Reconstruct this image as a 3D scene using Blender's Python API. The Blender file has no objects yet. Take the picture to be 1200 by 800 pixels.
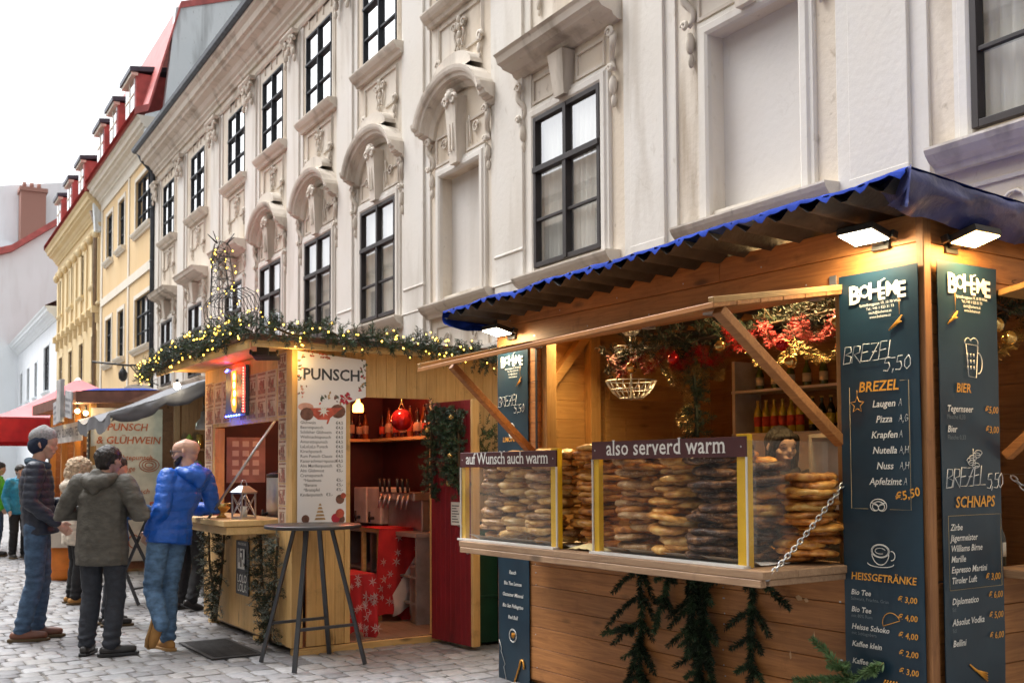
import bpy, bmesh, math, random
from mathutils import Matrix, Vector, noise
S = bpy.context.scene
COL = S.collection
rad = math.radians
rng = random.Random(11)
pi = math.pi

# ---------------------------------------------------------------- camera, sky, sun, exposure
PITCH, ROLL = -0.0427807, -0.0054298
c_, s_ = math.cos(PITCH), math.sin(PITCH)
cr, sr = math.cos(ROLL), math.sin(ROLL)
right = Vector((cr, s_ * sr, c_ * sr)); up = Vector((-sr, s_ * cr, c_ * cr)); fwd = Vector((0, c_, -s_))
cd = bpy.data.cameras.new('camera')
cd.lens = 37.414; cd.sensor_width = 36; cd.shift_y = 0.0798
cd.clip_start = 0.05; cd.clip_end = 2000
cd.dof.use_dof = True; cd.dof.focus_distance = 6.4; cd.dof.aperture_fstop = 5.0
camo = bpy.data.objects.new('camera', cd); COL.objects.link(camo)
camo.matrix_world = Matrix(((right.x, up.x, -fwd.x, 0), (right.y, up.y, -fwd.y, 0), (right.z, up.z, -fwd.z, 1.55), (0, 0, 0, 1)))
S.camera = camo

SUN_EL, SUN_ROT = 62, -60      # overcast: a soft high sun from the street side
W = bpy.data.worlds.new('World'); S.world = W; W.use_nodes = True
nt = W.node_tree; nt.nodes.clear()
sky = nt.nodes.new('ShaderNodeTexSky'); sky.sky_type = 'NISHITA'; sky.sun_disc = False
sky.sun_elevation = rad(SUN_EL); sky.sun_rotation = rad(SUN_ROT)
sky.air_density = 1.0; sky.dust_density = 6.0; sky.ozone_density = 1.0
hs = nt.nodes.new('ShaderNodeHueSaturation'); hs.inputs['Saturation'].default_value = 0.0
bg = nt.nodes.new('ShaderNodeBackground'); bg.inputs['Strength'].default_value = 0.15
wo = nt.nodes.new('ShaderNodeOutputWorld')
tn = nt.nodes.new('ShaderNodeMixRGB'); tn.blend_type = 'MULTIPLY'; tn.inputs[0].default_value = 1; tn.inputs[2].default_value = (.965, .985, 1.02, 1)
nt.links.new(sky.outputs[0], hs.inputs['Color']); nt.links.new(hs.outputs[0], tn.inputs[1]); nt.links.new(tn.outputs[0], bg.inputs['Color']); nt.links.new(bg.outputs[0], wo.inputs['Surface'])
sl = bpy.data.lights.new('sun', 'SUN'); sl.energy = 0.9; sl.angle = rad(45); sl.color = (1, .96, .91)
so = bpy.data.objects.new('sun', sl); COL.objects.link(so)
sd = Vector((math.sin(rad(SUN_ROT)) * math.cos(rad(SUN_EL)), math.cos(rad(SUN_ROT)) * math.cos(rad(SUN_EL)), math.sin(rad(SUN_EL))))
so.rotation_euler = sd.to_track_quat('Z', 'Y').to_euler(); so.location = (-6, 4, 20)
S.view_settings.view_transform = 'Standard'; S.view_settings.look = 'None'
S.view_settings.exposure = 1.25; S.view_settings.gamma = 1; S.view_settings.use_curve_mapping = False
S.cycles.max_bounces = 7; S.cycles.transparent_max_bounces = 12; S.cycles.caustics_reflective = False; S.cycles.caustics_refractive = False
S.cycles.use_denoising = True; S.cycles.sample_clamp_indirect = 6

# ---------------------------------------------------------------- frames (x = away from the street, y = along it)
def frame(ox, oy, yaw): return (Vector((ox, oy, 0)), -rad(yaw))
FAC = frame(7.2 * math.sin(rad(59.764)), 7.2 * math.cos(rad(59.764)), -30.236)     # facade line
PUN = frame(-1.836, 8.933, -32.185)                                               # punch stall
BOH = frame(1.943, 4.931, -33.794)                                                # pretzel stall
def fmat(fr): return Matrix.Translation(fr[0]) @ Matrix.Rotation(fr[1], 4, 'Z')
def wpt(fr, x, y, z=0): return fmat(fr) @ Vector((x, y, z))

# ---------------------------------------------------------------- mesh helper
def T3(loc=(0, 0, 0), rz=0, rx=0, ry=0, s=1):
    return Matrix.Translation(loc) @ Matrix.Rotation(rz, 4, 'Z') @ Matrix.Rotation(ry, 4, 'Y') @ Matrix.Rotation(rx, 4, 'X') @ Matrix.Scale(s, 4)
class MB:
    def __init__(s): s.v = []; s.f = []; s.m = []; s.s = []
    def add(s, vs, fs, mat=0, smooth=False, T=None):
        n = len(s.v)
        s.v += [tuple(T @ Vector(v)) for v in vs] if T is not None else [tuple(v) for v in vs]
        for f in fs: s.f.append([i + n for i in f]); s.m.append(mat); s.s.append(smooth)
    def box(s, a, b, mat=0, T=None):
        x0, x1 = sorted((a[0], b[0])); y0, y1 = sorted((a[1], b[1])); z0, z1 = sorted((a[2], b[2]))
        s.add([(x0, y0, z0), (x1, y0, z0), (x1, y1, z0), (x0, y1, z0), (x0, y0, z1), (x1, y0, z1), (x1, y1, z1), (x0, y1, z1)],
              [(0, 3, 2, 1), (4, 5, 6, 7), (0, 1, 5, 4), (1, 2, 6, 5), (2, 3, 7, 6), (3, 0, 4, 7)], mat, False, T)
    def beam(s, p, q, w, h, mat=0, up=(0, 0, 1)):
        p, q = Vector(p), Vector(q); t = (q - p).normalized(); u = Vector(up)
        if abs(t.dot(u)) > .99: u = Vector((1, 0, 0))
        a = t.cross(u).normalized() * w / 2; b = a.cross(t).normalized() * h / 2
        s.add([p - a - b, p + a - b, p + a + b, p - a + b, q - a - b, q + a - b, q + a + b, q - a + b],
              [(0, 1, 2, 3), (7, 6, 5, 4), (4, 5, 1, 0), (5, 6, 2, 1), (6, 7, 3, 2), (7, 4, 0, 3)], mat)
    def tube(s, pts, r, seg=8, mat=0, closed=False, caps=True, flat=1.0, smooth=True, lat=None):
        pts = [Vector(p) for p in pts]; n = len(pts)
        rs = r if isinstance(r, (list, tuple)) else [r] * n
        vs = []; a = None
        for i in range(n):
            t = (pts[(i + 1) % n] - pts[i - 1]) if closed else (pts[min(i + 1, n - 1)] - pts[max(i - 1, 0)])
            if t.length < 1e-9: t = Vector((0, 0, 1))
            t.normalize()
            if lat is not None: a = Vector(lat)
            elif a is None: a = Vector((0, 0, 1)) if abs(t.z) < .9 else Vector((1, 0, 0))
            a = a - t * a.dot(t)
            if a.length < 1e-6: a = t.orthogonal()
            a.normalize(); b = t.cross(a)
            ri = rs[i]; ra, rb = ri if isinstance(ri, (list, tuple)) else (ri, ri * flat)
            for k in range(seg):
                w = 2 * pi * k / seg
                vs.append(pts[i] + a * math.cos(w) * ra + b * math.sin(w) * rb)
        fs = []
        for i in range(n if closed else n - 1):
            j = (i + 1) % n
            for k in range(seg):
                l = (k + 1) % seg; fs.append((i * seg + k, i * seg + l, j * seg + l, j * seg + k))
        s.add(vs, fs, mat, smooth)
        if caps and not closed:
            m = len(s.v) - len(vs)
            s.f.append([m + k for k in range(seg)][::-1]); s.m.append(mat); s.s.append(False)
            s.f.append([m + (n - 1) * seg + k for k in range(seg)]); s.m.append(mat); s.s.append(False)
    def cyl(s, p, q, r, r2=None, seg=14, mat=0): s.tube([p, q], [r, r if r2 is None else r2], seg, mat)
    def lathe(s, c, prof, seg=16, mat=0, T=None, smooth=True):
        vs = []; fs = []
        for (r, z) in prof:
            for k in range(seg):
                w = 2 * pi * k / seg; vs.append((c[0] + r * math.cos(w), c[1] + r * math.sin(w), c[2] + z))
        for i in range(len(prof) - 1):
            for k in range(seg):
                l = (k + 1) % seg; fs.append((i * seg + k, i * seg + l, (i + 1) * seg + l, (i + 1) * seg + k))
        fs.append(tuple(range(seg))[::-1]); fs.append(tuple((len(prof) - 1) * seg + k for k in range(seg)))
        s.add(vs, fs, mat, smooth, T)
    def ball(s, c, r, seg=12, rings=8, mat=0, T=None):
        r = (r, r, r) if not isinstance(r, (tuple, list)) else r
        vs = [(c[0], c[1], c[2] - r[2])]; fs = []
        for i in range(1, rings):
            p = -pi / 2 + pi * i / rings
            for k in range(seg):
                w = 2 * pi * k / seg
                vs.append((c[0] + r[0] * math.cos(p) * math.cos(w), c[1] + r[1] * math.cos(p) * math.sin(w), c[2] + r[2] * math.sin(p)))
        vs.append((c[0], c[1], c[2] + r[2])); top = len(vs) - 1
        for k in range(seg):
            l = (k + 1) % seg
            fs.append((0, 1 + l, 1 + k)); fs.append((top, 1 + (rings - 2) * seg + k, 1 + (rings - 2) * seg + l))
            for i in range(rings - 2):
                fs.append((1 + i * seg + k, 1 + i * seg + l, 1 + (i + 1) * seg + l, 1 + (i + 1) * seg + k))
        s.add(vs, fs, mat, True, T)
    def quad(s, a, b, c, d, mat=0): s.add([a, b, c, d], [(0, 1, 2, 3)], mat)
    def prism(s, poly, T, d, mat=0):
        n = len(poly)
        vs = [T @ Vector((p[0], p[1], 0)) for p in poly] + [T @ Vector((p[0], p[1], -d)) for p in poly]
        fs = [tuple(range(n)), tuple(range(n, 2 * n))[::-1]] + [(i, i + n, (i + 1) % n + n, (i + 1) % n) for i in range(n)]
        s.add(vs, fs, mat)
    def sweep(s, path, prof, mat=0, x0=0):
        # moulding: path in (y, z), profile in (h, x) with x < 0 standing proud of the wall at x0
        n, m = len(path), len(prof); vs = []; P = [Vector((p[0], p[1])) for p in path]
        for i in range(n):
            d1 = (P[i] - P[i - 1]).normalized() if i else None
            d2 = (P[i + 1] - P[i]).normalized() if i < n - 1 else None
            nn = [Vector((-d.y, d.x)) for d in (d1, d2) if d is not None]
            q = sum(nn, Vector((0, 0))); q.normalize()
            k = 1 / max(.5, q.dot(nn[0]))
            for (h, x) in prof:
                w = P[i] + q * h * k; vs.append((x0 + x, w.x, w.y))
        fs = [(i * m + j, i * m + j + 1, (i + 1) * m + j + 1, (i + 1) * m + j) for i in range(n - 1) for j in range(m - 1)]
        fs += [tuple(range(m))[::-1], tuple((n - 1) * m + j for j in range(m))]
        s.add(vs, fs, mat)
    def build(s, name, mats, parent=None, T=None, bevel=0, sub=0):
        me = bpy.data.meshes.new(name); me.from_pydata(s.v, [], s.f)
        for m in (mats if isinstance(mats, (list, tuple)) else [mats]): me.materials.append(m)
        me.polygons.foreach_set('material_index', s.m); me.polygons.foreach_set('use_smooth', s.s); me.update()
        o = bpy.data.objects.new(name, me); COL.objects.link(o)
        if parent is not None: o.parent = parent
        if T is not None: o.matrix_basis = T
        if bevel:
            b = o.modifiers.new('bevel', 'BEVEL'); b.width = bevel; b.segments = 1 if bevel < .004 else 2; b.limit_method = 'ANGLE'; b.angle_limit = rad(50)
        return o
def tag(o, label, cat, group=None):
    o['label'] = label; o['category'] = cat
    if group: o['group'] = group
    return o
def empty(name, T=None, label=None, cat=None, group=None):
    o = bpy.data.objects.new(name, None); COL.objects.link(o); o.empty_display_size = .2
    if T is not None: o.matrix_basis = T
    if label: tag(o, label, cat, group)
    return o
def copy_tree(o, parent=None, T=None, label=None, group=None):
    c = o.copy(); COL.objects.link(c); c.parent = parent
    if T is not None: c.matrix_basis = T
    if label: c['label'] = label
    if group: c['group'] = group
    for ch in list(o.children): copy_tree(ch, c)
    return c
def structure(o): o['kind'] = 'structure'; return o

# ---------------------------------------------------------------- materials
def nodes(name):
    m = bpy.data.materials.new(name); m.use_nodes = True; t = m.node_tree
    return m, t, t.nodes['Principled BSDF'], (lambda ty, **k: _n(t, ty, k)), t.links.new
def _n(t, ty, k):
    n = t.nodes.new('ShaderNode' + ty)
    for a, v in k.items():
        if a.startswith('i_'): n.inputs[a[2:].replace('_', ' ')].default_value = v
        else: setattr(n, a, v)
    return n
def rgba(c): return (c[0], c[1], c[2], 1)
def M(name, c, rough=.6, metal=0, var=.18, scale=6, bump=0, bscale=60, stretch=(1, 1, 1), island=0, c2=None, lo=.35, hi=.65, emit=None, es=0, spec=.5, coat=0, det=4, sss=0):
    m, t, p, N, L = nodes(name)
    p.inputs['Roughness'].default_value = rough; p.inputs['Metallic'].default_value = metal
    p.inputs['Specular IOR Level'].default_value = spec
    if coat: p.inputs['Coat Weight'].default_value = coat
    if emit: p.inputs['Emission Color'].default_value = rgba(emit); p.inputs['Emission Strength'].default_value = es
    tc = N('TexCoord'); mp = N('Mapping'); mp.inputs['Scale'].default_value = stretch
    L(tc.outputs['Object'], mp.inputs['Vector'])
    nz = N('TexNoise'); nz.inputs['Scale'].default_value = scale; nz.inputs['Detail'].default_value = det
    L(mp.outputs[0], nz.inputs['Vector'])
    rp = N('ValToRGB'); rp.color_ramp.elements[0].position = lo; rp.color_ramp.elements[1].position = hi
    a = [x * (1 - var) for x in c]; b = c2 if c2 else [min(1, x * (1 + var)) for x in c]
    rp.color_ramp.elements[0].color = rgba(a); rp.color_ramp.elements[1].color = rgba(b)
    L(nz.outputs['Fac'], rp.inputs['Fac']); out = rp.outputs[0]
    if island:
        g = N('NewGeometry'); ml = N('MapRange'); ml.inputs['To Min'].default_value = 1 - island; ml.inputs['To Max'].default_value = 1 + island
        L(g.outputs['Random Per Island'], ml.inputs['Value'])
        hv = N('HueSaturation'); L(ml.outputs[0], hv.inputs['Value']); L(out, hv.inputs['Color']); out = hv.outputs[0]
    L(out, p.inputs['Base Color'])
    if bump:
        n2 = N('TexNoise'); n2.inputs['Scale'].default_value = bscale; n2.inputs['Detail'].default_value = 5
        L(mp.outputs[0], n2.inputs['Vector'])
        bu = N('Bump'); bu.inputs['Strength'].default_value = min(1, bump); bu.inputs['Distance'].default_value = .01
        L(n2.outputs['Fac'], bu.inputs['Height']); L(bu.outputs[0], p.inputs['Normal'])
    return m
def wood(name, c, c2, axis='y', rough=.55, island=.16, knots=True, sc=1.0, ic=0.0):
    m, t, p, N, L = nodes(name)
    st = {'x': (1, 16, 16), 'y': (16, 1, 16), 'z': (16, 16, 1)}[axis]
    kt = {'x': (3, 9, 9), 'y': (9, 3, 9), 'z': (9, 9, 3)}[axis]
    tc = N('TexCoord'); g = N('NewGeometry')
    off = N('VectorMath', operation='SCALE'); cx = N('CombineXYZ')
    for k in range(3): L(g.outputs['Random Per Island'], cx.inputs[k])
    L(cx.outputs[0], off.inputs[0]); off.inputs['Scale'].default_value = 31.7
    ad = N('VectorMath', operation='ADD'); L(tc.outputs['Object'], ad.inputs[0]); L(off.outputs[0], ad.inputs[1])
    mp = N('Mapping'); mp.inputs['Scale'].default_value = [v * sc for v in st]; L(ad.outputs[0], mp.inputs['Vector'])
    nz = N('TexNoise'); nz.inputs['Scale'].default_value = 2.2; nz.inputs['Detail'].default_value = 7; nz.inputs['Distortion'].default_value = 1.2; nz.inputs['Roughness'].default_value = .65
    L(mp.outputs[0], nz.inputs['Vector'])
    rp = N('ValToRGB'); e = rp.color_ramp.elements; e[0].position = .32; e[1].position = .66; e[0].color = rgba(c2); e[1].color = rgba(c)
    L(nz.outputs['Fac'], rp.inputs['Fac']); out = rp.outputs[0]
    # broad weathering
    n3 = N('TexNoise'); n3.inputs['Scale'].default_value = 1.7; n3.inputs['Detail'].default_value = 4; L(tc.outputs['Object'], n3.inputs['Vector'])
    m3 = N('MapRange'); m3.inputs['From Min'].default_value = .3; m3.inputs['From Max'].default_value = .7; m3.inputs['To Min'].default_value = .78; m3.inputs['To Max'].default_value = 1.12; L(n3.outputs['Fac'], m3.inputs['Value'])
    if knots:
        km = N('Mapping'); km.inputs['Scale'].default_value = [v * .55 for v in kt]; L(ad.outputs[0], km.inputs['Vector'])
        vo = N('TexVoronoi'); vo.inputs['Scale'].default_value = 1.0; L(km.outputs[0], vo.inputs['Vector'])
        kr = N('MapRange'); kr.inputs['From Min'].default_value = .05; kr.inputs['From Max'].default_value = .13; kr.inputs['To Min'].default_value = .42; L(vo.outputs['Distance'], kr.inputs['Value'])
        mu = N('Math', operation='MULTIPLY'); L(kr.outputs[0], mu.inputs[0]); L(m3.outputs[0], mu.inputs[1]); fac = mu.outputs[0]
    else: fac = m3.outputs[0]
    n4 = N('TexNoise'); n4.inputs['Scale'].default_value = 5; n4.inputs['Detail'].default_value = 8; n4.inputs['Roughness'].default_value = .7; L(tc.outputs['Object'], n4.inputs['Vector'])
    m4 = N('MapRange'); m4.inputs['From Min'].default_value = .56; m4.inputs['From Max'].default_value = .72; m4.inputs['To Min'].default_value = 1; m4.inputs['To Max'].default_value = .66; L(n4.outputs['Fac'], m4.inputs['Value'])
    m5 = N('Math', operation='MULTIPLY'); L(fac, m5.inputs[0]); L(m4.outputs[0], m5.inputs[1]); fac = m5.outputs[0]
    ml = N('MapRange'); ml.inputs['To Min'].default_value = 1 - island; ml.inputs['To Max'].default_value = 1 + island; L(g.outputs['Random Per Island'], ml.inputs['Value'])
    m2 = N('Math', operation='MULTIPLY'); L(ml.outputs[0], m2.inputs[0]); L(fac, m2.inputs[1])
    hv = N('HueSaturation'); L(m2.outputs[0], hv.inputs['Value']); L(out, hv.inputs['Color']); L(hv.outputs[0], p.inputs['Base Color'])
    p.inputs['Roughness'].default_value = rough
    bu = N('Bump'); bu.inputs['Strength'].default_value = .25; bu.inputs['Distance'].default_value = .004
    L(nz.outputs['Fac'], bu.inputs['Height']); L(bu.outputs[0], p.inputs['Normal'])
    return m
def plaster(name, c, stain, grime, amount=.5, bump=.25, streak=.5):
    m, t, p, N, L = nodes(name)
    tc = N('TexCoord'); p.inputs['Roughness'].default_value = .9; p.inputs['Specular IOR Level'].default_value = .2
    def ns(scale, st=(1, 1, 1), det=6, dist=0):
        mp = N('Mapping'); mp.inputs['Scale'].default_value = st; L(tc.outputs['Object'], mp.inputs['Vector'])
        n = N('TexNoise'); n.inputs['Scale'].default_value = scale; n.inputs['Detail'].default_value = det; n.inputs['Distortion'].default_value = dist; L(mp.outputs[0], n.inputs['Vector']); return n.outputs['Fac']
    def rampf(x, a, b, lo=0, hi=1):
        r = N('MapRange'); r.inputs['From Min'].default_value = a; r.inputs['From Max'].default_value = b; r.inputs['To Min'].default_value = lo; r.inputs['To Max'].default_value = hi; L(x, r.inputs['Value']); return r.outputs[0]
    def mix(f, a, b):
        x = N('MixRGB'); L(f, x.inputs['Fac'])
        if isinstance(a, tuple): x.inputs[1].default_value = rgba(a)
        else: L(a, x.inputs[1])
        x.inputs[2].default_value = rgba(b); return x.outputs[0]
    o = mix(rampf(ns(.55), .38, .66, 0, amount), c, stain)
    o = mix(rampf(ns(2.3, (1, 1, .16), 8, .4), .52, .76, 0, streak), o, grime)
    o = mix(rampf(ns(9, (1, 1, .6), 8, .6), .64, .78, 0, streak * .8), o, grime)
    cm = N('Mapping'); cm.inputs['Scale'].default_value = (1, 1, .45); nzv = N('TexNoise'); nzv.inputs['Scale'].default_value = 3; nzv.inputs['Detail'].default_value = 5; L(tc.outputs['Object'], nzv.inputs['Vector']); ma = N('MixRGB'); ma.inputs[0].default_value = .25; L(tc.outputs['Object'], ma.inputs[1]); L(nzv.outputs['Color'], ma.inputs[2]); L(ma.outputs[0], cm.inputs['Vector'])
    vo = N('TexVoronoi', feature='DISTANCE_TO_EDGE'); vo.inputs['Scale'].default_value = 1.1; L(cm.outputs[0], vo.inputs['Vector'])
    ck = N('Math', operation='MULTIPLY'); L(rampf(vo.outputs['Distance'], .0, .004, .22, 0), ck.inputs[0]); L(rampf(ns(.9), .55, .66, 0, 1), ck.inputs[1])
    o = mix(ck.outputs[0], o, grime)
    L(o, p.inputs['Base Color'])
    bu = N('Bump'); bu.inputs['Strength'].default_value = bump; bu.inputs['Distance'].default_value = .02
    L(ns(14, (1, 1, 1), 8), bu.inputs['Height']); L(bu.outputs[0], p.inputs['Normal'])
    return m
def glass(name, tint=(1, 1, 1), ior=1.5, rough=.01, extra=0.0, haze=None):
    m, t, p, N, L = nodes(name); t.nodes.remove(p)
    tr = N('BsdfTransparent'); tr.inputs[0].default_value = rgba(tint)
    gl = N('BsdfGlossy'); gl.inputs['Roughness'].default_value = rough
    fr = N('Fresnel'); fr.inputs['IOR'].default_value = ior
    ad = N('Math', operation='ADD'); ad.inputs[1].default_value = extra; ad.use_clamp = True; L(fr.outputs[0], ad.inputs[0])
    ge = N('NewGeometry'); iv = N('Math', operation='SUBTRACT'); iv.inputs[0].default_value = 1; L(ge.outputs['Backfacing'], iv.inputs[1]); fm_ = N('Math', operation='MULTIPLY'); L(ad.outputs[0], fm_.inputs[0]); L(iv.outputs[0], fm_.inputs[1])
    mx = N('MixShader'); L(fm_.outputs[0], mx.inputs[0]); L(tr.outputs[0], mx.inputs[1]); L(gl.outputs[0], mx.inputs[2]); out = mx.outputs[0]
    if haze:
        df = N('BsdfDiffuse'); df.inputs[0].default_value = rgba(haze[0]); m2 = N('MixShader')
        tc = N('TexCoord'); nz = N('TexNoise'); nz.inputs['Scale'].default_value = 5; nz.inputs['Detail'].default_value = 6; L(tc.outputs['Object'], nz.inputs['Vector'])
        r = N('MapRange'); r.inputs['From Min'].default_value = .3; r.inputs['From Max'].default_value = .75; r.inputs['To Min'].default_value = haze[1] * .5; r.inputs['To Max'].default_value = haze[1] * 1.6; L(nz.outputs['Fac'], r.inputs['Value'])
        L(r.outputs[0], m2.inputs[0]); L(out, m2.inputs[1]); L(df.outputs[0], m2.inputs[2]); out = m2.outputs[0]
    L(out, t.nodes['Material Output'].inputs['Surface'])
    return m
def glow(name, c, s):
    m, t, p, N, L = nodes(name)
    p.inputs['Base Color'].default_value = rgba(c); p.inputs['Emission Color'].default_value = rgba(c); p.inputs['Emission Strength'].default_value = s
    return m

# ---------------------------------------------------------------- lettering
_tg = {}
TMP = bpy.data.scenes.new('work')      # scratch scene for converting curves and remeshing; removed at the end
def text_geo(body, size, bold=0, shear=0, align='CENTER', serif=0, sp=1.0):
    k = (body, round(size, 5), bold, shear, align, serif, sp)
    if k in _tg: return _tg[k]
    cu = bpy.data.curves.new('t', 'FONT'); cu.body = body; cu.size = size; cu.resolution_u = 2; cu.shear = shear
    cu.offset = bold * size; cu.align_x = align; cu.space_character = sp
    o = bpy.data.objects.new('t', cu); TMP.collection.objects.link(o); TMP.view_layers[0].update()
    me = bpy.data.meshes.new_from_object(o.evaluated_get(TMP.view_layers[0].depsgraph))
    vs = [(v.co.x, v.co.y, 0) for v in me.vertices]; fs = [tuple(p.vertices) for p in me.polygons]
    if serif:
        cnt = {}
        for f in fs:
            for i in range(len(f)):
                e = tuple(sorted((f[i], f[(i + 1) % len(f)]))); cnt[e] = cnt.get(e, 0) + 1
        cap, xh = .73 * size, .545 * size
        bd = [e for e, n in cnt.items() if n == 1]
        d = serif * size
        for a, b in bd:
            (ax, ay, _), (bx, by, _) = vs[a], vs[b]
            if abs(ay - by) > .012 * size or not (.04 * size < abs(ax - bx) < .26 * size): continue
            base = abs(ay) < .05 * size; tp = min(abs(ay - cap), abs(ay - xh), abs(ay - .76 * size)) < .06 * size
            if base or tp:
                x0, x1 = min(ax, bx) - d, max(ax, bx) + d; y0, y1 = (ay, ay + d * .8) if base else (ay - d * .8, ay)
                n = len(vs); vs += [(x0, y0, .0004), (x1, y0, .0004), (x1, y1, .0004), (x0, y1, .0004)]; fs.append((n, n + 1, n + 2, n + 3))
    bpy.data.objects.remove(o); bpy.data.curves.remove(cu); bpy.data.meshes.remove(me)
    _tg[k] = (vs, fs); return _tg[k]
def put_text(mb, body, T, x, y, size, mat=0, **k):
    vs, fs = text_geo(body, size, **k); mb.add(vs, fs, mat, False, T @ Matrix.Translation((x, y, 0)))
# sign planes: sx = horizontal axis to the reader's right, sy = up
def front_plane(x, y, z): return Matrix(((0, 0, -1, x), (-1, 0, 0, y), (0, 1, 0, z), (0, 0, 0, 1)))   # read from the street
def end_plane(x, y, z): return Matrix(((1, 0, 0, x), (0, 0, -1, y), (0, 1, 0, z), (0, 0, 0, 1)))      # read from the camera side
HW = {'B': [[(0, 0), (.05, 1), (.45, .95), (.5, .7), (.1, .55), (.55, .4), (.5, .05), (0, 0)]], 'R': [[(0, 0), (.05, 1), (.5, .92), (.5, .6), (.1, .5), (.6, 0)]],
      'E': [[(.5, .98), (.06, 1), (0, 0), (.55, .02)], [(.03, .5), (.45, .55)]], 'Z': [[(0, .98), (.55, 1), (0, 0), (.6, .02)], [(.12, .5), (.45, .52)]],
      'L': [[(.05, 1), (0, .02), (.5, 0)]], '5': [[(.5, 1), (.1, .98), (.05, .58), (.4, .6), (.52, .3), (.35, 0), (0, .05)]], '0': [[(.25, 1), (.02, .7), (.02, .25), (.25, 0), (.48, .3), (.46, .75), (.25, 1)]],
      ',': [[(.12, .1), (.03, -.2)]], 'A': [[(0, 0), (.25, 1), (.5, 0)], [(.1, .4), (.42, .4)]], 'G': [[(.48, .85), (.2, 1), (0, .5), (.2, 0), (.5, .2), (.5, .48), (.28, .48)]], 'H': [[(0, 0), (0, 1)], [(.45, 0), (.45, 1)], [(0, .5), (.45, .52)]],
      ' ': []}
def chalk(mb, txt, T, x, y, h, mat=0, r=.0022, adv=.72, rise=0):
    q = random.Random(hash(txt) % 97 if False else len(txt) * 7)
    for ch in txt:
        for st in HW.get(ch, []):
            pts = [(x + (a + .12 * b) * h + q.uniform(-.02, .02) * h, y + b * h + q.uniform(-.03, .03) * h, .001) for a, b in st]
            mb.tube([T @ Vector(p) for p in pts], r, 4, mat)
        x += h * (adv if ch not in ', ' else .3); y += rise * h
def line(mb, pts, T, mat=0, r=.0016, closed=False): mb.tube([T @ Vector((p[0], p[1], .001)) for p in pts], r, 4, mat, closed=closed)
def arc(cx, cy, rx, ry, a0, a1, n=12): return [(cx + rx * math.cos(rad(a0 + (a1 - a0) * i / n)), cy + ry * math.sin(rad(a0 + (a1 - a0) * i / n))) for i in range(n + 1)]
def pretzel_pts(w, n=40):
    o = []
    for i in range(n + 1):
        t = -4 + 8 * i / n; o.append(((3.3 - .4 * t * t) * math.sin(t) * w / 6.2, (2.5 - .3 * t * t) * math.cos(t) * w / 6.2))
    return o

# ---------------------------------------------------------------- evergreen
def twig(mb, p, d, ln, nn, nl, nw, q, mat=0, stem=None, flat=None, droop=0.0):
    p = Vector(p); d = Vector(d).normalized(); sd = d.orthogonal().normalized(); cr_ = d.cross(sd)
    end = p + d * ln + Vector((0, 0, -droop))
    if stem is not None: mb.tube([p, end], [.0035, .002], 4, stem)
    for i in range(nn):
        f = (i + q.random()) / nn; b = p.lerp(end, f)
        w = q.uniform(0, 2 * pi); o = sd * math.cos(w) + cr_ * math.sin(w)
        if flat is not None: o = o - flat * o.dot(flat) * .75
        if o.length < .05: continue
        o.normalize(); nd = (d * q.uniform(.45, .9) + o).normalized(); L_ = nl * q.uniform(.7, 1.15) * (1 - .35 * f)
        sdn = nd.cross(Vector((q.uniform(-1, 1), q.uniform(-1, 1), q.uniform(-1, 1)))).normalized() * nw
        mid = b + nd * L_ * .4
        mb.add([b, mid + sdn, b + nd * L_, mid - sdn], [(0, 1, 2, 3)], mat)
def garland_mesh(path, radius, per_m, q, tl=(.09, .17), nn=20, nl=.034, nw=.0022, up=.25, mats=(0, 1), out=None):
    mb = MB(); P = [Vector(p) for p in path]
    mb.tube(P, .012, 5, 2)
    for a, b in zip(P, P[1:]):
        L_ = (b - a).length; t = (b - a).normalized()
        for i in range(max(1, int(L_ * per_m))):
            p = a.lerp(b, q.random()); o = Vector((q.gauss(0, 1), q.gauss(0, 1), q.gauss(0, 1) + up))
            o = (o - t * o.dot(t)).normalized()
            if out is not None and o.dot(out) < -.3: o = -o
            p = p + o * q.uniform(0, radius * .45)
            twig(mb, p, o + t * q.uniform(-.8, .8), q.uniform(*tl), nn, nl, nw, q, q.choice(mats), 2)
    return mb
def polyline(P, n):
    P = [Vector(p) for p in P]; o = []
    seg = [(P[i + 1] - P[i]).length for i in range(len(P) - 1)]; tot = sum(seg)
    for k in range(n):
        d = tot * k / max(1, n - 1); i = 0
        while i < len(seg) - 1 and d > seg[i]: d -= seg[i]; i += 1
        o.append(P[i].lerp(P[i + 1], min(1, d / max(1e-6, seg[i]))))
    return o
# ---------------------------------------------------------------- shared materials
m_wall = plaster('palace plaster', (.64, .55, .44), (.69, .645, .58), (.28, .21, .14), .75, .3, .85)
m_pil = plaster('palace pilaster plaster', (.67, .635, .585), (.61, .555, .48), (.34, .28, .21), .5, .18, .5)
m_trim = plaster('palace stucco', (.66, .595, .515), (.53, .465, .385), (.22, .18, .14), .7, .35, .8)
m_niche = plaster('palace niche plaster', (.65, .625, .59), (.62, .57, .52), (.36, .31, .25), .6, .15, .3)
m_frame = M('window frame dark brown', (.020, .013, .012), .6, var=.2)
m_frameup = M('window frame black', (.014, .017, .022), .6, var=.2)
m_pane = glass('window glass', (.92, .95, .96), 1.5, .02, .30)
m_paneup = glass('old window glass', (.95, .98, 1), 1.6, .03, .82)
m_curtain = M('curtain', (.62, .58, .52), .9, var=.12, scale=3, stretch=(1, 6, .3))
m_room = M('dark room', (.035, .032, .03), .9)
m_zinc = M('zinc gutter', (.05, .055, .065), .45, .6, var=.3)
m_ochre = plaster('ochre plaster', (.70, .50, .27), (.76, .58, .35), (.45, .31, .15), .6, .2, .25)
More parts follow.
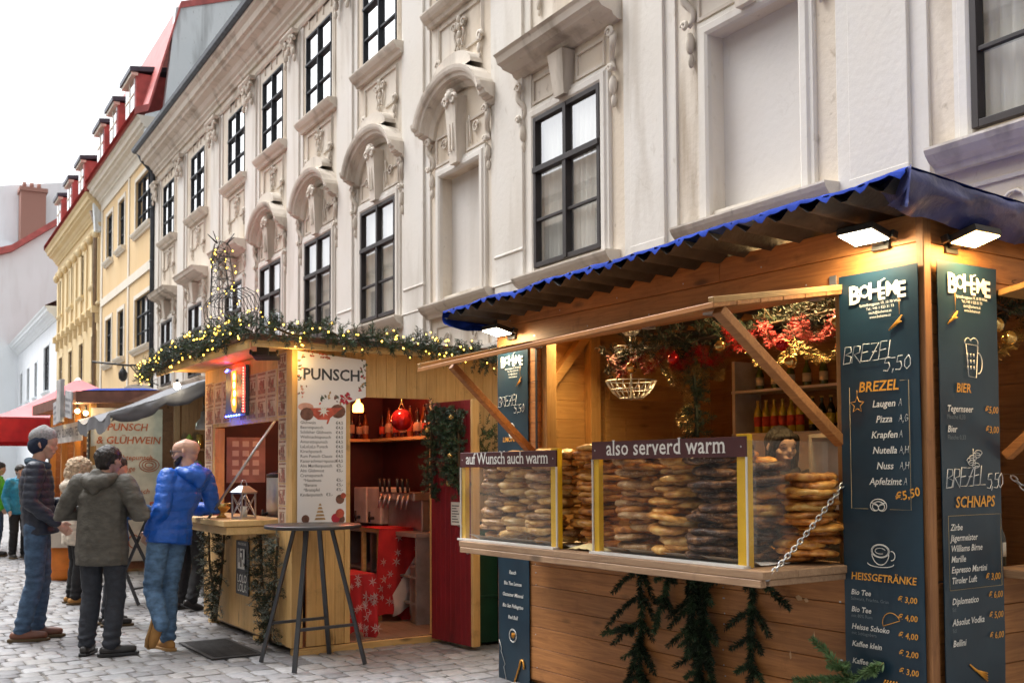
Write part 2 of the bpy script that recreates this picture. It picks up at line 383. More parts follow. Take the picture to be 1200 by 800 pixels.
m_cream = plaster('cream trim', (.72, .66, .56), (.76, .72, .64), (.45, .38, .28), .5, .2, .25)
m_yellow = plaster('yellow plaster', (.70, .53, .29), (.76, .62, .40), (.5, .38, .20), .6, .2, .25)
m_yelltrim = plaster('yellow trim', (.78, .64, .40), (.68, .50, .26), (.5, .38, .2), .4, .2, .2)
m_white = plaster('white render', (.86, .90, .93), (.82, .86, .88), (.66, .67, .68), .6, .2, .3)
m_lgrey = plaster('light grey render', (.80, .84, .88), (.84, .86, .89), (.55, .55, .56), .5, .2, .3)
m_fire = plaster('firewall render', (.72, .77, .79), (.80, .83, .84), (.30, .31, .31), .6, .4, .8)
m_redroof = M('red sheet roof', (.44, .10, .09), .5, var=.2, scale=3)
m_tile = M('red roof tiles', (.26, .08, .05), .8, var=.3, scale=12)
m_slate = M('dark dormer sheet', (.045, .05, .07), .5, var=.25)
m_brick = M('chimney brick', (.36, .19, .15), .9, var=.35, scale=20, bump=.5, bscale=40)

# ---------------------------------------------------------------- ground
def cobble_mat(name, far):
    m, t, p, N, L = nodes(name)
    tc = N('TexCoord'); g = N('NewGeometry')
    nz = N('TexNoise'); nz.inputs['Scale'].default_value = .35; nz.inputs['Detail'].default_value = 4; L(tc.outputs['Object'], nz.inputs['Vector'])
    n2 = N('TexNoise'); n2.inputs['Scale'].default_value = 26; n2.inputs['Detail'].default_value = 7; L(tc.outputs['Object'], n2.inputs['Vector'])
    rp = N('ValToRGB'); e = rp.color_ramp.elements; e[0].position = 0; e[0].color = (.15, .145, .15, 1); e[1].position = 1; e[1].color = (.33, .32, .32, 1)
    e.new(.25).color = (.215, .21, .215, 1); e.new(.6).color = (.27, .255, .245, 1); e.new(.8).color = (.24, .24, .25, 1)
    if not far: L(g.outputs['Random Per Island'], rp.inputs['Fac'])
    else:
        vo = N('TexVoronoi'); vo.inputs['Scale'].default_value = 5; L(tc.outputs['Object'], vo.inputs['Vector'])
        L(vo.outputs['Color'], rp.inputs['Fac'])
    def mr(x, a, b, lo, hi):
        r = N('MapRange'); r.inputs['From Min'].default_value = a; r.inputs['From Max'].default_value = b; r.inputs['To Min'].default_value = lo; r.inputs['To Max'].default_value = hi; L(x, r.inputs['Value']); return r.outputs[0]
    mu = N('Math', operation='MULTIPLY'); L(mr(nz.outputs['Fac'], .3, .7, .68, 1.2), mu.inputs[0]); L(mr(n2.outputs['Fac'], .3, .7, .8, 1.15), mu.inputs[1])
    hv = N('HueSaturation'); L(mu.outputs[0], hv.inputs['Value']); L(rp.outputs[0], hv.inputs['Color']); L(hv.outputs[0], p.inputs['Base Color'])
    L(mr(nz.outputs['Fac'], .35, .65, .38, .62), p.inputs['Roughness'])
    bu = N('Bump'); bu.inputs['Strength'].default_value = .35; bu.inputs['Distance'].default_value = .006; L(n2.outputs['Fac'], bu.inputs['Height']); L(bu.outputs[0], p.inputs['Normal'])
    return m
m_cob = cobble_mat('granite setts', False); m_cobfar = cobble_mat('granite setts far', True)
m_joint = M('sand joints', (.135, .125, .115), .95, var=.35, scale=3, c2=(.23, .21, .19), bump=.5, bscale=90)
g = MB(); g.quad((-300, -300, 0), (300, -300, 0), (300, 300, 0), (-300, 300, 0))
structure(g.build('ground', m_joint, T=fmat(PUN)))
q = random.Random(5); mb = MB()
x0, x1, y0, y1 = -6.2, 3.6, -6.0, 17.0
y = y0
while y < y1:
    rh = q.uniform(.17, .235); x = x0 + q.uniform(0, .2)
    while x < x1:
        w = q.uniform(.14, .23); gp = .006
        cx, cy = x + w / 2, y + rh / 2 + .02 * math.sin(x * 1.7 + y); hw, hh = w / 2 - gp, rh / 2 - gp
        h = q.uniform(.006, .013); a, b = q.uniform(-.02, .02), q.uniform(-.02, .02); cut = q.uniform(.10, .26)
        o8 = [(1, 1 - cut), (1 - cut, 1), (-1 + cut, 1), (-1, 1 - cut), (-1, -1 + cut), (-1 + cut, -1), (1 - cut, -1), (1, -1 + cut)]
        jj = [(px * (1 + q.uniform(-.09, .05)), py * (1 + q.uniform(-.09, .05))) for px, py in o8]
        vs = [(cx + px * hw, cy + py * hh, -.02) for px, py in jj] + [(cx + px * hw, cy + py * hh, h * .45 + px * a * hw + py * b * hh) for px, py in jj] + \
             [(cx + px * hw * .86, cy + py * hh * .86, h + px * a * hw + py * b * hh) for px, py in jj] + [(cx, cy, h + .0015)]
        fs = [(i, (i + 1) % 8, 8 + (i + 1) % 8, 8 + i) for i in range(8)] + [(8 + i, 8 + (i + 1) % 8, 16 + (i + 1) % 8, 16 + i) for i in range(8)] + [(16 + i, 16 + (i + 1) % 8, 24) for i in range(8)]
        mb.add(vs, fs, 0, True)
        x += w
    y += rh
structure(mb.build('cobblestones', m_cob, T=fmat(PUN)))
mb = MB(); mb.quad((-7, 17.01, .012), (3.6, 17.01, .012), (3.6, 120, .012), (-7, 120, .012)); structure(mb.build('street', m_cobfar, T=fmat(PUN)))

# ---------------------------------------------------------------- the palace facade
def wall_holes(mb, u0, u1, z0, z1, holes, depth, mat=0, niches=(), nmat=0):
    us = sorted({u0, u1, *[h[0] for h in holes], *[h[1] for h in holes]}); zs = sorted({z0, z1, *[h[2] for h in holes], *[h[3] for h in holes]})
    us = [u for u in us if u0 <= u <= u1]; zs = [z for z in zs if z0 <= z <= z1]
    for a, b in zip(us, us[1:]):
        for c, d in zip(zs, zs[1:]):
            m, n = (a + b) / 2, (c + d) / 2
            if any(h[0] < m < h[1] and h[2] < n < h[3] for h in holes): continue
            mb.quad((0, a, c), (0, a, d), (0, b, d), (0, b, c), mat)
    for h in holes:
        a, b, c, d = h[:4]; dp = h[4] if len(h) > 4 else depth
        mb.quad((0, a, c), (dp, a, c), (dp, a, d), (0, a, d), mat); mb.quad((0, b, c), (0, b, d), (dp, b, d), (dp, b, c), mat)
        mb.quad((0, a, c), (0, b, c), (dp, b, c), (dp, a, c), mat); mb.quad((0, a, d), (dp, a, d), (dp, b, d), (0, b, d), mat)
        if h in niches: mb.quad((dp, a, c), (dp, b, c), (dp, b, d), (dp, a, d), nmat)
def window(parent, uc, z0, z1, w, x=.13, fm=None, pm=None, curtain=0, rows=(.355, .69), qq=None, cols=2, thin=1.0):
    fm = fm or m_frame; pm = pm or m_pane
    f = MB(); h = z1 - z0; t = .06 * thin; a, b = uc - w / 2, uc + w / 2
    f.box((x, a, z0), (x + .09, a + t, z1)); f.box((x, b - t, z0), (x + .09, b, z1))
    f.box((x + .002, a + t, z0), (x + .09, b - t, z0 + t)); f.box((x + .002, a + t, z1 - t), (x + .09, b - t, z1))
    zt = z1 - h * rows[0]
    f.box((x - .02, a + .01, zt - .036 * thin), (x + .08, b - .01, zt + .036 * thin))
    for k in range(1, cols):
        u = a + (b - a) * k / cols
        f.box((x - .012, u - .04 * thin, z0 + .012), (x + .085, u + .04 * thin, zt - .037 * thin)); f.box((x - .006, u - .036 * thin, zt + .037 * thin), (x + .085, u + .036 * thin, z1 - .012))
    if len(rows) > 1:
        zm = z1 - h * rows[1]
        f.box((x + .01, a + t, zm - .018), (x + .06, b - t, zm + .018))
    wn = f.build('window', fm, parent, bevel=.004)
    p = MB(); p.quad((x + .05, a + t, z0 + t), (x + .05, a + t, z1 - t), (x + .05, b - t, z1 - t), (x + .05, b - t, z0 + t)); p.build('pane', pm, wn)
    c = MB(); q = qq or rng
    for s in (0, 1):
        ww = w * (q.uniform(.18, .42) if curtain == 1 else .52)
        c0 = a + .02 if s == 0 else b - .02 - ww; n = 24
        vs = []; 
        for i in range(n + 1):
            u = c0 + ww * i / n; xx = x + .12 + .02 * math.sin(i * 1.9 + s) + (.02 if s else 0)
            vs += [(xx, u, z0 - .05), (xx, u, z1 + .05)]
        c.add(vs, [(2 * i, 2 * i + 1, 2 * i + 3, 2 * i + 2) for i in range(n)], 0, True)
    if curtain: c.build('curtain', m_curtain, wn)
    return wn
palace = empty('palace', fmat(FAC), 'pale cream baroque palace with pilasters and dark framed windows behind the stalls', 'building')
LW = [(10.92, 's'), (16.83, 'c'), (19.80, 'c'), (22.82, 'c'), (25.75, 's'), (29.55, 's'), (33.05, 's'), (4.45, 's')]
BL = [(13.79, 'c'), (7.62, 's')]
UW = [10.92, 13.79, 16.76, 19.80, 22.74, 25.60, 29.42, 32.97]
WW, WZ0, WZ1, UZ0, UZ1 = 1.50, 4.14, 6.10, 8.66, 10.32
holes = [(u - WW / 2, u + WW / 2, WZ0, WZ1) for u, _ in LW] + [(u - .72, u + .72, UZ0, UZ1) for u in UW]
nich = [(u - .63, u + .63, WZ0 + .02, 5.98, .16) for u, _ in BL]
mb = MB(); wall_holes(mb, -6, 35.0, 0, 11.6, holes + nich, .22, 0, nich, 1)
mb.quad((0, 35, 0), (9, 35, 0), (9, 35, 11.6), (0, 35, 11.6)); mb.quad((0, -6, 0), (9, -6, 0), (9, -6, 11.6), (0, -6, 11.6))
mb.build('wall', [m_wall, m_niche], palace)
mb = MB(); mb.quad((.75, -6, 0), (.75, 34.9, 0), (.75, 34.9, 11.5), (.75, -6, 11.5)); mb.build('dark_room_sheet', m_room, palace)  # near-black sheet stands for the unlit rooms behind the panes
for u, k in LW: window(palace, u, WZ0, WZ1, WW - .004, x=-.065, curtain=2)
for u in UW: window(palace, u, UZ0, UZ1, 1.436, x=-.055, fm=m_frameup, pm=m_paneup, curtain=2, thin=.62)
# cornice, gutter, roof
CORN = [(0, 0), (0, -.06), (.06, -.08), (.10, -.14), (.16, -.14), (.20, -.20), (.30, -.26), (.36, -.40), (.44, -.42), (.46, -.50), (.60, -.52), (.66, -.60), (.72, -.62), (.72, 0)]
mb = MB(); mb.sweep([(-6, 10.95), (35.0, 10.95)], CORN); mb.sweep([(-6, 10.66), (35.0, 10.66)], [(0, 0), (0, -.05), (.05, -.08), (.09, -.05), (.09, 0)]); mb.build('cornice', m_trim, palace)
mb = MB(); mb.sweep([(-6, 11.672), (35.15, 11.672)], [(0, -.3), (0, -.66), (.04, -.73), (.13, -.75), (.13, -.70), (.05, -.66), (.06, -.3)]); mb.build('gutter', m_zinc, palace)
mb = MB(); mb.quad((-.62, -6, 11.75), (-.62, 35, 11.75), (4.5, 35, 12.3), (4.5, -6, 12.3)); mb.quad((4.5, -6, 12.3), (4.5, 35, 12.3), (9, 35, 11.6), (9, -6, 11.6)); mb.build('roof', m_zinc, palace)
mb = MB(); mb.tube([(-.55, 34.95, 11.66), (-.45, 34.93, 11.45), (-.12, 34.9, 11.05), (-.12, 34.9, 8), (-.12, 34.9, 3.2)], .075, 10)
for z in (4.8, 6.5, 8.2, 9.9): mb.cyl((-.12, 34.9, z), (-.12, 34.9, z + .05), .09)
mb.build('drainpipe', m_zinc, palace)
# pilasters
PIL = [(-.2, .8), (2.9, .62), (6.09, .62), (9.26, .60), (12.30, .74), (15.33, .72), (18.32, .70), (21.27, .70), (24.33, .80), (27.5, .8), (31.28, .75), (34.55, .55)]
for k, (u, w) in enumerate(PIL):
    mb = MB()
    mb.box((-.07, u - w / 2, 3.31), (.01, u + w / 2, 10.64)); mb.box((-.030, u - w / 2 - .17, 3.3), (.01, u + w / 2 + .17, 10.655))
    mb.box((-.078, u - w / 2 - .005, 3.3), (-.031, u + w / 2 + .005, 4.03))
    if u > 10: mb.sweep([(u - w / 2 - .01, 4.42), (u + w / 2 + .01, 4.42)], [(0, -.031), (0, -.075), (.02, -.085), (.04, -.08), (.05, -.072), (.05, -.031)])
    if u > 10: mb.sweep([(u - w / 2 - .05, 4.03), (u + w / 2 + .05, 4.03)], [(0, -.031), (0, -.082), (.015, -.09), (.03, -.085), (.03, -.031)])
    mb.build('pilaster', m_pil, palace, bevel=.006)
    if u > 14:
        cp = MB(); q = random.Random(k)
        for s in (-1, 1):
            sp = [(-.16 - .05 * i / 14, u + s * (w * .33 + .10 * (1 - i / 16) * math.cos(i * .6)), 10.45 + .10 * (1 - i / 16) * math.sin(i * .6)) for i in range(14)]
            cp.tube(sp, [.045 - .002 * i for i in range(14)], 6)
            cp.ball((-.15, u + s * w * .33, 10.22), (.05, .07, .10), 8, 6); cp.ball((-.14, u + s * w * .42, 10.06), (.04, .05, .08), 8, 6)
        for i in range(9): cp.ball((-.13 - q.uniform(0, .07), u + q.uniform(-.3, .3) * w, 10.1 + q.uniform(0, .48)), (.05, q.uniform(.05, .09), q.uniform(.06, .1)), 8, 6)
        cp.sweep([(u - w / 2 - .06, 10.56), (u + w / 2 + .06, 10.56)], [(0, -.1), (0, -.2), (.05, -.24), (.09, -.24), (.09, -.1)])
        cp.build('capital', m_trim, palace)
# hoods, sills, surrounds, aprons
HOOD = [(0, 0), (0, -.05), (.03, -.10), (.07, -.12), (.10, -.24), (.13, -.26), (.15, -.31), (.22, -.33), (.25, -.36), (.25, 0)]
SILL = [(0, 0), (0, -.08), (.05, -.10), (.08, -.16), (.13, -.20), (.17, -.22), (.19, -.22), (.20, 0)]
SUR = [(0, 0), (0, -.05), (.03, -.07), (.10, -.07), (.12, -.045), (.16, -.045), (.17, -.02), (.17, 0)]
def scroll(mb, u, z, s, h, x=-.06):
    pts = [(x - .03 * math.sin(i * .5), u + s * (.05 * math.sin(i * .55) + .02), z - h * i / 12) for i in range(13)]
    mb.tube(pts, [.05 - .022 * i / 12 for i in range(13)], 6)
    for r0, zz in ((.075, z), (.05, z - h)):
        mb.tube([(x - .05, u + s * .03 + r0 * (1 - i / 15) * math.cos(i * .62), zz + r0 * (1 - i / 15) * math.sin(i * .62)) for i in range(13)], .024, 5)
def frame3(mb, a, b, z0, z1, prof, x0=0):
    mb.sweep([(a, z0), (a, z1), (b, z1), (b, z0)], prof, x0=x0)
def hood(uc, kind, blind=False):
    W2 = .63 if blind else WW / 2; top = 5.98 if blind else WZ1
    mb = MB(); frame3(mb, uc - W2, uc + W2, WZ0 - .08, top, SUR); mb.build('surround', m_pil, palace)
    mb = MB(); mb.sweep([(uc - 1.07, 3.86), (uc + 1.07, 3.86)], SILL); mb.build('sill', m_trim, palace)
    mb = MB()
    if kind == 'c':
        pth = [(uc - 1.14, 6.62), (uc - .86, 6.62)] + [(uc + .84 * math.cos(pi - pi * i / 16), 6.64 + .50 * math.sin(pi * i / 16)) for i in range(1, 16)] + [(uc + .86, 6.62), (uc + 1.14, 6.62)]
        mb.sweep(pth, [(0, 0), (0, -.05), (.04, -.09), (.07, -.10), (.09, -.17), (.11, -.175), (.12, -.23), (.17, -.245), (.18, -.28), (.22, -.30), (.27, -.31), (.27, 0)])
        cap = [(uc + .66 * math.cos(pi - pi * i / 14), 7.34 + .30 * math.sin(pi * i / 14)) for i in range(15)]
        vs = [(-.20, *p) for p in cap] + [(.01, *p) for p in cap]; n = len(cap)
        mb.add(vs, [tuple(range(n))[::-1]] + [(i, i + 1, n + i + 1, n + i) for i in range(n - 1)])
    else:
        mb.sweep([(uc - 1.14, 6.72), (uc + 1.14, 6.72)], [(h * 1.1, x * 1.2) for h, x in HOOD])
    mb.build('hood', m_trim, palace)
    mb = MB()
    zb = top + .18
    kz = 6.70 if kind == 's' else 7.02
    mb.add([(-.14, uc - .11, zb - .12), (-.14, uc + .11, zb - .12), (-.20, uc + .17, kz), (-.20, uc - .17, kz), (0, uc - .11, zb - .12), (0, uc + .11, zb - .12), (0, uc + .17, kz), (0, uc - .17, kz)],
           [(0, 3, 2, 1), (0, 1, 5, 4), (0, 4, 7, 3), (1, 2, 6, 5)])
    for s in (-1, 1):
        a, b = sorted((uc + s * .24, uc + s * .78))
        frame3(mb, a, b, zb + .02, 6.6, [(0, 0), (0, -.025), (.03, -.03), (.04, 0)])
        mb.sweep([(a, zb + .02), (b, zb + .02)], [(0, 0), (0, -.03), (.035, -.03), (.035, 0)])
        scroll(mb, uc + s * (W2 + .26), 6.58, s, .42)
        mb.ball((-.05, uc + s * (W2 + .27), 5.98), (.05, .05, .12), 8, 6); mb.ball((-.04, uc + s * (W2 + .27), 5.80), (.035, .035, .08), 8, 6)
    if kind == 'c':
        for s in (-1, 1): mb.tube([(-.2, uc + s * (.12 + .09 * (1 - i / 15) * math.cos(i * .6)), 6.95 + .09 * (1 - i / 15) * math.sin(i * .6)) for i in range(13)], .03, 5)
        mb.ball((-.2, uc, 7.02), (.06, .10, .09), 8, 6)
        for o_ in (-.045, .045): mb.box((-.155, uc + o_ - .014, zb + .06), (-.185, uc + o_ + .014, zb + .46))
        for k in range(7):
            a = pi * (k + .5) / 7; mb.tube([(-.17, uc + .02 * math.cos(a), 7.0), (-.20, uc + .15 * math.cos(a), 7.0 + .13 * math.sin(a))], [.012, .026], 5)
        for s in (-1, 1):
            mb.tube([(-.03, uc + s * (.50 + .10 * (1 - i / 17) * math.cos(i * .6)), zb + .30 + .10 * (1 - i / 17) * math.sin(i * .6)) for i in range(15)], .016, 5)
            mb.tube([(-.03, uc + s * (.30 + .05 * i / 6), zb + .52 - .07 * i) for i in range(7)], .016, 5)
    mb.build('ornament', m_trim, palace)
for u, k in LW: hood(u, k)
for u, k in BL: hood(u, k, True)
for u in UW:
    mb = MB(); mb.sweep([(u - .98, 8.40), (u + .98, 8.40)], SILL); mb.build('sill', m_trim, palace)
    mb = MB(); frame3(mb, u - .718, u + .718, UZ0 - .04, UZ1, [(h * .8, x * .6) for h, x in SUR]); mb.build('surround', m_wall, palace)
    mb = MB()
    frame3(mb, u - .66, u + .66, 7.72, 8.27, [(0, 0), (0, -.03), (.03, -.04), (.05, 0)]); mb.sweep([(u - .66, 7.70), (u - .2, 7.70)], [(0, 0), (0, -.03), (.03, -.035), (.04, 0)]); mb.sweep([(u + .2, 7.70), (u + .66, 7.70)], [(0, 0), (0, -.03), (.03, -.035), (.04, 0)])
    for s in (-1, 1):
        mb.tube([(-.05, u + s * (.66 + .07 * (1 - i / 15) * math.cos(i * .6)), 7.72 + .09 * (1 - i / 15) * math.sin(i * .6)) for i in range(13)], .03, 5)
        mb.ball((-.04, u + s * .62, 7.57), (.03, .045, .08), 8, 6); mb.ball((-.03, u + s * .62, 7.46), (.02, .03, .05), 8, 6); mb.tube([(-.04, u + s * (.14 + .08 * (1 - i / 15) * math.cos(i * .6)), 8.12 + .08 * (1 - i / 15) * math.sin(i * .6)) for i in range(13)], .022, 5); mb.tube([(-.035, u + s * (.12 + .03 * math.sin(i * .8)), 8.05 - .035 * i) for i in range(9)], .018, 5)
        frame3(mb, *sorted((u + s * .2, u + s * .62)), UZ1 + .16, UZ1 + .34, [(0, 0), (0, -.03), (.03, -.03), (.03, 0)])
    for i in range(5): mb.ball((-.04, u + .015 * math.sin(i * 2), 8.22 - i * .12), (.035, .05 - .006 * i, .06), 8, 6)
    mb.build('ornament', m_trim, palace)
for u, _ in LW[:4] + BL[:1] + LW[7:]:     # engraved scroll panels under the sills
    mb = MB()
    frame3(mb, u - .8, u + .8, 3.0, 3.7, [(0, 0), (0, -.02), (.03, -.025), (.04, 0)])
    for s in (-1, 1):
        for z, r in ((3.5, .12), (3.25, .09)): mb.tube([(-.02, u + s * (.42 + r * (1 - i / 17) * math.cos(i * .55)), z + r * (1 - i / 17) * math.sin(i * .55)) for i in range(15)], .014, 5)
    mb.build('ornament', m_trim, palace)
mb = MB(); mb.sweep([(-6, 3.18), (35, 3.18)], [(0, 0), (0, -.09), (.05, -.13), (.10, -.13), (.13, 0)]); mb.build('string_course', m_trim, palace)

# ---------------------------------------------------------------- houses further along
def house(name, label, u0, u1, H, wm, tm, wins, fm=m_frameup, proj=.5, depth=9, cor=None, pm=m_pane):
    e = empty(name, fmat(FAC), label, 'building'); mb = MB()
    hs_ = [(u - w / 2, u + w / 2, z0, z1) for u, z0, z1, w, c in wins]
    wall_holes(mb, u0, u1, 0, H, hs_, .2)
    mb.quad((0, u0, 0), (depth, u0, 0), (depth, u0, H), (0, u0, H)); mb.quad((0, u1, 0), (depth, u1, 0), (depth, u1, H), (0, u1, H)); mb.build('wall', wm, e)
    mb = MB(); mb.quad((.7, u0 + .1, 0), (.7, u1 - .1, 0), (.7, u1 - .1, H - .1), (.7, u0 + .1, H - .1)); mb.build('dark_room_sheet', m_room, e)  # darkness of the rooms drawn as a near-black sheet
    for u, z0, z1, w, c in wins:
        window(e, u, z0, z1, w - .004, x=.06, fm=fm, pm=m_paneup if z0 > 9 else pm, curtain=2, cols=c, thin=.6)
        mb = MB(); mb.sweep([(u - w / 2 - .18, z0 - .22), (u + w / 2 + .18, z0 - .22)], [(h, x * .8) for h, x in SILL]); mb.build('sill', tm, e)
        mb = MB(); frame3(mb, u - w / 2, u + w / 2, z0 - .02, z1, [(0, 0), (0, -.03), (.14, -.03), (.14, 0)]); mb.build('surround', tm, e)
    c = [(h * proj / .62, x * proj / .62) for h, x in CORN]
    mb = MB(); mb.sweep([(u0, H - .72 * proj / .62), (u1, H - .72 * proj / .62)], c); mb.build('cornice', tm, e)
    return e
wo = []
for u, w, c in ((36.95, 2.6, 3), (40.85, 1.2, 2), (43.4, 1.3, 2)): wo += [(u, 9.75, 11.55, w, c), (u, 5.72, 7.45, w, c)]
oc = house('ochre_house', 'ochre house with white bands and red sheet dormer roof next to the palace', 35.06, 45.2, 12.95, m_ochre, m_cream, wo, proj=.6)
mb = MB(); mb.sweep([(35.06, 8.12), (45.2, 8.12)], [(0, 0), (0, -.05), (.3, -.05), (.3, 0)])
for a, b in ((35.06, 35.3), (39.3, 39.52), (44.9, 45.2)): mb.box((-.04, a, 3.6), (0, b, 12.3))
mb.sweep([(35.06, 12.0), (45.2, 12.0)], [(0, 0), (0, -.05), (.35, -.05), (.35, 0)]); mb.build('band', m_cream, oc)
def mansard(e, u0, u1, z0, z1, x1, dorm, gable=True):
    if gable:
        mb = MB(); G = [(-.25, z0 - 1.6), (-.35, z0), (.25, z0 + .25), (x1 - .15, z1), (x1 + 3.2, z1 + 1.2), (6.5, z0 - 1.5)]
        mb.add([(x, u0 + .02, z) for x, z in G] + [(x, u0 + .35, z) for x, z in G], [tuple(range(6)), tuple(range(6, 12))[::-1]] + [(i, (i + 1) % 6, 6 + (i + 1) % 6, 6 + i) for i in range(6)]); mb.build('firewall', m_fire, e)
    mb = MB(); P = [(-.68, z0 - .06), (-.25, z0 + .12), (x1, z1), (x1 + 3.5, z1 + 1.3)]
    vs = [(x, u0 - .02, z) for x, z in P] + [(x, u1, z) for x, z in P] + [(x, u0 - .02, z + .22) for x, z in P] + [(x, u1, z + .22) for x, z in P]
    fs = [(i, i + 1, 4 + i + 1, 4 + i) for i in range(3)] + [(8 + i, 8 + i + 1, 12 + i + 1, 12 + i) for i in range(3)] + [(i, 8 + i, 9 + i, i + 1) for i in range(3)] + [(4 + i, 12 + i, 13 + i, 5 + i) for i in range(3)]
    mb.add(vs, fs); mb.build('roof', m_redroof, e)
    for u, w in dorm:
        d = MB(); x = -.32
        d.box((x, u - w / 2, z0 + .15), (x + 2.2, u + w / 2, z0 + 1.9)); dm = d.build('dormer', m_redroof, e)
        d = MB(); d.add([(x - .22, u - w / 2 - .12, z0 + 1.9), (x + 2.4, u - w / 2 - .12, z0 + 2.25), (x + 2.4, u + w / 2 + .12, z0 + 2.25), (x - .22, u + w / 2 + .12, z0 + 1.9), (x - .22, u - w / 2 - .12, z0 + 2.06), (x + 2.4, u - w / 2 - .12, z0 + 2.41), (x + 2.4, u + w / 2 + .12, z0 + 2.41), (x - .22, u + w / 2 + .12, z0 + 2.06)], [(0, 3, 2, 1), (4, 5, 6, 7), (0, 1, 5, 4), (1, 2, 6, 5), (2, 3, 7, 6), (3, 0, 4, 7)]); d.box((x - .16, u - w / 2 - .06, z0 + 1.80), (x + .05, u + w / 2 + .06, z0 + 1.899), 1); d.build('dormer_roof', [m_slate, m_cream], dm)
        d = MB(); d.box((x - .04, u - w / 2 + .12, z0 + .45), (x - .002, u + w / 2 - .12, z0 + 1.75), 0); d.box((x - .06, u - .04, z0 + .45), (x - .041, u + .04, z0 + 1.75), 1); d.box((x - .06, u - w / 2 + .12, z0 + 1.2), (x - .042, u - .041, z0 + 1.27), 1); d.box((x - .06, u + .041, z0 + 1.2), (x - .042, u + w / 2 - .12, z0 + 1.27), 1)
        d.build('dormer_window', [m_paneup, m_cream], dm)
mansard(oc, 35.06, 45.2, 13.0, 16.7, .75, [(37.6, 1.7), (40.8, 1.5), (43.6, 1.5)])
wy = []
for u in (46.9, 50.3, 53.6, 56.9): wy += [(u, 9.3, 11.1, 1.15, 2), (u, 5.3, 7.2, 1.15, 2)]
ye = house('yellow_house', 'yellow house with ornate frieze and bracketed cornice between ochre and low grey house', 45.26, 58.5, 12.8, m_yellow, m_yelltrim, wy, fm=M('brown frame', (.10, .06, .05), .4), proj=.65)
mb = MB(); mb.sweep([(45.26, 8.3), (58.5, 8.3)], [(0, 0), (0, -.1), (.06, -.14), (.12, -.14), (.14, 0)]); mb.sweep([(45.26, 11.45), (58.5, 11.45)], [(0, 0), (0, -.08), (.1, -.14), (.16, -.14), (.18, 0)])
for i in range(9):
    u = 45.9 + i * 1.5; mb.box((-.28, u - .12, 8.0), (0, u + .12, 8.29)); mb.box((-.14, u - .09, 7.6), (0, u + .09, 7.99)); mb.ball((-.15, u, 11.25), (.14, .16, .2), 8, 6); mb.box((-.08, u - .2, 8.45), (0, u + .2, 11.05))
mb.build('frieze', m_yelltrim, ye)
mb = MB(); mb.tube([(-.3, 46.0, 12.2), (-.15, 45.9, 11.6), (-.15, 45.9, 3.2)], .08, 8); mb.build('drainpipe', M('copper pipe', (.22, .15, .10), .5), ye)
mansard(ye, 45.26, 58.5, 12.85, 15.6, .7, [(48.5, 1.5), (52.0, 1.4), (55.5, 1.4)])
wl = [(62.6, 5.9, 8.35, 2.4, 2)] + [(u, 5.9, 7.9, 1.2, 2) for u in (67.5, 71.5, 75.5)] + [(82.5, 5.9, 8.2, 2.4, 2), (88, 5.9, 7.9, 1.2, 2)]
lo = house('grey_house', 'low light grey house with dark bay windows beyond the yellow house', 58.55, 92, 10.0, m_lgrey, m_white, wl, proj=.6)
mb = MB(); mb.quad((-.6, 58.5, 10.0), (-.6, 92, 10.0), (3, 92, 11.9), (3, 58.5, 11.9)); mb.quad((3, 58.5, 11.9), (3, 92, 11.9), (7, 92, 10), (7, 58.5, 10)); mb.build('roof', m_tile, lo)
# tall white house closing the street, its bare side wall facing us
def gable_house(name, label, P, y0, y1, wm, rm, tx=None):
    e = empty(name, fmat(FAC), label, 'building'); n = len(P); mb = MB()
    mb.add([(x, y0, z) for x, z in P] + [(x, y1, z) for x, z in P], [tuple(range(n)), tuple(range(n, 2 * n))[::-1]] + [(i, (i + 1) % n, n + (i + 1) % n, n + i) for i in range(n)]); mb.build('wall', wm, e)
    return e
wh = gable_house('white_house', 'tall white house with a blank side wall edged in red behind the grey house', [(-8, 0), (9, 0), (9, 24.0), (5.2, 21.8), (2.4, 18.4), (-.5, 16.2), (-3.3, 15.2), (-8, 13.8)], 78, 100, m_white, m_redroof)
mb = MB(); E_ = [(-8.3, 13.8), (-3.3, 15.22), (-.5, 16.22), (2.4, 18.42), (5.2, 21.82), (9, 24.02)]
mb.add([(x, 77.6, z) for x, z in E_] + [(x, 77.6, z + .45) for x, z in E_] + [(x, 100, z) for x, z in E_] + [(x, 100, z + .45) for x, z in E_], [(i, i + 1, 7 + i, 6 + i) for i in range(5)] + [(6 + i, 7 + i, 19 + i, 18 + i) for i in range(5)] + [(i, 12 + i, 13 + i, i + 1) for i in range(5)])
mb.box((-4.6, 79, 15), (-3.6, 80, 15.9)); mb.build('roof_edge', m_redroof, wh)
mb = MB()
for z in (6, 9.6):
    mb.box((-5.6, 77.95, z), (-4.4, 77.99, z + 2.2)); mb.box((-2.6, 77.95, z + .2), (-1.9, 77.99, z + 1.6))
mb.build('window', m_frameup, wh)
ch = gable_house('far_house', 'far white house with a tall brick chimney at the end of the street', [(-6, 0), (16, 0), (16, 34), (-1, 30.8), (-6, 30.8)], 122, 140, m_white, m_slate)
mb = MB(); mb.box((3.9, 119.6, 24), (6.3, 121.9, 30.6)); mb.box((3.75, 119.4, 30.6), (6.45, 121.9, 31.0))
for x in (4.3, 5.0, 5.7): mb.cyl((x, 120.6, 31.0), (x, 120.6, 31.7), .2)
mb.build('chimney', m_brick, ch)
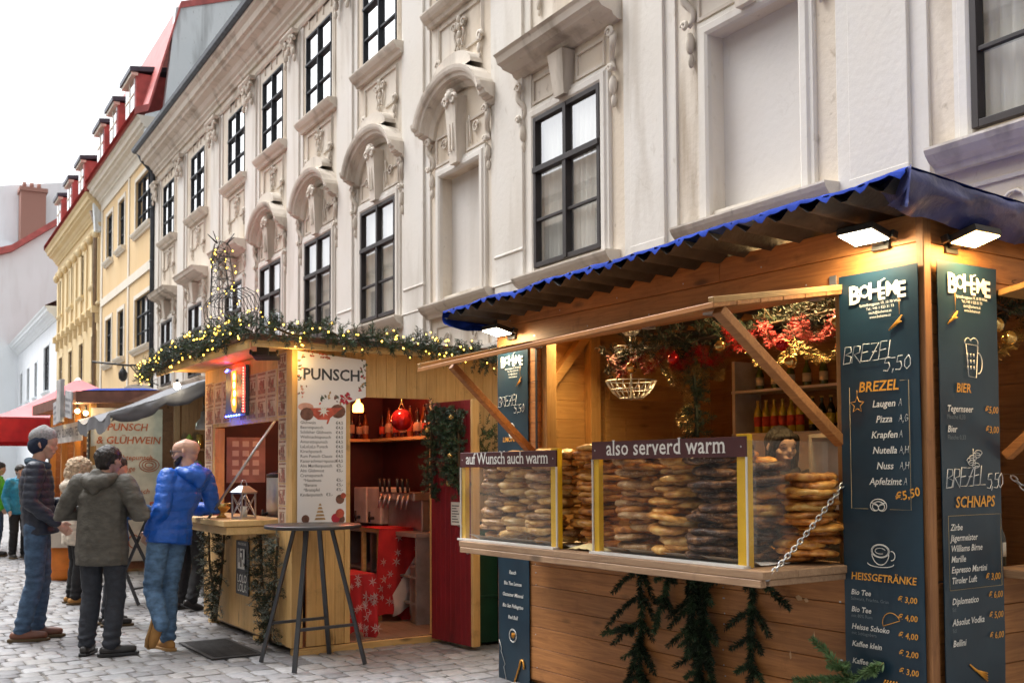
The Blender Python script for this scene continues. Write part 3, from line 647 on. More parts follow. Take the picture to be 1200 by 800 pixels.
mb = MB(); mb.add([(-6, 119.5, 28.6), (-2.2, 119.5, 27.8), (4.6, 119.5, 24.2), (4.6, 119.5, 12), (-6, 119.5, 12)] + [(-6, 121.9, 28.6), (-2.2, 121.9, 27.8), (4.6, 121.9, 24.2), (4.6, 121.9, 12), (-6, 121.9, 12)], [(0, 1, 2, 3, 4), (0, 5, 6, 1), (1, 6, 7, 2), (2, 7, 8, 3)]); mb.build('side_wing', m_lgrey, ch)

# row across the street (behind the photographer's left shoulder): closes the street canyon
tw = empty('town_house', fmat(FAC), 'plain beige town house row on the opposite side of the street', 'building'); mb = MB()
q = random.Random(2); hs2 = [(u, u + 1.3, z, z + 2.0) for u in [-14 + 3.2 * k for k in range(24)] for z in (4.2, 8.2)]
mb.box((-20, -16, 0), (-13.0, 62, 11.6)); mb.build('wall', m_cream, tw)
mb = MB()
for a, b, c, d in hs2: mb.box((-13.0, a, c), (-12.93, b, d))
mb.build('window', m_room, tw); mb = MB(); mb.box((-13.0, -16, 11.0), (-12.4, 62, 11.8)); mb.box((-13.0, -16, 7.2), (-12.85, 62, 7.5)); mb.build('cornice', m_trim, tw)
# ---------------------------------------------------------------- the pretzel stall in front
w_stall = wood('stained spruce boards', (.52, .225, .070), (.31, .12, .036), 'y', island=.14)
w_stallx = wood('stained spruce boards across', (.52, .225, .070), (.31, .12, .036), 'x', island=.14)
w_post = wood('stained spruce posts', (.40, .185, .07), (.25, .105, .04), 'z', island=.12)
w_in = wood('spruce inside', (.50, .30, .11), (.36, .19, .065), 'x', island=.12)
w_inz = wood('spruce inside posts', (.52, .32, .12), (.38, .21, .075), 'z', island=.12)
w_inshade = wood('shade-toned spruce inside', (.26, .14, .055), (.17, .085, .03), 'y', island=.12)  # darker copy of the inside spruce; the stall's inner shade is in the colour
w_shelf = wood('worn shelf board', (.42, .27, .16), (.26, .15, .085), 'y', island=.1)
m_black = M('black paint', (.015, .015, .016), .45, var=.2)
m_tarp = M('blue tarpaulin', (.003, .024, .26), .75, var=.35, scale=4, bump=.5, bscale=9, c2=(.010, .045, .33), lo=.25, hi=.75, spec=.10)
m_tarpd = M('dark folded tarpaulin', (.035, .045, .15), .35, var=.3, scale=4, bump=.8, bscale=14, spec=.6)
m_bitu = M('corrugated bitumen', (.055, .052, .050), .85, var=.3, bump=.4, bscale=40)
m_steel = M('galvanised steel', (.55, .56, .57), .35, .9, var=.15)
m_sign = M('slate blue banner vinyl', (.012, .034, .058), .34, var=.16, scale=3, spec=.45, c2=(.016, .044, .070))
m_sgw = M('white print', (.80, .79, .74), .5, var=.03)
m_sgo = M('orange print', (.78, .36, .045), .5, var=.04)
m_sgf = M('faint print', (.16, .20, .22), .5, var=.05)
m_chalk = M('chalk pen', (.74, .76, .76), .8, var=.15, scale=80)
m_led = glow('led lamp face', (1, .90, .66), 12)
m_warm = glow('warm lamp face', (1, .62, .22), 14)
m_needle = M('fir needles', (.035, .075, .030), .6, island=.45, var=.2, c2=(.05, .10, .045))
m_needle2 = M('blue fir needles', (.030, .062, .040), .6, island=.45, var=.2, c2=(.05, .085, .06))
m_ndark = M('dark fir needles', (.014, .030, .013), .65, island=.4, var=.2, c2=(.022, .042, .020))
m_stem = M('fir stem', (.09, .055, .03), .8)
boh = empty('market_stall', fmat(BOH), 'brown wooden pretzel stall with blue tarpaulin roof and dark menu banners in the foreground', 'market stall')
BL_, BD_, BH_ = 3.69, 2.2, 2.745
def planks_h(mb, y0, y1, z0, z1, xa, xb, pitch=.145, q=rng, joints=True, zoff=0.0, mat=0, gap=.003):
    z = z0 - ((z0 - zoff) % pitch)
    while z < z1 - .004:
        a, b = max(z, z0), min(z + pitch - gap, z1)
        if b - a > .012:
            if joints and y1 - y0 > 2 and q.random() < .3:
                m = q.uniform(y0 + .5, y1 - .5); mb.box((xa, y0, a), (xb, m - .001, b), mat); mb.box((xa, m + .001, a), (xb, y1, b), mat)
            else: mb.box((xa, y0, a), (xb, y1, b), mat)
        z += pitch
def planks_hx(mb, x0, x1, z0, z1, ya, yb, pitch=.145, zoff=0.0, mat=0, gap=.003):
    z = z0 - ((z0 - zoff) % pitch)
    while z < z1 - .004:
        a, b = max(z, z0), min(z + pitch - gap, z1)
        if b - a > .012: mb.box((x0, ya, a), (x1, yb, b), mat)
        z += pitch
OY0, OY1, OZ0, OZ1 = .50, 3.16, 1.0, 2.42
mb = MB()
planks_h(mb, .048, BL_, .06, OZ0, .0, .032); planks_h(mb, .048, OY0, OZ0 + .003, OZ1, .0, .032); planks_h(mb, OY1, BL_, OZ0 + .003, OZ1, 0, .032); planks_h(mb, .048, BL_, OZ1 + .003, BH_, 0, .032)
mb.build('front_wall', w_stall, boh, bevel=.0025)
EX0, EX1 = .60, 1.75
mb = MB()
planks_hx(mb, .05, BD_, .06, OZ0, .03, .062); planks_hx(mb, .05, EX0, OZ0 + .003, OZ1, .03, .062); planks_hx(mb, EX1, BD_, OZ0 + .003, OZ1, .03, .062); planks_hx(mb, .05, BD_, OZ1 + .003, BH_, .03, .062)
mb.build('end_wall', w_stallx, boh, bevel=.0025)
mb = MB(); planks_hx(mb, .035, BD_, .06, BH_, BL_ - .032, BL_, zoff=.05, gap=.0006); mb.build('end_wall', w_in, boh, bevel=.0025)
mb = MB(); planks_h(mb, .035, BL_ - .035, .06, BH_, BD_ - .032, BD_, zoff=.05, gap=.0006); mb.build('back_wall', w_inshade, boh, bevel=.0025)
mb = MB(); mb.box((-.022, .004, .03), (.030, .046, BH_ + .01)); mb.box((.0305, .012, .03), (.049, .05, BH_)); mb.build('corner_post', w_post, boh, bevel=.004)
for y in (OY0 - .02, OY1 - .06):
    mb = MB(); mb.box((.034, y, .06), (.12, y + .085, BH_ - .02)); mb.build('post', w_inz, boh, bevel=.004)
mb = MB(); mb.box((-.003, OY1 + .006, OZ0), (.036, OY1 + .03, OZ1)); mb.build('dark_slot_strip', m_black, boh)  # black strip put in for the shade of the slot by the post
mb = MB(); mb.box((.8, BL_ - .12, .1), (.9, BL_ - .034, BH_ - .03)); mb.build('post', w_inz, boh, bevel=.004)
mb = MB(); mb.beam((.30, BL_ - .08, 2.05), (.84, BL_ - .08, 2.66), .07, .09, up=(0, 1, 0)); mb.build('brace', w_in, boh, bevel=.004)
mb = MB(); mb.box((1.0, BL_ - .055, .1), (1.04, BL_ - .034, 2.2)); mb.box((1.96, BL_ - .055, .1), (2.0, BL_ - .034, 2.2)); mb.box((1.041, BL_ - .055, 2.1), (1.959, BL_ - .034, 2.2)); mb.box((1.041, BL_ - .045, .1), (1.959, BL_ - .034, 2.099)); mb.box((1.2, BL_ - .05, 1.2), (1.22, BL_ - .046, 1.95)); mb.box((1.72, BL_ - .052, .4), (1.74, BL_ - .046, 1.95)); mb.build('door', w_in, boh, bevel=.003)
mb = MB(); mb.box((.04, .04, .03), (BD_ - .04, BL_ - .04, .07)); mb.build('floor', w_stallx, boh)
mb = MB(); mb.box((.034, OY0 + .07, 2.50), (.10, OY1 - .07, 2.62)); mb.box((.5, .05, 2.63), (.58, BL_ - .05, 2.73)); mb.box((1.4, .05, 2.63), (1.48, BL_ - .05, 2.73)); mb.build('ceiling_beam', w_inshade, boh, bevel=.004)
# roof: corrugated sheet with a tarpaulin over it
def eave_z(y): return 2.795 - .028 * y
n = 120; mb = MB(); vs = []
for i in range(n + 1):
    y = -.16 + (BL_ + .26) * i / n; w = .042 * (2 / pi) * math.asin(math.sin((y + .035 * noise.noise((y * 1.7, 3, 1))) / .20 * 2 * pi) * .97)
    for x in (-.398, .4, 1.2, BD_ + .2): vs.append((x, y, eave_z(y) + w + (x + .36) * -.03))
mb.add(vs, [(4 * i + j, 4 * i + j + 1, 4 * i + j + 5, 4 * i + j + 4) for i in range(n) for j in range(3)], 0, True); mb.build('corrugated_roof', m_bitu, boh)
mb = MB(); vs = []; q = random.Random(3); n = 150
XS = [-.405, -.40, -.37, -.2, .1, .5, 1.0, 1.6, BD_ + .25]
for i in range(n + 1):
    y = -.18 + (BL_ + .30) * i / n; w = .030 * math.sin((y + .035 * noise.noise((y * 1.7, 3, 1))) / .20 * 2 * pi)
    lap = .026 + .018 * noise.noise((y * 2.3, 0, 4)) + .040 * max(0, math.sin((y + .035 * noise.noise((y * 1.7, 3, 1))) / .20 * 2 * pi)) ** 2
    for j, x in enumerate(XS):
        z = eave_z(y) + .046 + (x + .36) * -.03 + .018 * noise.noise((x * 3, y * 3, 1)) + (.25 if j < 1 else .06) * w
        if j == 0: z -= lap
        if j == 1: z -= lap * .45
        vs.append((x + .008 * noise.noise((y * 9, j, 0)), y, z))
m_ = len(XS)
mb.add(vs, [(m_ * i + j, m_ * i + j + 1, m_ * i + m_ + j + 1, m_ * i + m_ + j) for i in range(n) for j in range(m_ - 1)], 0, True)
# draped ends
for (y0, sgn, drop, xe) in ((-.18, -1, .15, BD_ + .25), (BL_ + .12, 1, .13, .9)):
    vs = []; nx, nz = 60, 8
    for i in range(nx + 1):
        x = -.40 + (xe + .40) * i / nx
        for k in range(nz + 1):
            f = k / nz
            z = eave_z(y0) + .035 + (x + .36) * -.03 + .018 * noise.noise((x * 3, y0 * 3, 1)) - drop * f * (1 + .25 * noise.noise((x * 5, k * .3, 7)))
            y = y0 + sgn * (.03 * math.sin(f * pi) + .028 * noise.noise((x * 7, f * 3, 2)) + .02 * f * noise.noise((x * 17, f * 2, 5))) + (-sgn * .10 * f * f)
            vs.append((x, y, z))
    mb.add(vs, [((nz + 1) * i + k, (nz + 1) * i + k + 1, (nz + 1) * (i + 1) + k + 1, (nz + 1) * (i + 1) + k) for i in range(nx) for k in range(nz)], 1 if y0 < 0 else 0, True)
# bunched corner
vs = []
for i in range(13):
    a = pi * .5 * i / 12
    for k in range(7):
        f = k / 6; rr = .10 + .02 * math.sin(i * 2.1)
        vs.append((-.40 + .16 * f - .03 * math.sin(a) * (1 - f), -.18 - .03 + .30 * f * (1 - .3 * math.sin(a)) , eave_z(-.3) + .05 - .19 * math.sin(a) * (1 - .45 * f) - .02 * noise.noise((i * .7, k * .6, 3)) - .02 * f))
mb.add(vs, [(7 * i + k, 7 * i + k + 1, 7 * i + 8 + k, 7 * i + 7 + k) for i in range(12) for k in range(6)], 1, True)
mb.build('tarpaulin', [m_tarp, m_tarpd], boh)
# serving shelf and flap
def shelf(x0, x1, y0, y1, z, parent, m):
    mb = MB(); k = (x1 - x0) / 3
    for i in range(3): mb.box((x0 + i * k + .001, y0, z - .038 + .0), (x0 + (i + 1) * k - .001, y1, z))
    o = mb.build('serving_shelf', m, parent, bevel=.004); return o
o = shelf(-.635, .10, .46, 3.20, 1.065, boh, w_shelf)
mb = MB(); mb.box((-.64, .47, .99), (-.60, 3.18, 1.026)); mb.box((-.58, .47, .995), (-.01, .51, 1.0261)); mb.box((-.58, 3.13, .995), (-.01, 3.17, 1.0261)); mb.build('shelf_frame', w_shelf, boh, bevel=.003)
mb = MB()
for i in range(6):
    x = -.93 + i * .155; z = 2.275 + (x + .93) * .155
    a = .154
    dz = -.075 * (1 - i / 5.2); dz2 = -.075 * (1 - (i + 1) / 5.2)
    mb.add([(x, .46, z), (x + a - .002, .46, z + a * .155), (x + a - .002, 3.24, z + a * .155 + dz2), (x, 3.24, z + dz), (x, .46, z + .026), (x + a - .002, .46, z + .026 + a * .155), (x + a - .002, 3.24, z + .026 + a * .155 + dz2), (x, 3.24, z + .026 + dz)],
           [(0, 3, 2, 1), (4, 5, 6, 7), (0, 1, 5, 4), (1, 2, 6, 5), (2, 3, 7, 6), (3, 0, 4, 7)])
mb.build('flap', w_stall, boh, bevel=.003)
for pq in (((-.93, .475, 2.31), (-.01, .475, 2.452)), ((-.93, 3.22, 2.24), (-.01, 3.22, 2.452))):
    mb = MB(); mb.beam(*pq, .035, .03); mb.build('flap_edge', w_in, boh, bevel=.003)
for y0, y1, xa in ((.50, .50, -.86), (3.24, 3.22, -.66)):
    mb = MB(); mb.beam((xa, y0, 2.265 + (xa + .93) * .15 - (.05 if y0 > 2 else 0)), (-.015, y1, 1.67), .045, .06, up=(0, 1, 0)); mb.build('strut', w_stall, boh, bevel=.004)
mb = MB()
for y in (.6, 1.9, 3.1): mb.box((-.05, y, 2.405), (-.002, y + .07, 2.43))
mb.build('hinge', m_steel, boh)
mb = MB(); mb.box((-.86, .50, 2.262), (-.78, .60, 2.274)); mb.box((-.012, .52, 2.45), (-.002, .56, 2.52)); mb.build('bracket', m_steel, boh)
mb = MB(); q = random.Random(41)
for k in range(44):
    z = .13 + .145 * q.randrange(6) + q.choice((.02, -.04)); y = q.choice((.53, 1.35, 2.1, 3.2, 3.62)) + q.uniform(-.01, .01); mb.cyl((-.0022, y, z), (.004, y, z), .0045, seg=8)
for k in range(12):
    z = 2.50 + .145 * (k % 2); y = .1 + .31 * k; mb.cyl((-.0022, y, z), (.004, y, z), .0045, seg=8)
mb.build('screw_heads', m_steel, boh)
mb = MB()
for y, z, w, h in ((.78, .86, .05, .025), (.74, .855, .03, .02), (.70, .66, .012, .05), (.86, .55, .015, .04), (.88, .8, .01, .06), (2.6, .74, .05, .006)): mb.add([(-.0015, y, z), (-.0015, y + w * .6, z - h * .2), (-.0015, y + w, z + h * .5), (-.0015, y + w * .5, z + h), (-.0015, y + w * .1, z + h * .6)], [(4, 3, 2, 1, 0)])
mb.build('scuff_marks', M('bare scuffed wood', (.55, .36, .20), .8), boh)
# right end hatch: flap, shelf, strut
o = MB(); o.box((EX0, -.9, 2.22), (EX1, -.002, 2.25), T=Matrix.Translation((0, 0, 2.25)) @ Matrix.Rotation(rad(-9), 4, 'X') @ Matrix.Translation((0, 0, -2.07))); o.build('flap', w_in, boh, bevel=.003)
o = MB(); o.box((EX0 - .04, -.6, 1.005), (EX1, .1, 1.045)); o.box((EX0 - .02, -.58, .965), (EX1, -.54, 1.004)); o.build('serving_shelf', w_shelf, boh, bevel=.004)
o = MB(); o.beam((.585, -.015, 1.60), (.585, -.80, 2.26), .045, .06, up=(1, 0, 0)); o.build('strut', w_stall, boh, bevel=.004)
def chain(mb, p, q_, n, r=.0042):
    p, q_ = Vector(p), Vector(q_); sag = .02
    for i in range(n):
        f = (i + .5) / n; c = p.lerp(q_, f) - Vector((0, 0, sag * math.sin(f * pi))); d = (q_ - p).normalized(); L_ = (q_ - p).length / n * .72
        a = d.orthogonal().normalized(); b = d.cross(a)
        if i % 2: a, b = b, a
        mb.tube([c + d * L_ * math.cos(2 * pi * k / 8) + a * r * 2.6 * math.sin(2 * pi * k / 8) for k in range(8)], r, 4, 0, closed=True)
mb = MB(); chain(mb, (-.60, .47, 1.03), (-.01, .478, 1.49), 26); mb.build('chain', m_steel, boh)
mb = MB(); chain(mb, (.63, -.01, 1.50), (.63, -.56, 1.04), 24); mb.build('chain', m_steel, boh)
# flood lamps on brackets
def flood(parent, T, face, nm='flood_lamp'):
    mb = MB(); mb.box((-.105, -.075, -.012), (.105, .075, .022)); mb.box((-.03, .075, -.01), (.03, .13, .03)); mb.box((-.05, .125, -.03), (.05, .145, .05)); mb.box((-.12, .06, -.006), (-.1, .10, .03)); mb.box((.1, .06, -.006), (.12, .10, .03))
    o = mb.build(nm, m_black, parent, T=T, bevel=.004)
    f = MB(); f.box((-.095, -.066, -.0165), (.095, .066, -.0125)); f.build('lamp_face', face, o); return o
# lamp local: y towards the wall, -z down
def lampT(x, y, z, rz, tilt): return Matrix.Translation((x, y, z)) @ Matrix.Rotation(rz, 4, 'Z') @ Matrix.Rotation(tilt, 4, 'X')
def spot(T, e, c, size=.12, spread=pi):
    l = bpy.data.lights.new('lamp_light', 'AREA'); l.shape = 'RECTANGLE'; l.size = size * 1.5; l.size_y = size; l.energy = e; l.color = c; l.spread = spread
    o = bpy.data.objects.new('lamp_light', l); COL.objects.link(o); o.matrix_world = T; return o
for (T, face, e, c) in ((lampT(-.14, .245, 2.66, -pi / 2, rad(-14)), m_led, 6, (1, .76, .42)), (lampT(-.14, 3.47, 2.56, -pi / 2, rad(-14)), m_led, 5, (1, .80, .48)), (lampT(.225, -.10, 2.63, 0, rad(-14)), m_warm, 6, (1, .62, .22))):
    o = flood(boh, T, face)
    spot(fmat(BOH) @ T @ Matrix.Translation((0, 0, -.022)) @ Matrix.Rotation(rad(38), 4, 'X'), e, c)
# inside lamps: two batten lamps under the ceiling
for y in (1.0, 3.0):
    mb = MB(); mb.box((.22, y - .25, 2.70), (.28, y + .25, 2.73)); o = mb.build('batten_lamp', m_black, boh); f = MB(); f.box((.225, y - .24, 2.685), (.275, y + .24, 2.6995)); f.build('lamp_face', glow('batten glow', (1, .62, .25), 6), o)
    spot(fmat(BOH) @ Matrix.Translation((.25, y, 2.675)) @ Matrix.Rotation(rad(34), 4, 'Y'), 24 if y > 2 else 17, (1, .66, .28), .3)
# -------- printed banners
def banner(T, Wd, Hh, kind, label, q):
    e = empty('menu_banner', fmat(BOH) @ T, label, 'menu banner')
    # local: x to the reader's right, y up from the bottom edge, z towards the reader
    mb = MB(); nx, ny = 8, 60; vs = []
    def bz(x, y): return .006 + .004 * noise.noise((x * 5 + len(kind), y * 2.2, 3)) + .0025 * noise.noise((x * 9, y * 7, 9))
    for j in range(ny + 1):
        for i in range(nx + 1):
            x, y = Wd * i / nx, Hh * j / ny; vs.append((x, y, bz(x, y)))
    k = nx + 1; fs = [(j * k + i, j * k + i + 1, (j + 1) * k + i + 1, (j + 1) * k + i) for j in range(ny) for i in range(nx)]
    nb = len(vs); vs += [(0, 0, .001), (Wd, 0, .001), (Wd, Hh, .001), (0, Hh, .001)]; fs += [(nb, nb + 3, nb + 2, nb + 1)]
    mb.add(vs, fs, 0, True); mb.build('sheet', m_sign, e)
    L = MB(); I = Matrix.Translation((0, 0, .0135)); c = Wd / 2; s = Wd / .456; top = Hh
    def tx(b, x, y, sz, m=0, al='CENTER', **kw): put_text(L, b, I, x, top - y, sz * s, m, align=al, **kw)
    IT = dict(bold=.012, shear=.22, serif=.035)
    # logo in chunky uneven capitals
    logo = MB(); x = c - .165 * s
    for ch, sz, dy, adv in (('B', .125, -.012, .076), ('O', .085, .012, .066), ('H', .112, 0, .072), ('E', .082, -.010, .052), ('M', .095, .004, .076), ('E', .105, -.012, .05)):
        put_text(L, ch, I, x, top - (.135 - dy), sz * s, 0, align='LEFT', bold=.030, sp=1); x += adv * s * .82
    L.tube([I @ Vector((c + .028 * s, top - .058, 0)), I @ Vector((c + .052 * s, top - .048, 0))], .004 * s, 4, 0)
    for i, b in enumerate(('Spittelberggasse 19, 10 70 Wien', 'Tel.: +43 1 523 31 73', 'tisch@boheme.at', 'www.boheme.at')): tx(b, c + .02 * s, .168 + .021 * i, .0185, bold=.008)
    # dried bundle on a thread
    bx = c + (.10 if kind != 'bier' else -.14) * s
    line(L, [(bx + .03 * s, top - .15), (bx + .03 * s, top - .23)], I, 1, .0015 * s)
    for i in range(7): line(L, [(bx - .03 * s + .012 * i * s, top - (.30 - .006 * i)), (bx + .045 * s - .004 * i * s, top - (.235 + .006 * i))], I, 1, .004 * s)
    def hand(y, sc=1):
        chalk(L, 'BREZEL', I, .025 * s, top - y, .085 * s * sc, 3, .0022 * s, .62, rise=.02)
    if kind in ('brezel', 'left'):
        hand(.44); chalk(L, '5,50', I, c + .035 * s, top - .492, .066 * s, 3, .0022 * s, .72)
    if kind == 'brezel':
        tx('BREZEL', c - .0, .584, .070, 1, bold=.016, shear=.15, serif=.035)
        z = [(c - .06 * s - .125 * s, top - .558), (.06 * s, top - .558), (.06 * s, top - 1.152), (c - .07 * s, top - 1.152)]; line(L, z[1:], I, 4, .0016 * s); line(L, [(c + .125 * s, top - .543), (Wd - .055 * s, top - .543), (Wd - .055 * s, top - 1.152), (c + .055 * s, top - 1.152)], I, 4, .0016 * s)
        st = [(.105 * s + (.042 if i % 2 == 0 else .019) * s * math.cos(pi / 2 + i * pi / 5), top - .645 + (.042 if i % 2 == 0 else .019) * s * math.sin(pi / 2 + i * pi / 5)) for i in range(10)]; line(L, st, I, 1, .0022 * s, True); line(L, [(.105 * s, top - .60), (.105 * s, top - .575)], I, 1, .0018 * s)
        for i, (b, a) in enumerate((('Laugen', 'A'), ('Pizza', 'A,G'), ('Krapfen', 'A'), ('Nutella', 'A,H'), ('Nuss', 'A,H'), ('Apfelzimt', 'A'))):
            y = .662 + .0745 * i; tx(b, c + .03 * s, y, .047, 0, **IT); chalk(L, a, I, c + .115 * s + (.02 * s if len(b) > 8 else 0), top - y, .034 * s, 3, .0012 * s, .62)
        put_text(L, '€5,50', I @ Matrix.Translation((c + .09 * s, top - 1.115, 0)) @ Matrix.Rotation(rad(14), 4, 'Z'), 0, 0, .058 * s, 1, align='LEFT', bold=.014, shear=.1, serif=.03)
        for dw in (.115, .085): line(L, [(c - .01 * s + px, top - 1.15 + py) for px, py in pretzel_pts(dw * s)], I, 0, .0022 * s)
        for rr in (.052, .046): line(L, arc(c - .005 * s, top - 1.352, rr * s, rr * .62 * s, 0, 360, 20), I, 0, .0018 * s)
        line(L, arc(c - .005 * s, top - 1.357, .05 * s, .062 * s, 190, 350), I, 0, .0022 * s); line(L, arc(c + .058 * s, top - 1.372, .02 * s, .022 * s, -100, 100), I, 0, .002 * s); line(L, arc(c - .005 * s, top - 1.412, .075 * s, .018 * s, 180, 360), I, 0, .002 * s)
        line(L, arc(c - .005 * s, top - 1.352, .03 * s, .014 * s, 20, 300), I, 0, .0015 * s)
        tx('HEISSGETRÄNKE', c + .005 * s, 1.498, .050, 1, bold=.012, shear=.12, serif=.03)
        for i, (b, sub, p_) in enumerate((('Bio Tee', 'Schwarz, Früchte, Grün', '3,00'), ('Bio Tee', 'mit 80% Rum', '4,00'), ('Heisse Schoko', 'mit Schlagobers', '4,00'), ('Kaffee klein', '', '2,00'), ('Kaffee groß', '', '3,00'))):
            y = 1.572 + .0835 * i; tx(b, .045 * s, y, .037, 0, 'LEFT', **IT); tx(sub, .045 * s, y + .027, .023, 2, 'LEFT'); tx('€ ' + p_, Wd - .035 * s, y + .012, .040, 1, 'RIGHT', bold=.012, shear=.12)
        line(L, arc(c + .05 * s, top - 1.69, .05 * s, .05 * s, 20, 200), I, 1, .0018 * s); line(L, [(c + .097 * s, top - 1.673), (c + .003 * s, top - 1.707)], I, 1, .0018 * s)
        for i in range(5): line(L, [(c - .01 * s + .016 * i * s, top - 2.0), (c + .01 * s + .016 * i * s, top - 1.96)], I, 1, .004 * s)
    if kind == 'bier':
        for b in ([(-.045, .085), (-.03, -.07), (.03, -.075), (.045, .08)], ): line(L, [(c + x_ * s + .01 * s, top - (.47 - y_)) for x_, y_ in b], I, 0, .0024 * s, True)
        line(L, [(c - .04 * s, top - .385)] + arc(c - .02 * s, top - .38, .025 * s, .022 * s, 180, 20, 6) + arc(c + .028 * s, top - .378, .03 * s, .022 * s, 160, -20, 6), I, 0, .0024 * s)
        line(L, arc(c + .055 * s, top - .475, .032 * s, .048 * s, -95, 95), I, 0, .003 * s)
        for i in range(3):
            for j in range(3): line(L, [(c + (-.026 + .024 * i) * s, top - (.43 + .03 * j)), (c + (-.024 + .024 * i) * s, top - (.447 + .03 * j))], I, 0, .0034 * s)
        tx('BIER', c - .06 * s, .618, .058, 1, bold=.014, shear=.14, serif=.03)
        for i, (b, p_) in enumerate((('Tegernseer', '5,00'), ('Bier', '3,00'))):
            y = .712 + .096 * i; tx(b, .04 * s, y, .042, 0, 'LEFT', **IT); tx('Flasche 0,33', .04 * s, y + .034, .028, 2, 'LEFT'); tx('€' + p_, Wd - .02 * s, y, .044, 1, 'RIGHT', bold=.012, shear=.12)
        for i in range(6): line(L, arc(c + .01 * s + .03 * math.cos(i) * s, top - (0.905 + .012 * i), .03 * s, .012 * s, 0, 360, 8), I, 0, .0018 * s)
        line(L, [(c, top - .885), (c, top - .96)], I, 0, .0018 * s)
        chalk(L, 'BREZEL', I, .02 * s, top - 1.07, .085 * s, 3, .0022 * s, .60, rise=.03); chalk(L, '5,50', I, Wd - .125 * s, top - 1.075, .068 * s, 3, .002 * s, .5)
        tx('SCHNAPS', c + .01 * s, 1.162, .070, 1, bold=.016, shear=.15, serif=.035)
        line(L, [(.03 * s, top - 1.2), (Wd - .025 * s, top - 1.2), (Wd - .025 * s, top - 1.545), (.03 * s, top - 1.545)], I, 4, .0016 * s, True)
        for i, b in enumerate(('Zirbe', 'Jägermeister', 'Williams Birne', 'Marille', 'Espresso Martini', 'Tiroler Luft')): tx(b, .045 * s, 1.268 + .0495 * i, .040, 0, 'LEFT', **IT)
        tx('€ 3,00', Wd - .035 * s, 1.515, .044, 1, 'RIGHT', bold=.012, shear=.12)
        for i, (b, p_) in enumerate((('Diplomatico', '6,00'), ('Absolut Vodka', '5,00'), ('Bellini', '6,00'))):
            y = 1.612 + .097 * i; tx(b, .045 * s, y, .040, 0, 'LEFT', **IT); tx('€ ' + p_, Wd - .02 * s, y - .01, .042, 1, 'RIGHT', bold=.012, shear=.12)
            if i < 2: tx('5cl', .045 * s, y + .032, .024, 2, 'LEFT')
        for i in range(4): line(L, [(c - .06 * s + .012 * i * s, top - (1.90 + .01 * i)), (c + .07 * s, top - (1.99 - .012 * i))], I, 1, .004 * s)
    if kind == 'left':
        line(L, arc(c - .0 * s, top - .62, .045 * s, .06 * s, 0, 360, 16), I, 0, .004 * s); line(L, arc(c, top - .635, .028 * s, .03 * s, 180, 360), I, 0, .004 * s)
        tx('LIMONADE', c, .70, .055, 1, bold=.014, shear=.12, serif=.03); tx('Bio Tee', .03 * s, .79, .038, 0, 'LEFT', **IT)
        for i, b in enumerate(('Rauch', 'Bio Tee Lemon', 'Gasteiner Mineral', 'Bio San Pellegrino', 'Red Bull')): tx(b, c, 1.665 + .0815 * i, .042, 0, **IT)
        for rr in (.055, .048): line(L, arc(c, top - 2.11, rr * s, rr * s, 0, 360, 20), I, 0, .002 * s)
        for i in range(5): line(L, [(c - .02 * s + .01 * i * s, top - (2.12 + .008 * (i % 2))), (c - .01 * s + .01 * i * s, top - 2.09)], I, 1, .004 * s)
        line(L, [(.02 * s, top - 2.16), (.06 * s, top - 2.22), (.05 * s, top - 2.24), (.11 * s, top - 2.33), (.09 * s, top - 2.35), (.15 * s, top - 2.5)], I, 0, .0024 * s)
        line(L, [(c + .01 * s, top - 2.46), (c + .10 * s, top - 2.31)] + arc(c + .13 * s, top - 2.31, .03 * s, .045 * s, 180, -30, 8), I, 1, .009 * s)
    L.build('lettering', [m_sgw, m_sgo, m_sgf, m_chalk, M('gold line', (.30, .24, .13), .5)], e)
    return e
q = random.Random(2)
banner(front_plane(-.034, .478, .10) @ Matrix.Rotation(0, 4, 'Z'), .452, 2.40, 'brezel', 'dark blue banner headed BREZEL with prices on the stall front beside the corner post', q)
banner(end_plane(.058, -.004, -.08), .478, 2.60, 'bier', 'dark blue banner headed BIER and SCHNAPS on the short end wall of the stall', q)
banner(front_plane(-.008, 3.665, -.15), .40, 2.60, 'left', 'dark blue banner at the far left end of the pretzel stall behind a case', q)
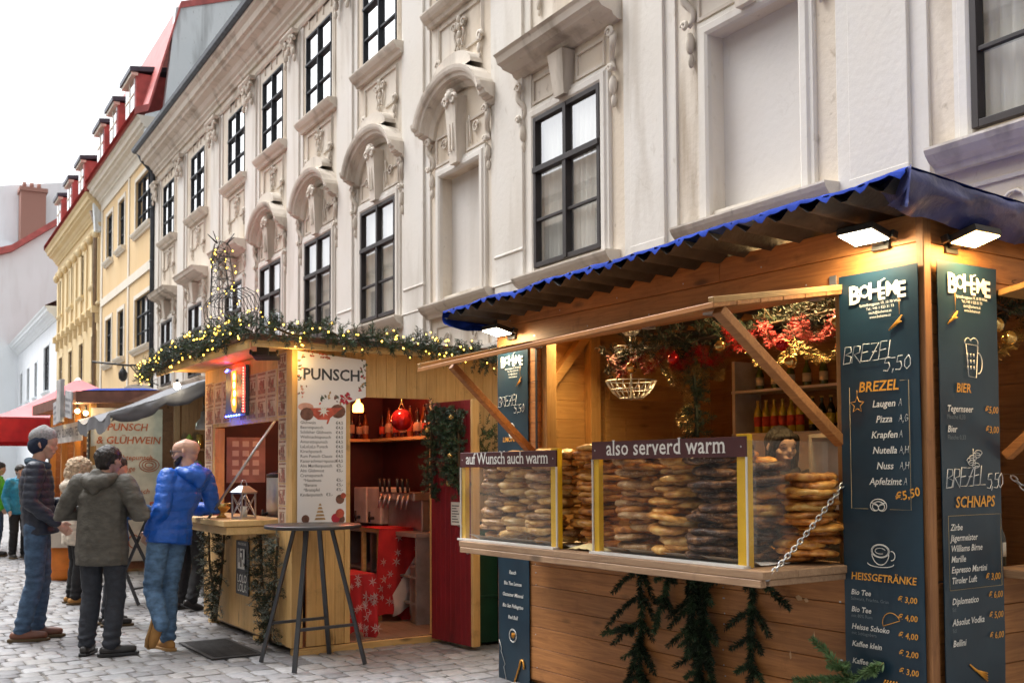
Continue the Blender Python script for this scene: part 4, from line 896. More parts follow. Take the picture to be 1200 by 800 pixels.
# ---------------------------------------------------------------- display cases on the shelf
m_acr = glass('acrylic sheet', (.97, .97, .97), 1.14, .02, .0, haze=((.75, .74, .72), .012))
m_acrl = glass('hazy acrylic sheet', (.97, .97, .97), 1.22, .03, .0, haze=((.75, .74, .72), .04))
m_acr2 = glass('clear acrylic side', (.97, .97, .97), 1.45, .02, .0, haze=((.7, .69, .67), .05))
m_yel = M('yellow painted batten', (.78, .46, .012), .4, var=.12, scale=5)
m_head = M('dark red header', (.075, .018, .022), .4, var=.12)
m_edge = M('acrylic edge', (.70, .69, .66), .3, var=.05)
m_paper = M('greaseproof paper', (.74, .70, .62), .8, var=.08, bump=.4, bscale=20)
def case(y0, y1, txt, label, h=.635, side=False, tilt=0.0):
    # y1 is the left end seen from the street
    z0 = 1.067; x = -.565; w = y1 - y0
    e = empty('display_case', fmat(BOH) @ T3((x, y1, z0)), label, 'display case', 'display cases on the serving shelf')
    # local x inward, local -y to the reader's right
    p = MB(); p.box((0, -w + .004, .012), (.005, -.004, h - .10)); p.build('front_pane', m_acr if side else m_acrl, e)
    p = MB(); p.box((-.004, -w, h - .10), (.008, 0, h)); hd = p.build('header_board', m_head, e, bevel=.002)
    L = MB(); put_text(L, txt, front_plane(-.0055, -w / 2, h - .078), 0, 0, .120 if len(txt) < 18 else .106, 0, bold=.010, serif=.045, sp=1.03 if len(txt) < 18 else .95)
    for yy in (-.03, -w + .03): L.tube([(-.006, yy, h - .05), (-.0045, yy, h - .05)], .005, 8, 1)
    L.build('lettering', [m_sgw, m_steel], hd)
    for yy, ww in ((0, .045), (-w + .075, .075)):
        p = MB(); p.box((.009, yy - ww, 0), (.045, yy, h + (.012 if yy < 0 else -.02))); p.build('batten', m_yel, e, bevel=.003)
    p = MB(); p.box((-.03, -w, -.001), (.02, .0, .011)); p.box((-.0045, -w - .002, .012), (.0055, -w + .0035, h - .1)); p.box((-.0045, -.0035, .012), (.0055, .002, h - .1)); p.build('edge_strip', m_edge, e)
    if side:
        p = MB(); p.box((.046, -w + .030, .02), (.63, -w + .035, h - .02)); p.box((.002, -w - .0045, .0), (.06, -w - .0005, h - .02)); p.build('side_pane', m_acr2, e)
    p = MB(); nx, ny = 14, 20; vs = []
    for i in range(nx + 1):
        for j in range(ny + 1):
            vs.append((.05 + .50 * i / nx, -w + .03 + (w - .06) * j / ny, .006 + .006 * noise.noise((i * .7, j * .7, w)) + (.03 * (1 - i / 2) if i < 2 else 0)))
    p.add(vs, [((ny + 1) * i + j, (ny + 1) * (i + 1) + j, (ny + 1) * (i + 1) + j + 1, (ny + 1) * i + j + 1) for i in range(nx) for j in range(ny)], 0, True); p.build('paper_liner', m_paper, e)
    return e
case(2.17, 3.29, 'auf Wunsch auch warm', 'clear display case with dark header reading auf Wunsch auch warm on the serving shelf', h=.595)
case(.62, 1.82, 'also serverd warm', 'clear display case with dark header reading also serverd warm on the serving shelf', h=.635, side=True)
# ---------------------------------------------------------------- pretzels, one object each
def dough(name, a, b, c, sal):
    m, t, p, N, L = nodes(name)
    tc = N('TexCoord'); oi = N('ObjectInfo'); ad = N('VectorMath', operation='ADD'); sc = N('VectorMath', operation='SCALE'); cx = N('CombineXYZ')
    for k in range(3): L(oi.outputs['Random'], cx.inputs[k])
    L(cx.outputs[0], sc.inputs[0]); sc.inputs['Scale'].default_value = 20; L(tc.outputs['Object'], ad.inputs[0]); L(sc.outputs[0], ad.inputs[1])
    n1 = N('TexNoise'); n1.inputs['Scale'].default_value = 15; n1.inputs['Detail'].default_value = 6; L(ad.outputs[0], n1.inputs['Vector'])
    rp = N('ValToRGB'); e = rp.color_ramp.elements; e[0].position = .33; e[0].color = rgba(a); e[1].position = .66; e[1].color = rgba(c); e.new(.5).color = rgba(b); L(n1.outputs['Fac'], rp.inputs['Fac'])
    hv = N('HueSaturation'); mr = N('MapRange'); mr.inputs['To Min'].default_value = .75; mr.inputs['To Max'].default_value = 1.25; L(oi.outputs['Random'], mr.inputs['Value']); L(mr.outputs[0], hv.inputs['Value']); L(rp.outputs[0], hv.inputs['Color'])
    n2 = N('TexNoise'); n2.inputs['Scale'].default_value = 120; n2.inputs['Detail'].default_value = 3; L(ad.outputs[0], n2.inputs['Vector'])
    m2 = N('MapRange'); m2.inputs['From Min'].default_value = .60; m2.inputs['From Max'].default_value = .68; m2.inputs['To Max'].default_value = sal; L(n2.outputs['Fac'], m2.inputs['Value'])
    mx = N('MixRGB'); mx.inputs[2].default_value = (.74, .64, .46, 1); L(m2.outputs[0], mx.inputs[0]); L(hv.outputs[0], mx.inputs[1]); L(mx.outputs[0], p.inputs['Base Color'])
    p.inputs['Roughness'].default_value = .42; p.inputs['Specular IOR Level'].default_value = .45
    bu = N('Bump'); bu.inputs['Strength'].default_value = 1; bu.inputs['Distance'].default_value = .014; L(n1.outputs['Fac'], bu.inputs['Height']); L(bu.outputs[0], p.inputs['Normal'])
    return m
D_GOLD = dough('golden dough', (.34, .115, .016), (.68, .32, .060), (.82, .52, .16), .25)
D_BRN = dough('brown baked dough', (.16, .048, .009), (.48, .175, .032), (.70, .36, .09), .2)
D_SEED = dough('seeded dough', (.18, .080, .028), (.46, .24, .09), (.66, .44, .21), .7)
D_CHOC = dough('chocolate dough', (.022, .010, .007), (.075, .028, .012), (.36, .17, .06), .45)
D_PALE = dough('pale dough', (.40, .18, .040), (.70, .42, .13), (.82, .60, .29), .15)
def pretzel_mesh(name, W_, th, seed, mats):
    mb = MB(); q = random.Random(seed); pts = []; n = 96
    for i in range(n + 1):
        t = -4 + 8 * i / n
        x = (3.3 - .4 * t * t) * math.sin(t); y = (2.5 - .3 * t * t) * math.cos(t)
        z = .30 * math.sin(t * 2.0 + .4) * (1 if abs(t) > 2.2 else .25)
        pts.append((x * W_ / 6.2, y * W_ / 6.2, th * .55 + z * th * .25))
    rs = [th * .62 * (1.12 + .22 * math.cos((i / n - .5) * 2 * pi)) * (1 + .10 * noise.noise((i * .35, seed, 0))) for i in range(n + 1)]
    mb.tube(pts, [(r * .60, r * 1.36) for r in rs], 14, 0, lat=(0, 0, 1))
    mb.v = [(x + .014 * noise.noise((x * 14, y * 14, seed)) + .006 * noise.noise((x * 45, y * 45, seed)), y + .014 * noise.noise((x * 14, y * 14, seed + 5)) + .006 * noise.noise((x * 45, y * 45, seed + 3)), z + .010 * noise.noise((x * 11, y * 11, seed + 9)) + .005 * noise.noise((x * 42, y * 42, z * 40 + seed))) for x, y, z in mb.v]
    o = mb.build(name, mats); me = o.data; bpy.data.objects.remove(o); return me
MESH = {}
def pretzel(kind, T, label, group):
    k = (kind.name, rng.randrange(6))
    if k not in MESH: MESH[k] = pretzel_mesh('pretzel', .27 + .007 * (k[1] % 4), .044 + .002 * (k[1] % 3), k[1] + 3, kind)
    o = bpy.data.objects.new('pretzel', MESH[k]); COL.objects.link(o); o.matrix_basis = fmat(BOH) @ T @ Matrix.Diagonal((rng.uniform(.9, 1.08), rng.uniform(.9, 1.08), rng.uniform(.82, 1.08), 1)); tag(o, label, 'pretzel', group)
def stack(kinds, y, x, z0, n, label, group, dz=.0305, jit=.017, lean=0.0):
    for i in range(n):
        k = kinds[i % len(kinds)] if isinstance(kinds, list) else kinds
        pretzel(k, T3((x + rng.uniform(-jit, jit), y + rng.uniform(-jit, jit) + lean * i, z0 + dz * i + rng.uniform(-.003, .003)), rng.uniform(0, 2 * pi), rng.uniform(-.06, .06), rng.uniform(-.06, .06)), label, group)
ZS = 1.078
stack(D_SEED, 3.07, -.33, ZS, 18, 'grey seeded pretzel in the leftmost stack behind the auf Wunsch auch warm pane', 'seeded pretzels in the left case')
stack(D_PALE, 2.79, -.36, ZS, 19, 'pale golden pretzel in the middle stack behind the auf Wunsch auch warm pane', 'pale pretzels in the left case')
stack([D_PALE, D_SEED], 2.50, -.36, ZS, 19, 'mixed pretzel in the stack beside the yellow batten of the left case', 'mixed pretzels in the left case')
stack([D_BRN, D_GOLD, D_BRN], 2.06, -.28, ZS, 20, 'shiny brown pretzel in the open stack between the two display cases', 'brown pretzels between the cases')
stack([D_GOLD, D_BRN], 2.34, -.16, ZS, 19, 'golden pretzel in the rear stack between the two display cases', 'golden pretzels between the cases')
stack([D_SEED, D_BRN], 1.62, -.36, ZS, 19, 'rough brown pretzel in the leftmost stack behind the also serverd warm pane', 'rough pretzels in the right case')
stack([D_GOLD, D_GOLD, D_PALE], 1.30, -.37, ZS, 19, 'big golden pretzel in the middle stack behind the also serverd warm pane', 'golden pretzels in the right case')
stack(D_CHOC, 1.00, -.37, ZS, 19, 'dark chocolate pretzel in the stack behind the right yellow batten', 'chocolate pretzels in the right case')
stack([D_GOLD, D_BRN], 1.16, -.03, ZS, 18, 'golden pretzel in the rear stack behind the chocolate pretzels', 'golden pretzels behind the chocolate ones')
stack([D_CHOC, D_CHOC, D_CHOC, D_CHOC, D_CHOC, D_CHOC, D_CHOC, D_GOLD, D_GOLD, D_GOLD, D_GOLD, D_GOLD], .90, -.20, ZS, 16, 'pretzel in the stack of dark below and golden above beside the clear side pane', 'two tone stack of pretzels')
stack([D_BRN, D_BRN, D_GOLD], .655, -.10, ZS, 14, 'shiny brown pretzel in the lower right stack nearest the chain', 'pretzels nearest the chain', lean=-.001)
o = MB(); nx = 16; vs = []
for i in range(nx + 1):
    for j in range(7): vs.append((-.53 + .14 * j / 6, 2.13 - .30 * i / nx, 1.072 + .035 * math.sin(i / nx * pi) * math.sin((j + .5) / 7 * pi) + .008 * noise.noise((i * .5, j * .8, 2))))
o.add(vs, [(7 * i + j, 7 * i + j + 1, 7 * i + j + 8, 7 * i + j + 7) for i in range(nx) for j in range(6)], 0, True)
tag(o.build('napkin', M('yellow napkin', (.76, .62, .30), .8, var=.1), T=fmat(BOH)), 'folded pale yellow napkin on the shelf between the two display cases', 'napkin')
# ---------------------------------------------------------------- inside the stall
m_redt = M('red tinsel', (.42, .008, .012), .3, .55, island=.5, var=.3)
m_goldt = M('gold tinsel', (.55, .40, .16), .22, .85, island=.5, var=.3)
m_balr = M('red bauble', (.45, .012, .014), .12, .5, var=.05); m_balg = M('gold bauble', (.55, .36, .12), .15, .8, var=.05)
q = random.Random(21)
def P3(l): return [Vector(p) for p in l]
gp = polyline([(.22, 2.62, 2.28), (.22, 2.2, 2.32), (.22, 1.6, 2.34), (.22, 1.0, 2.37), (.22, .55, 2.39)], 26)
garl = garland_mesh(gp, .10, 95, q, tl=(.07, .16), nn=30, nl=.045, nw=.0032, mats=(0,))
hang = polyline([(.26, 1.86, 2.30), (.27, 1.84, 2.0), (.26, 1.82, 1.74)], 10)
h2 = garland_mesh(hang, .07, 110, q, tl=(.05, .10), nn=30, nl=.045, nw=.0032, mats=(0,)); garl.add(h2.v, h2.f, 0)
ge = empty('garland', fmat(BOH), 'dark fir garland with red and gold tinsel along the top of the serving hatch', 'garland', 'garlands on the pretzel stall')
garl.build('branches', [m_ndark, m_ndark, m_stem], ge)
def tinsel(path, rad_, n, m, nm, parent):
    mb = MB()
    for a, b in zip(path, path[1:]):
        for i in range(int(n * (b - a).length)):
            p = a.lerp(b, q.random()); d = Vector((q.gauss(0, 1), q.gauss(0, 1), q.gauss(0, 1))).normalized(); w = d.orthogonal().normalized() * .0034
            mb.add([p - w, p + d * rad_ + w * .4, p + d * rad_ - w * .4], [(0, 1, 2)], 0)
    return mb.build(nm, m, parent)
def swag(y0, y1, z0, drop, n, x=.13, cyc=3):
    return [Vector((x + .03 * math.sin(i * .9), y0 + (y1 - y0) * i / n, z0 - drop * abs(math.sin(i / n * pi * cyc)))) for i in range(n + 1)]
tinsel(swag(2.5, 1.4, 2.30, .14, 30, .12, 4), .042, 2000, m_redt, 'red_tinsel', ge)
tinsel(swag(1.4, .62, 2.36, .14, 24, .10, 3), .045, 1800, m_redt, 'red_tinsel', ge)
tinsel(swag(2.0, 1.45, 2.20, .12, 20, .15, 2), .045, 1500, m_goldt, 'gold_tinsel', ge)
tinsel(swag(1.3, .55, 2.24, .12, 24, .15, 2), .045, 1500, m_goldt, 'gold_tinsel', ge)
tinsel([Vector((.16, 1.82 + .04 * math.sin(i), 2.1 - i * .03)) for i in range(12)], .04, 1300, m_goldt, 'gold_tinsel', ge)
for y, z, m in ((2.25, 2.20, m_balg), (1.45, 2.26, m_balg), (.98, 2.22, m_balr), (.92, 2.12, m_balg), (.6, 2.3, m_balg), (.58, 2.17, m_balg), (1.85, 2.22, m_balr)):
    b = MB(); b.ball((.10, y, z), .036, 14, 10); b.cyl((.10, y, z + .034), (.10, y, z + .048), .008, seg=8); b.build('bauble', m, ge)
# wire tier basket hanging inside
be = empty('hanging_basket', fmat(BOH), 'three tier silver wire basket hanging in the left of the serving hatch', 'basket')
bx_, by_ = .40, 2.61
mb = MB(); mb.cyl((bx_, by_, 2.02), (bx_, by_, 2.63), .007, seg=8); mb.build('rod', m_steel, be)
for z, r, h in ((2.03, .175, .12), (2.30, .12, .085), (2.47, .08, .06)):
    mb = MB()
    for f in (0, .5, 1): mb.tube([(bx_ + r * (.45 + .55 * f ** .6) * math.cos(w * pi / 12), by_ + r * (.45 + .55 * f ** .6) * math.sin(w * pi / 12), z + h * f) for w in range(24)], .004, 5, closed=True)
    for w in range(20):
        a = w * 2 * pi / 20; mb.tube([(bx_ + r * (.45 + .55 * f ** .6) * math.cos(a + .25 * f), by_ + r * (.45 + .55 * f ** .6) * math.sin(a + .25 * f), z + h * f) for f in (0, .33, .66, 1)], .0035, 4)
    mb.lathe((bx_, by_, z), [(0.001, 0), (r * .45, 0), (r * .45, .004), (0.001, .004)], 16)
    mb.build('wire_tier', m_steel, be)
# shelves with bottles at the back
m_bgl = M('yellow lemonade', (.42, .33, .03), .12, var=.15, spec=.6); m_bgd = M('dark bottle glass', (.010, .014, .008), .10, var=.2, spec=.6); m_bgg = M('green bottle glass', (.10, .14, .03), .1, var=.2)
m_lab = M('bottle label', (.68, .64, .52), .6, var=.1); m_labr = M('red label', (.5, .06, .03), .5); m_cap = M('gold cap', (.55, .42, .12), .3, .6)
def bottle(T, gm, lm, label, group, h=.26, r=.032, cap=None):
    e = MB(); e.lathe((0, 0, 0), [(r * .9, 0), (r, .01), (r, h * .58), (r * .8, h * .68), (r * .42, h * .80), (r * .36, h * .94), (r * .40, h * .95)], 14)
    o = e.build('bottle', gm, T=T); tag(o, label, 'bottle', group)
    l = MB(); l.lathe((0, 0, 0), [(r + .0008, h * .2), (r + .0008, h * .5)], 14); l.build('label', lm, o)
    c = MB(); c.lathe((0, 0, 0), [(r * .44, h * .95), (r * .46, h), (r * .1, h + .002)], 10); c.build('cap', cap or m_cap, o); return o
mb = MB()
for z in (1.82, 2.16): mb.box((1.86, 1.7, z - .02), (2.16, 3.1, z))
for y in (1.7, 3.06): mb.box((1.86, y, 1.2), (2.16, y + .03, 2.4))
tag(mb.build('wall_shelf', M('white shelf', (.55, .54, .50), .6), T=fmat(BOH)), 'white shelf rack of bottles on the back wall inside the pretzel stall', 'shelf')
for i in range(6): bottle(fmat(BOH) @ T3((1.95, 2.90 - .085 * i, 1.82)), m_bgl, m_labr, 'yellow lemonade bottle in the left row on the back shelf of the pretzel stall', 'yellow bottles on the back shelf')
for i in range(5): bottle(fmat(BOH) @ T3((1.95, 2.35 - .085 * i, 1.82)), m_bgd, m_bgl, 'dark bottle with yellow label in the right row on the back shelf', 'dark bottles on the back shelf')
for i in range(5): bottle(fmat(BOH) @ T3((2.03, 2.95 - .16 * i, 2.16)), m_bgg, m_lab, 'green bottle on the uppermost back shelf of the pretzel stall', 'green bottles on the top shelf', h=.22)
mb = MB(); mb.box((1.72, 1.75, 1.52), (2.1, 2.95, 1.80)); tag(mb.build('carton', M('white carton', (.62, .60, .55), .7, var=.08), T=fmat(BOH), bevel=.006), 'long white carton box under the bottle shelf behind the seller', 'carton')
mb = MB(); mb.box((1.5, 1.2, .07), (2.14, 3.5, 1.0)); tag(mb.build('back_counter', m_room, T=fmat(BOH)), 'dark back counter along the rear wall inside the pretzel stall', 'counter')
# right hand hatch
g2 = garland_mesh(polyline([(.62, .10, 2.38), (.9, .10, 2.34), (1.3, .10, 2.38)], 12), .08, 90, q, tl=(.06, .12), nn=26, nl=.045, nw=.0032, mats=(0,))
ge2 = empty('garland', fmat(BOH), 'short fir garland with gold tinsel in the end hatch at the right edge', 'garland', 'garlands on the pretzel stall'); g2.build('branches', [m_ndark, m_ndark, m_stem], ge2)
tinsel([Vector((.60 + .03 * i, .06, 2.10 + .012 * i + .05 * (i / 10) ** 2)) for i in range(14)], .05, 1600, m_goldt, 'gold_tinsel', ge2)
for x, z in ((.64, 2.26), (.75, 2.2)):
    b = MB(); b.ball((x, .06, z), .04, 14, 10); b.build('bauble', m_balg, ge2)
mb = MB(); mb.box((.5, .9, 1.72), (1.6, 1.15, 1.74)); mb.box((.5, 1.13, 1.3), (1.6, 1.15, 1.719)); tag(mb.build('wall_shelf', M('pale shelf', (.50, .46, .38), .6), T=fmat(BOH)), 'pale shelf holding dark wine bottles inside the end hatch', 'shelf')
for i in range(7): bottle(fmat(BOH) @ T3((.70 + .085 * i, .96, 1.74)), m_bgd, m_lab, 'dark wine bottle with cream label in the end hatch', 'dark wine bottles in the end hatch', h=.30, r=.037, cap=m_bgd)
for x, y, h, r, gm, lb in ((.70, -.20, .20, .04, M('milky liqueur', (.60, .58, .45), .2), 'milky liqueur bottle with yellow cap on the right serving shelf'), (.72, .12, .24, .030, m_bgd, 'slim dark bottle behind the milky liqueur on the right serving shelf')):
    bottle(fmat(BOH) @ T3((x, y, 1.046)), gm, m_lab, lb, 'bottles on the right serving shelf', h=h, r=r)
# ---------------------------------------------------------------- fir boughs on the front
def bough(name, label, stems, q, dens=1.0, mats=(0, 1)):
    mb = MB()
    for (p, d, ln, side) in stems:
        p = Vector(p); d = Vector(d).normalized(); n = int(ln / .05); prev = p
        for i in range(1, n + 1):
            nx = p + d * ln * i / n + Vector((q.uniform(-.008, .008), q.uniform(-.008, .008), 0)); mb.tube([prev, nx], .006 - .003 * i / n, 5, 2)
            twig(mb, prev, (nx - prev), (nx - prev).length * 1.3, int(95 * dens), .044, .0030, q, q.choice(mats)); prev = nx
            if i % 3 == 1 and i < n - 1:
                for s in (-1, 1):
                    if q.random() < .2: continue
                    sdv = Vector((-.12, s, 0)); dd = (d * .55 + sdv * .9).normalized(); L_ = side * q.uniform(.6, 1.1) * (1 - .5 * i / n)
                    m = max(2, int(L_ / .05)); pp = nx
                    for j in range(m):
                        nn_ = nx + dd * L_ * (j + 1) / m + Vector((-.01 * j, 0, -.004 * j * j)); mb.tube([pp, nn_], .003, 4, 2); twig(mb, pp, nn_ - pp, (nn_ - pp).length * 1.35, int(95 * dens), .040, .0030, q, q.choice(mats)); pp = nn_
    o = mb.build(name, [m_ndark, M('fresh fir needles', (.10, .19, .07), .5, island=.4, c2=(.16, .27, .11)), M('green stem', (.20, .22, .07), .7)] if 1 in mats else [m_ndark, m_ndark, m_needle], T=fmat(BOH)); return o
q = random.Random(8)
tag(bough('fir_bough', '', [((-.03, 2.03, .98), (-.0, .02, -1), .95, .30), ((-.03, 2.05, .52), (0, .35, -1), .5, .2), ((-.04, 2.06, .58), (-.05, .9, -.25), .3, .09)], q, mats=(0, 0, 0, 2)), 'sparse dark fir bough hanging leftmost below the shelf of the pretzel stall', 'fir bough', 'fir boughs on the stall front')
tag(bough('fir_bough', '', [((-.03, 1.62, .98), (0, -.15, -1), .9, .22), ((-.05, 1.55, .98), (-.05, -.3, -1), .8, .24), ((-.05, 1.72, .98), (-.05, .3, -.9), .42, .12), ((-.06, 1.42, .90), (-.05, .1, -1), .8, .18), ((-.07, 1.5, .98), (-.1, .05, -1), .5, .16)], q, 1.1, mats=(0, 0, 0, 2)), 'thick dark fir bough hanging in the middle below the shelf of the pretzel stall', 'fir bough', 'fir boughs on the stall front')
tag(bough('fir_bough', '', [((-.03, 1.10, .98), (0, .05, -1), .85, .20), ((-.05, 1.08, .98), (-.04, -.6, -.35), .3, .12), ((-.05, 1.2, .98), (-.04, .7, -.3), .25, .1)], q, 1.1, mats=(0, 0, 0, 2)), 'dark fir bough hanging rightmost below the shelf of the pretzel stall', 'fir bough', 'fir boughs on the stall front')
tag(bough('fir_sprig', '', [((-.12, .36, .53), (-.25, .75, -.1), .30, .13), ((-.12, .38, .53), (-.2, .55, .55), .24, .10), ((-.16, .46, .50), (-.3, .6, -.7), .26, .12), ((-.20, .5, .44), (-.1, .2, -1), .3, .12), ((-.06, .24, .62), (-.4, .9, -.6), .22, .03)], q, 1.3, mats=(1,)), 'light green fir sprig sticking out below the BREZEL banner', 'fir sprig')
# ---------------------------------------------------------------- the punch stall
w_pine = wood('pale pine boards', (.74, .47, .19), (.60, .345, .115), 'z', island=.10)
w_pinex = wood('pale pine boards across', (.74, .48, .20), (.60, .36, .125), 'x', island=.10)
w_piney = wood('pale pine boards along', (.74, .50, .23), (.60, .38, .14), 'y', island=.10)
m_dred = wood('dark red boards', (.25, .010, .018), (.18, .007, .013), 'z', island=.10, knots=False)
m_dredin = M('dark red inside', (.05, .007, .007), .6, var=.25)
m_print = None
def panel_mat():
    m, t, p, N, L = nodes('brown printed cards')
    tc = N('TexCoord'); n = N('TexNoise'); n.inputs['Scale'].default_value = 26; n.inputs['Detail'].default_value = 5; L(tc.outputs['Object'], n.inputs['Vector'])
    rp = N('ValToRGB'); e = rp.color_ramp.elements; e[0].position = .40; e[0].color = (.20, .075, .05, 1); e[1].position = .56; e[1].color = (.46, .34, .25, 1); e.new(.48).color = (.38, .25, .17, 1); L(n.outputs['Fac'], rp.inputs['Fac'])
    L(rp.outputs[0], p.inputs['Base Color']); p.inputs['Roughness'].default_value = .7; return m
m_card = panel_mat(); m_cardd = M('brown card print', (.33, .17, .12), .7, var=.4, scale=40); m_cardl = M('card paper', (.60, .47, .36), .7, var=.12, scale=9)
pun = empty('market_stall', fmat(PUN), 'pale pine punch stall with fir garland on the roof and an open dark red door', 'market stall')
PL, PD, PH = 2.58, 2.05, 2.58
def planks_v(mb, a, b, z0, z1, fn, pitch=.095, gap=.002, mat=0):
    n = max(1, round((b - a) / pitch)); k = (b - a) / n
    for i in range(n): fn(mb, a + i * k, a + (i + 1) * k - gap, z0, z1, mat)
fv = lambda mb, a, b, z0, z1, m: mb.box((0, a, z0), (.025, b, z1), m)
ev = lambda mb, a, b, z0, z1, m: mb.box((a, 0, z0), (b, .025, z1), m)
HY0, HY1, HZ0, HZ1 = .37, 2.22, 1.03, 1.98
mb = MB(); planks_v(mb, .12, PL, .07, HZ0, fv); planks_v(mb, .12, HY0, HZ0 + .002, HZ1, fv); planks_v(mb, HY1, PL, HZ0 + .002, HZ1, fv); planks_v(mb, .12, PL, HZ1 + .002, PH, fv); mb.build('front_wall', w_pine, pun, bevel=.002)
DX0, DX1, DZ1 = .51, 1.31, 2.18
mb = MB(); planks_v(mb, .12, DX0 - .05, .07, PH, ev); planks_v(mb, DX0 - .05, DX1 + .05, DZ1 + .002, PH, ev); planks_v(mb, DX1 + .05, PD, .07, PH, ev); mb.build('end_wall', w_pine, pun, bevel=.002)
mb = MB(); mb.box((-.02, -.02, .07), (.08, .118, PH)); mb.build('corner_post', w_pine, pun, bevel=.004)
mb = MB(); mb.box((DX0 - .05, -.012, .07), (DX0, .05, DZ1)); mb.box((DX1 + .002, -.008, .07), (DX1 + .05, .05, DZ1)); mb.build('door_frame', w_pine, pun, bevel=.003)
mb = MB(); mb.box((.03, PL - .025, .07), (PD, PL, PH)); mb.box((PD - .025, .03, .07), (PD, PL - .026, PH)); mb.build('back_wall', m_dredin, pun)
mb = MB(); mb.box((.002, HY1 + .002, HZ0), (.10, HY1 + .05, HZ1)); mb.box((.026, HY0 - .05, HZ0), (.10, HY0 - .002, HZ1)); mb.build('hatch_frame', w_pine, pun, bevel=.003)
mb = MB()
for i in range(10): mb.box((.03 + i * .2, .03, .045), (.03 + i * .2 + .197, PL - .03, .07))
mb.build('floor', wood('trodden floor boards', (.30, .19, .12), (.20, .125, .08), 'y'), pun)
mb = MB(); mb.box((0, -.012, .0), (PD, .03, .062)); mb.build('sill_beam', w_pinex, pun, bevel=.004)
for (x, y) in ((.03, -.03), (.95, -.01), (.02, .9), (.02, 2.3), (1.8, .1)):
    mb = MB(); mb.box((x - .02, y, .0), (x + .20, y + .12, .045)); mb.build('block', w_pinex, pun, bevel=.004)
# roof with boarded soffit and dark edge
mb = MB()
for i in range(24): mb.box((-.45, -.17 + i * .122, PH + .004), (PD + .12, -.17 + i * .122 + .119, PH + .024))
mb.build('soffit', w_pinex, pun)
mb = MB(); mb.box((-.47, -.19, PH + .026), (PD + .15, PL + .22, PH + .075)); mb.build('roof', M('brown roof edge', (.16, .07, .04), .7, var=.3), pun, bevel=.005)
mb = MB(); mb.box((-.455, -.17, PH - .05), (-.43, PL + .2, PH + .003)); mb.box((-.42, -.172, PH - .03), (PD + .1, -.15, PH + .003)); mb.build('fascia', w_piney, pun, bevel=.003)
# card panels on the front
q = random.Random(6); m_cardr = M('red card print', (.40, .15, .11), .7)
def card(y0, y1, z0, z1):
    mb = MB()
    mb.box((-.006, y0, z0), (-.001, y1, z1), 0)
    w, h = y1 - y0, z1 - z0
    for f0, f1, g0, g1 in ((.1, .9, .86, .95), (.15, .85, .70, .74), (.12, .88, .04, .22), (.3, .7, .22, .36)):
        mb.box((-.0075, y0 + w * f0, z0 + h * g0), (-.0062, y0 + w * f1, z0 + h * g1), 1)
    for i in range(6):
        yy = y0 + w * q.uniform(.15, .8); zz = z0 + h * q.uniform(.2, .5); mb.box((-.0085, yy, zz), (-.0077, yy + .03, zz + .05), q.choice((1, 2)))
    mb.build('card_panel', [m_cardl, m_cardd, m_cardr], pun)
for i in range(8):
    y = .40 + i * .262
    if 1.42 < y + .13 < 1.75: continue
    for z in (2.02, 2.23): card(y, y + .25, z, z + .205)
for i in range(5): card(.15, .345, 1.06 + i * .19, 1.06 + i * .19 + .18)
for i in range(4): card(.14, .37, 2.02 + i * .135, 2.02 + i * .135 + .13)
for i in range(7): card(2.30, 2.55, 1.06 + i * .2, 1.06 + i * .2 + .19)
# framed boot sign with led strips
e = empty('led_sign', fmat(PUN) @ front_plane(-.012, 1.72, 2.06), 'small blue sign with glowing yellow boot and led strips on the punch stall', 'led sign')
mb = MB(); mb.box((0, 0, 0), (.60, .47, .035)); mb.build('panel', M('sign blue grey', (.06, .10, .15), .4), e, bevel=.004)
mb = MB(); boot = [(.10, .44), (.19, .44), (.185, .22), (.20, .10), (.17, .04), (.12, .06), (.09, .16), (.12, .26)]; mb.prism([(x * 1.5 + .05, y) for x, y in boot], Matrix.Translation((0, 0, .044)), .008); mb.build('boot', glow('boot glow', (1, .45, .05), .45), e)
mb = MB()
for x, y in ((.17, .38), (.17, .3), (.18, .22), (.17, .14)): mb.ball((x * 1.5 + .05, y, .05), (.03, .035, .006), 8, 6)
mb.build('boot_light', glow('boot light', (1, .75, .25), 3.5), e)
m_lr, m_lb = glow('red led', (1, .03, .02), 22), glow('blue led', (.05, .10, 1), 26)
for k in range(16):
    mb = MB(); mb.ball((.55, .04 + .027 * k, .04), .007, 8, 6); mb.build('led', m_lr, e)
for k in range(6):
    mb = MB(); mb.ball((.03 + .08 * k, .012, .04), .007, 8, 6); mb.build('led', m_lb, e)
for k in range(3):
    mb = MB(); mb.ball((.02 + .02 * k, .45 + .006 * k, .04), .007, 8, 6); mb.build('led', m_lb, e)
def ptlight(fr, x, y, z, e_, c, r=.03, nm='glow_light'):
    l = bpy.data.lights.new(nm, 'POINT'); l.energy = e_; l.color = c; l.shadow_soft_size = r
    o = bpy.data.objects.new(nm, l); COL.objects.link(o); o.location = wpt(fr, x, y, z); return o
ptlight(PUN, -.10, 1.42, 2.30, 1.0, (1, .04, .02)); ptlight(PUN, -.10, 1.6, 2.02, .7, (.05, .1, 1)); ptlight(PUN, -.10, 1.5, 2.52, .8, (1, .05, .02))
# hatch counter, rod
mb = MB(); mb.box((-.48, HY0 - .02, 1.075), (.12, HY1 + .06, 1.125)); mb.build('counter_top', w_piney, pun, bevel=.006)
mb = MB(); mb.box((-.45, HY0 + .0, 1.005), (.0, HY1 + .04, 1.071)); mb.build('counter_top', w_piney, pun, bevel=.006)
mb = MB(); mb.cyl((-.42, 1.0, 1.12), (-.01, HY0 + .06, 1.98), .012, seg=8); mb.build('prop_rod', m_steel, pun)
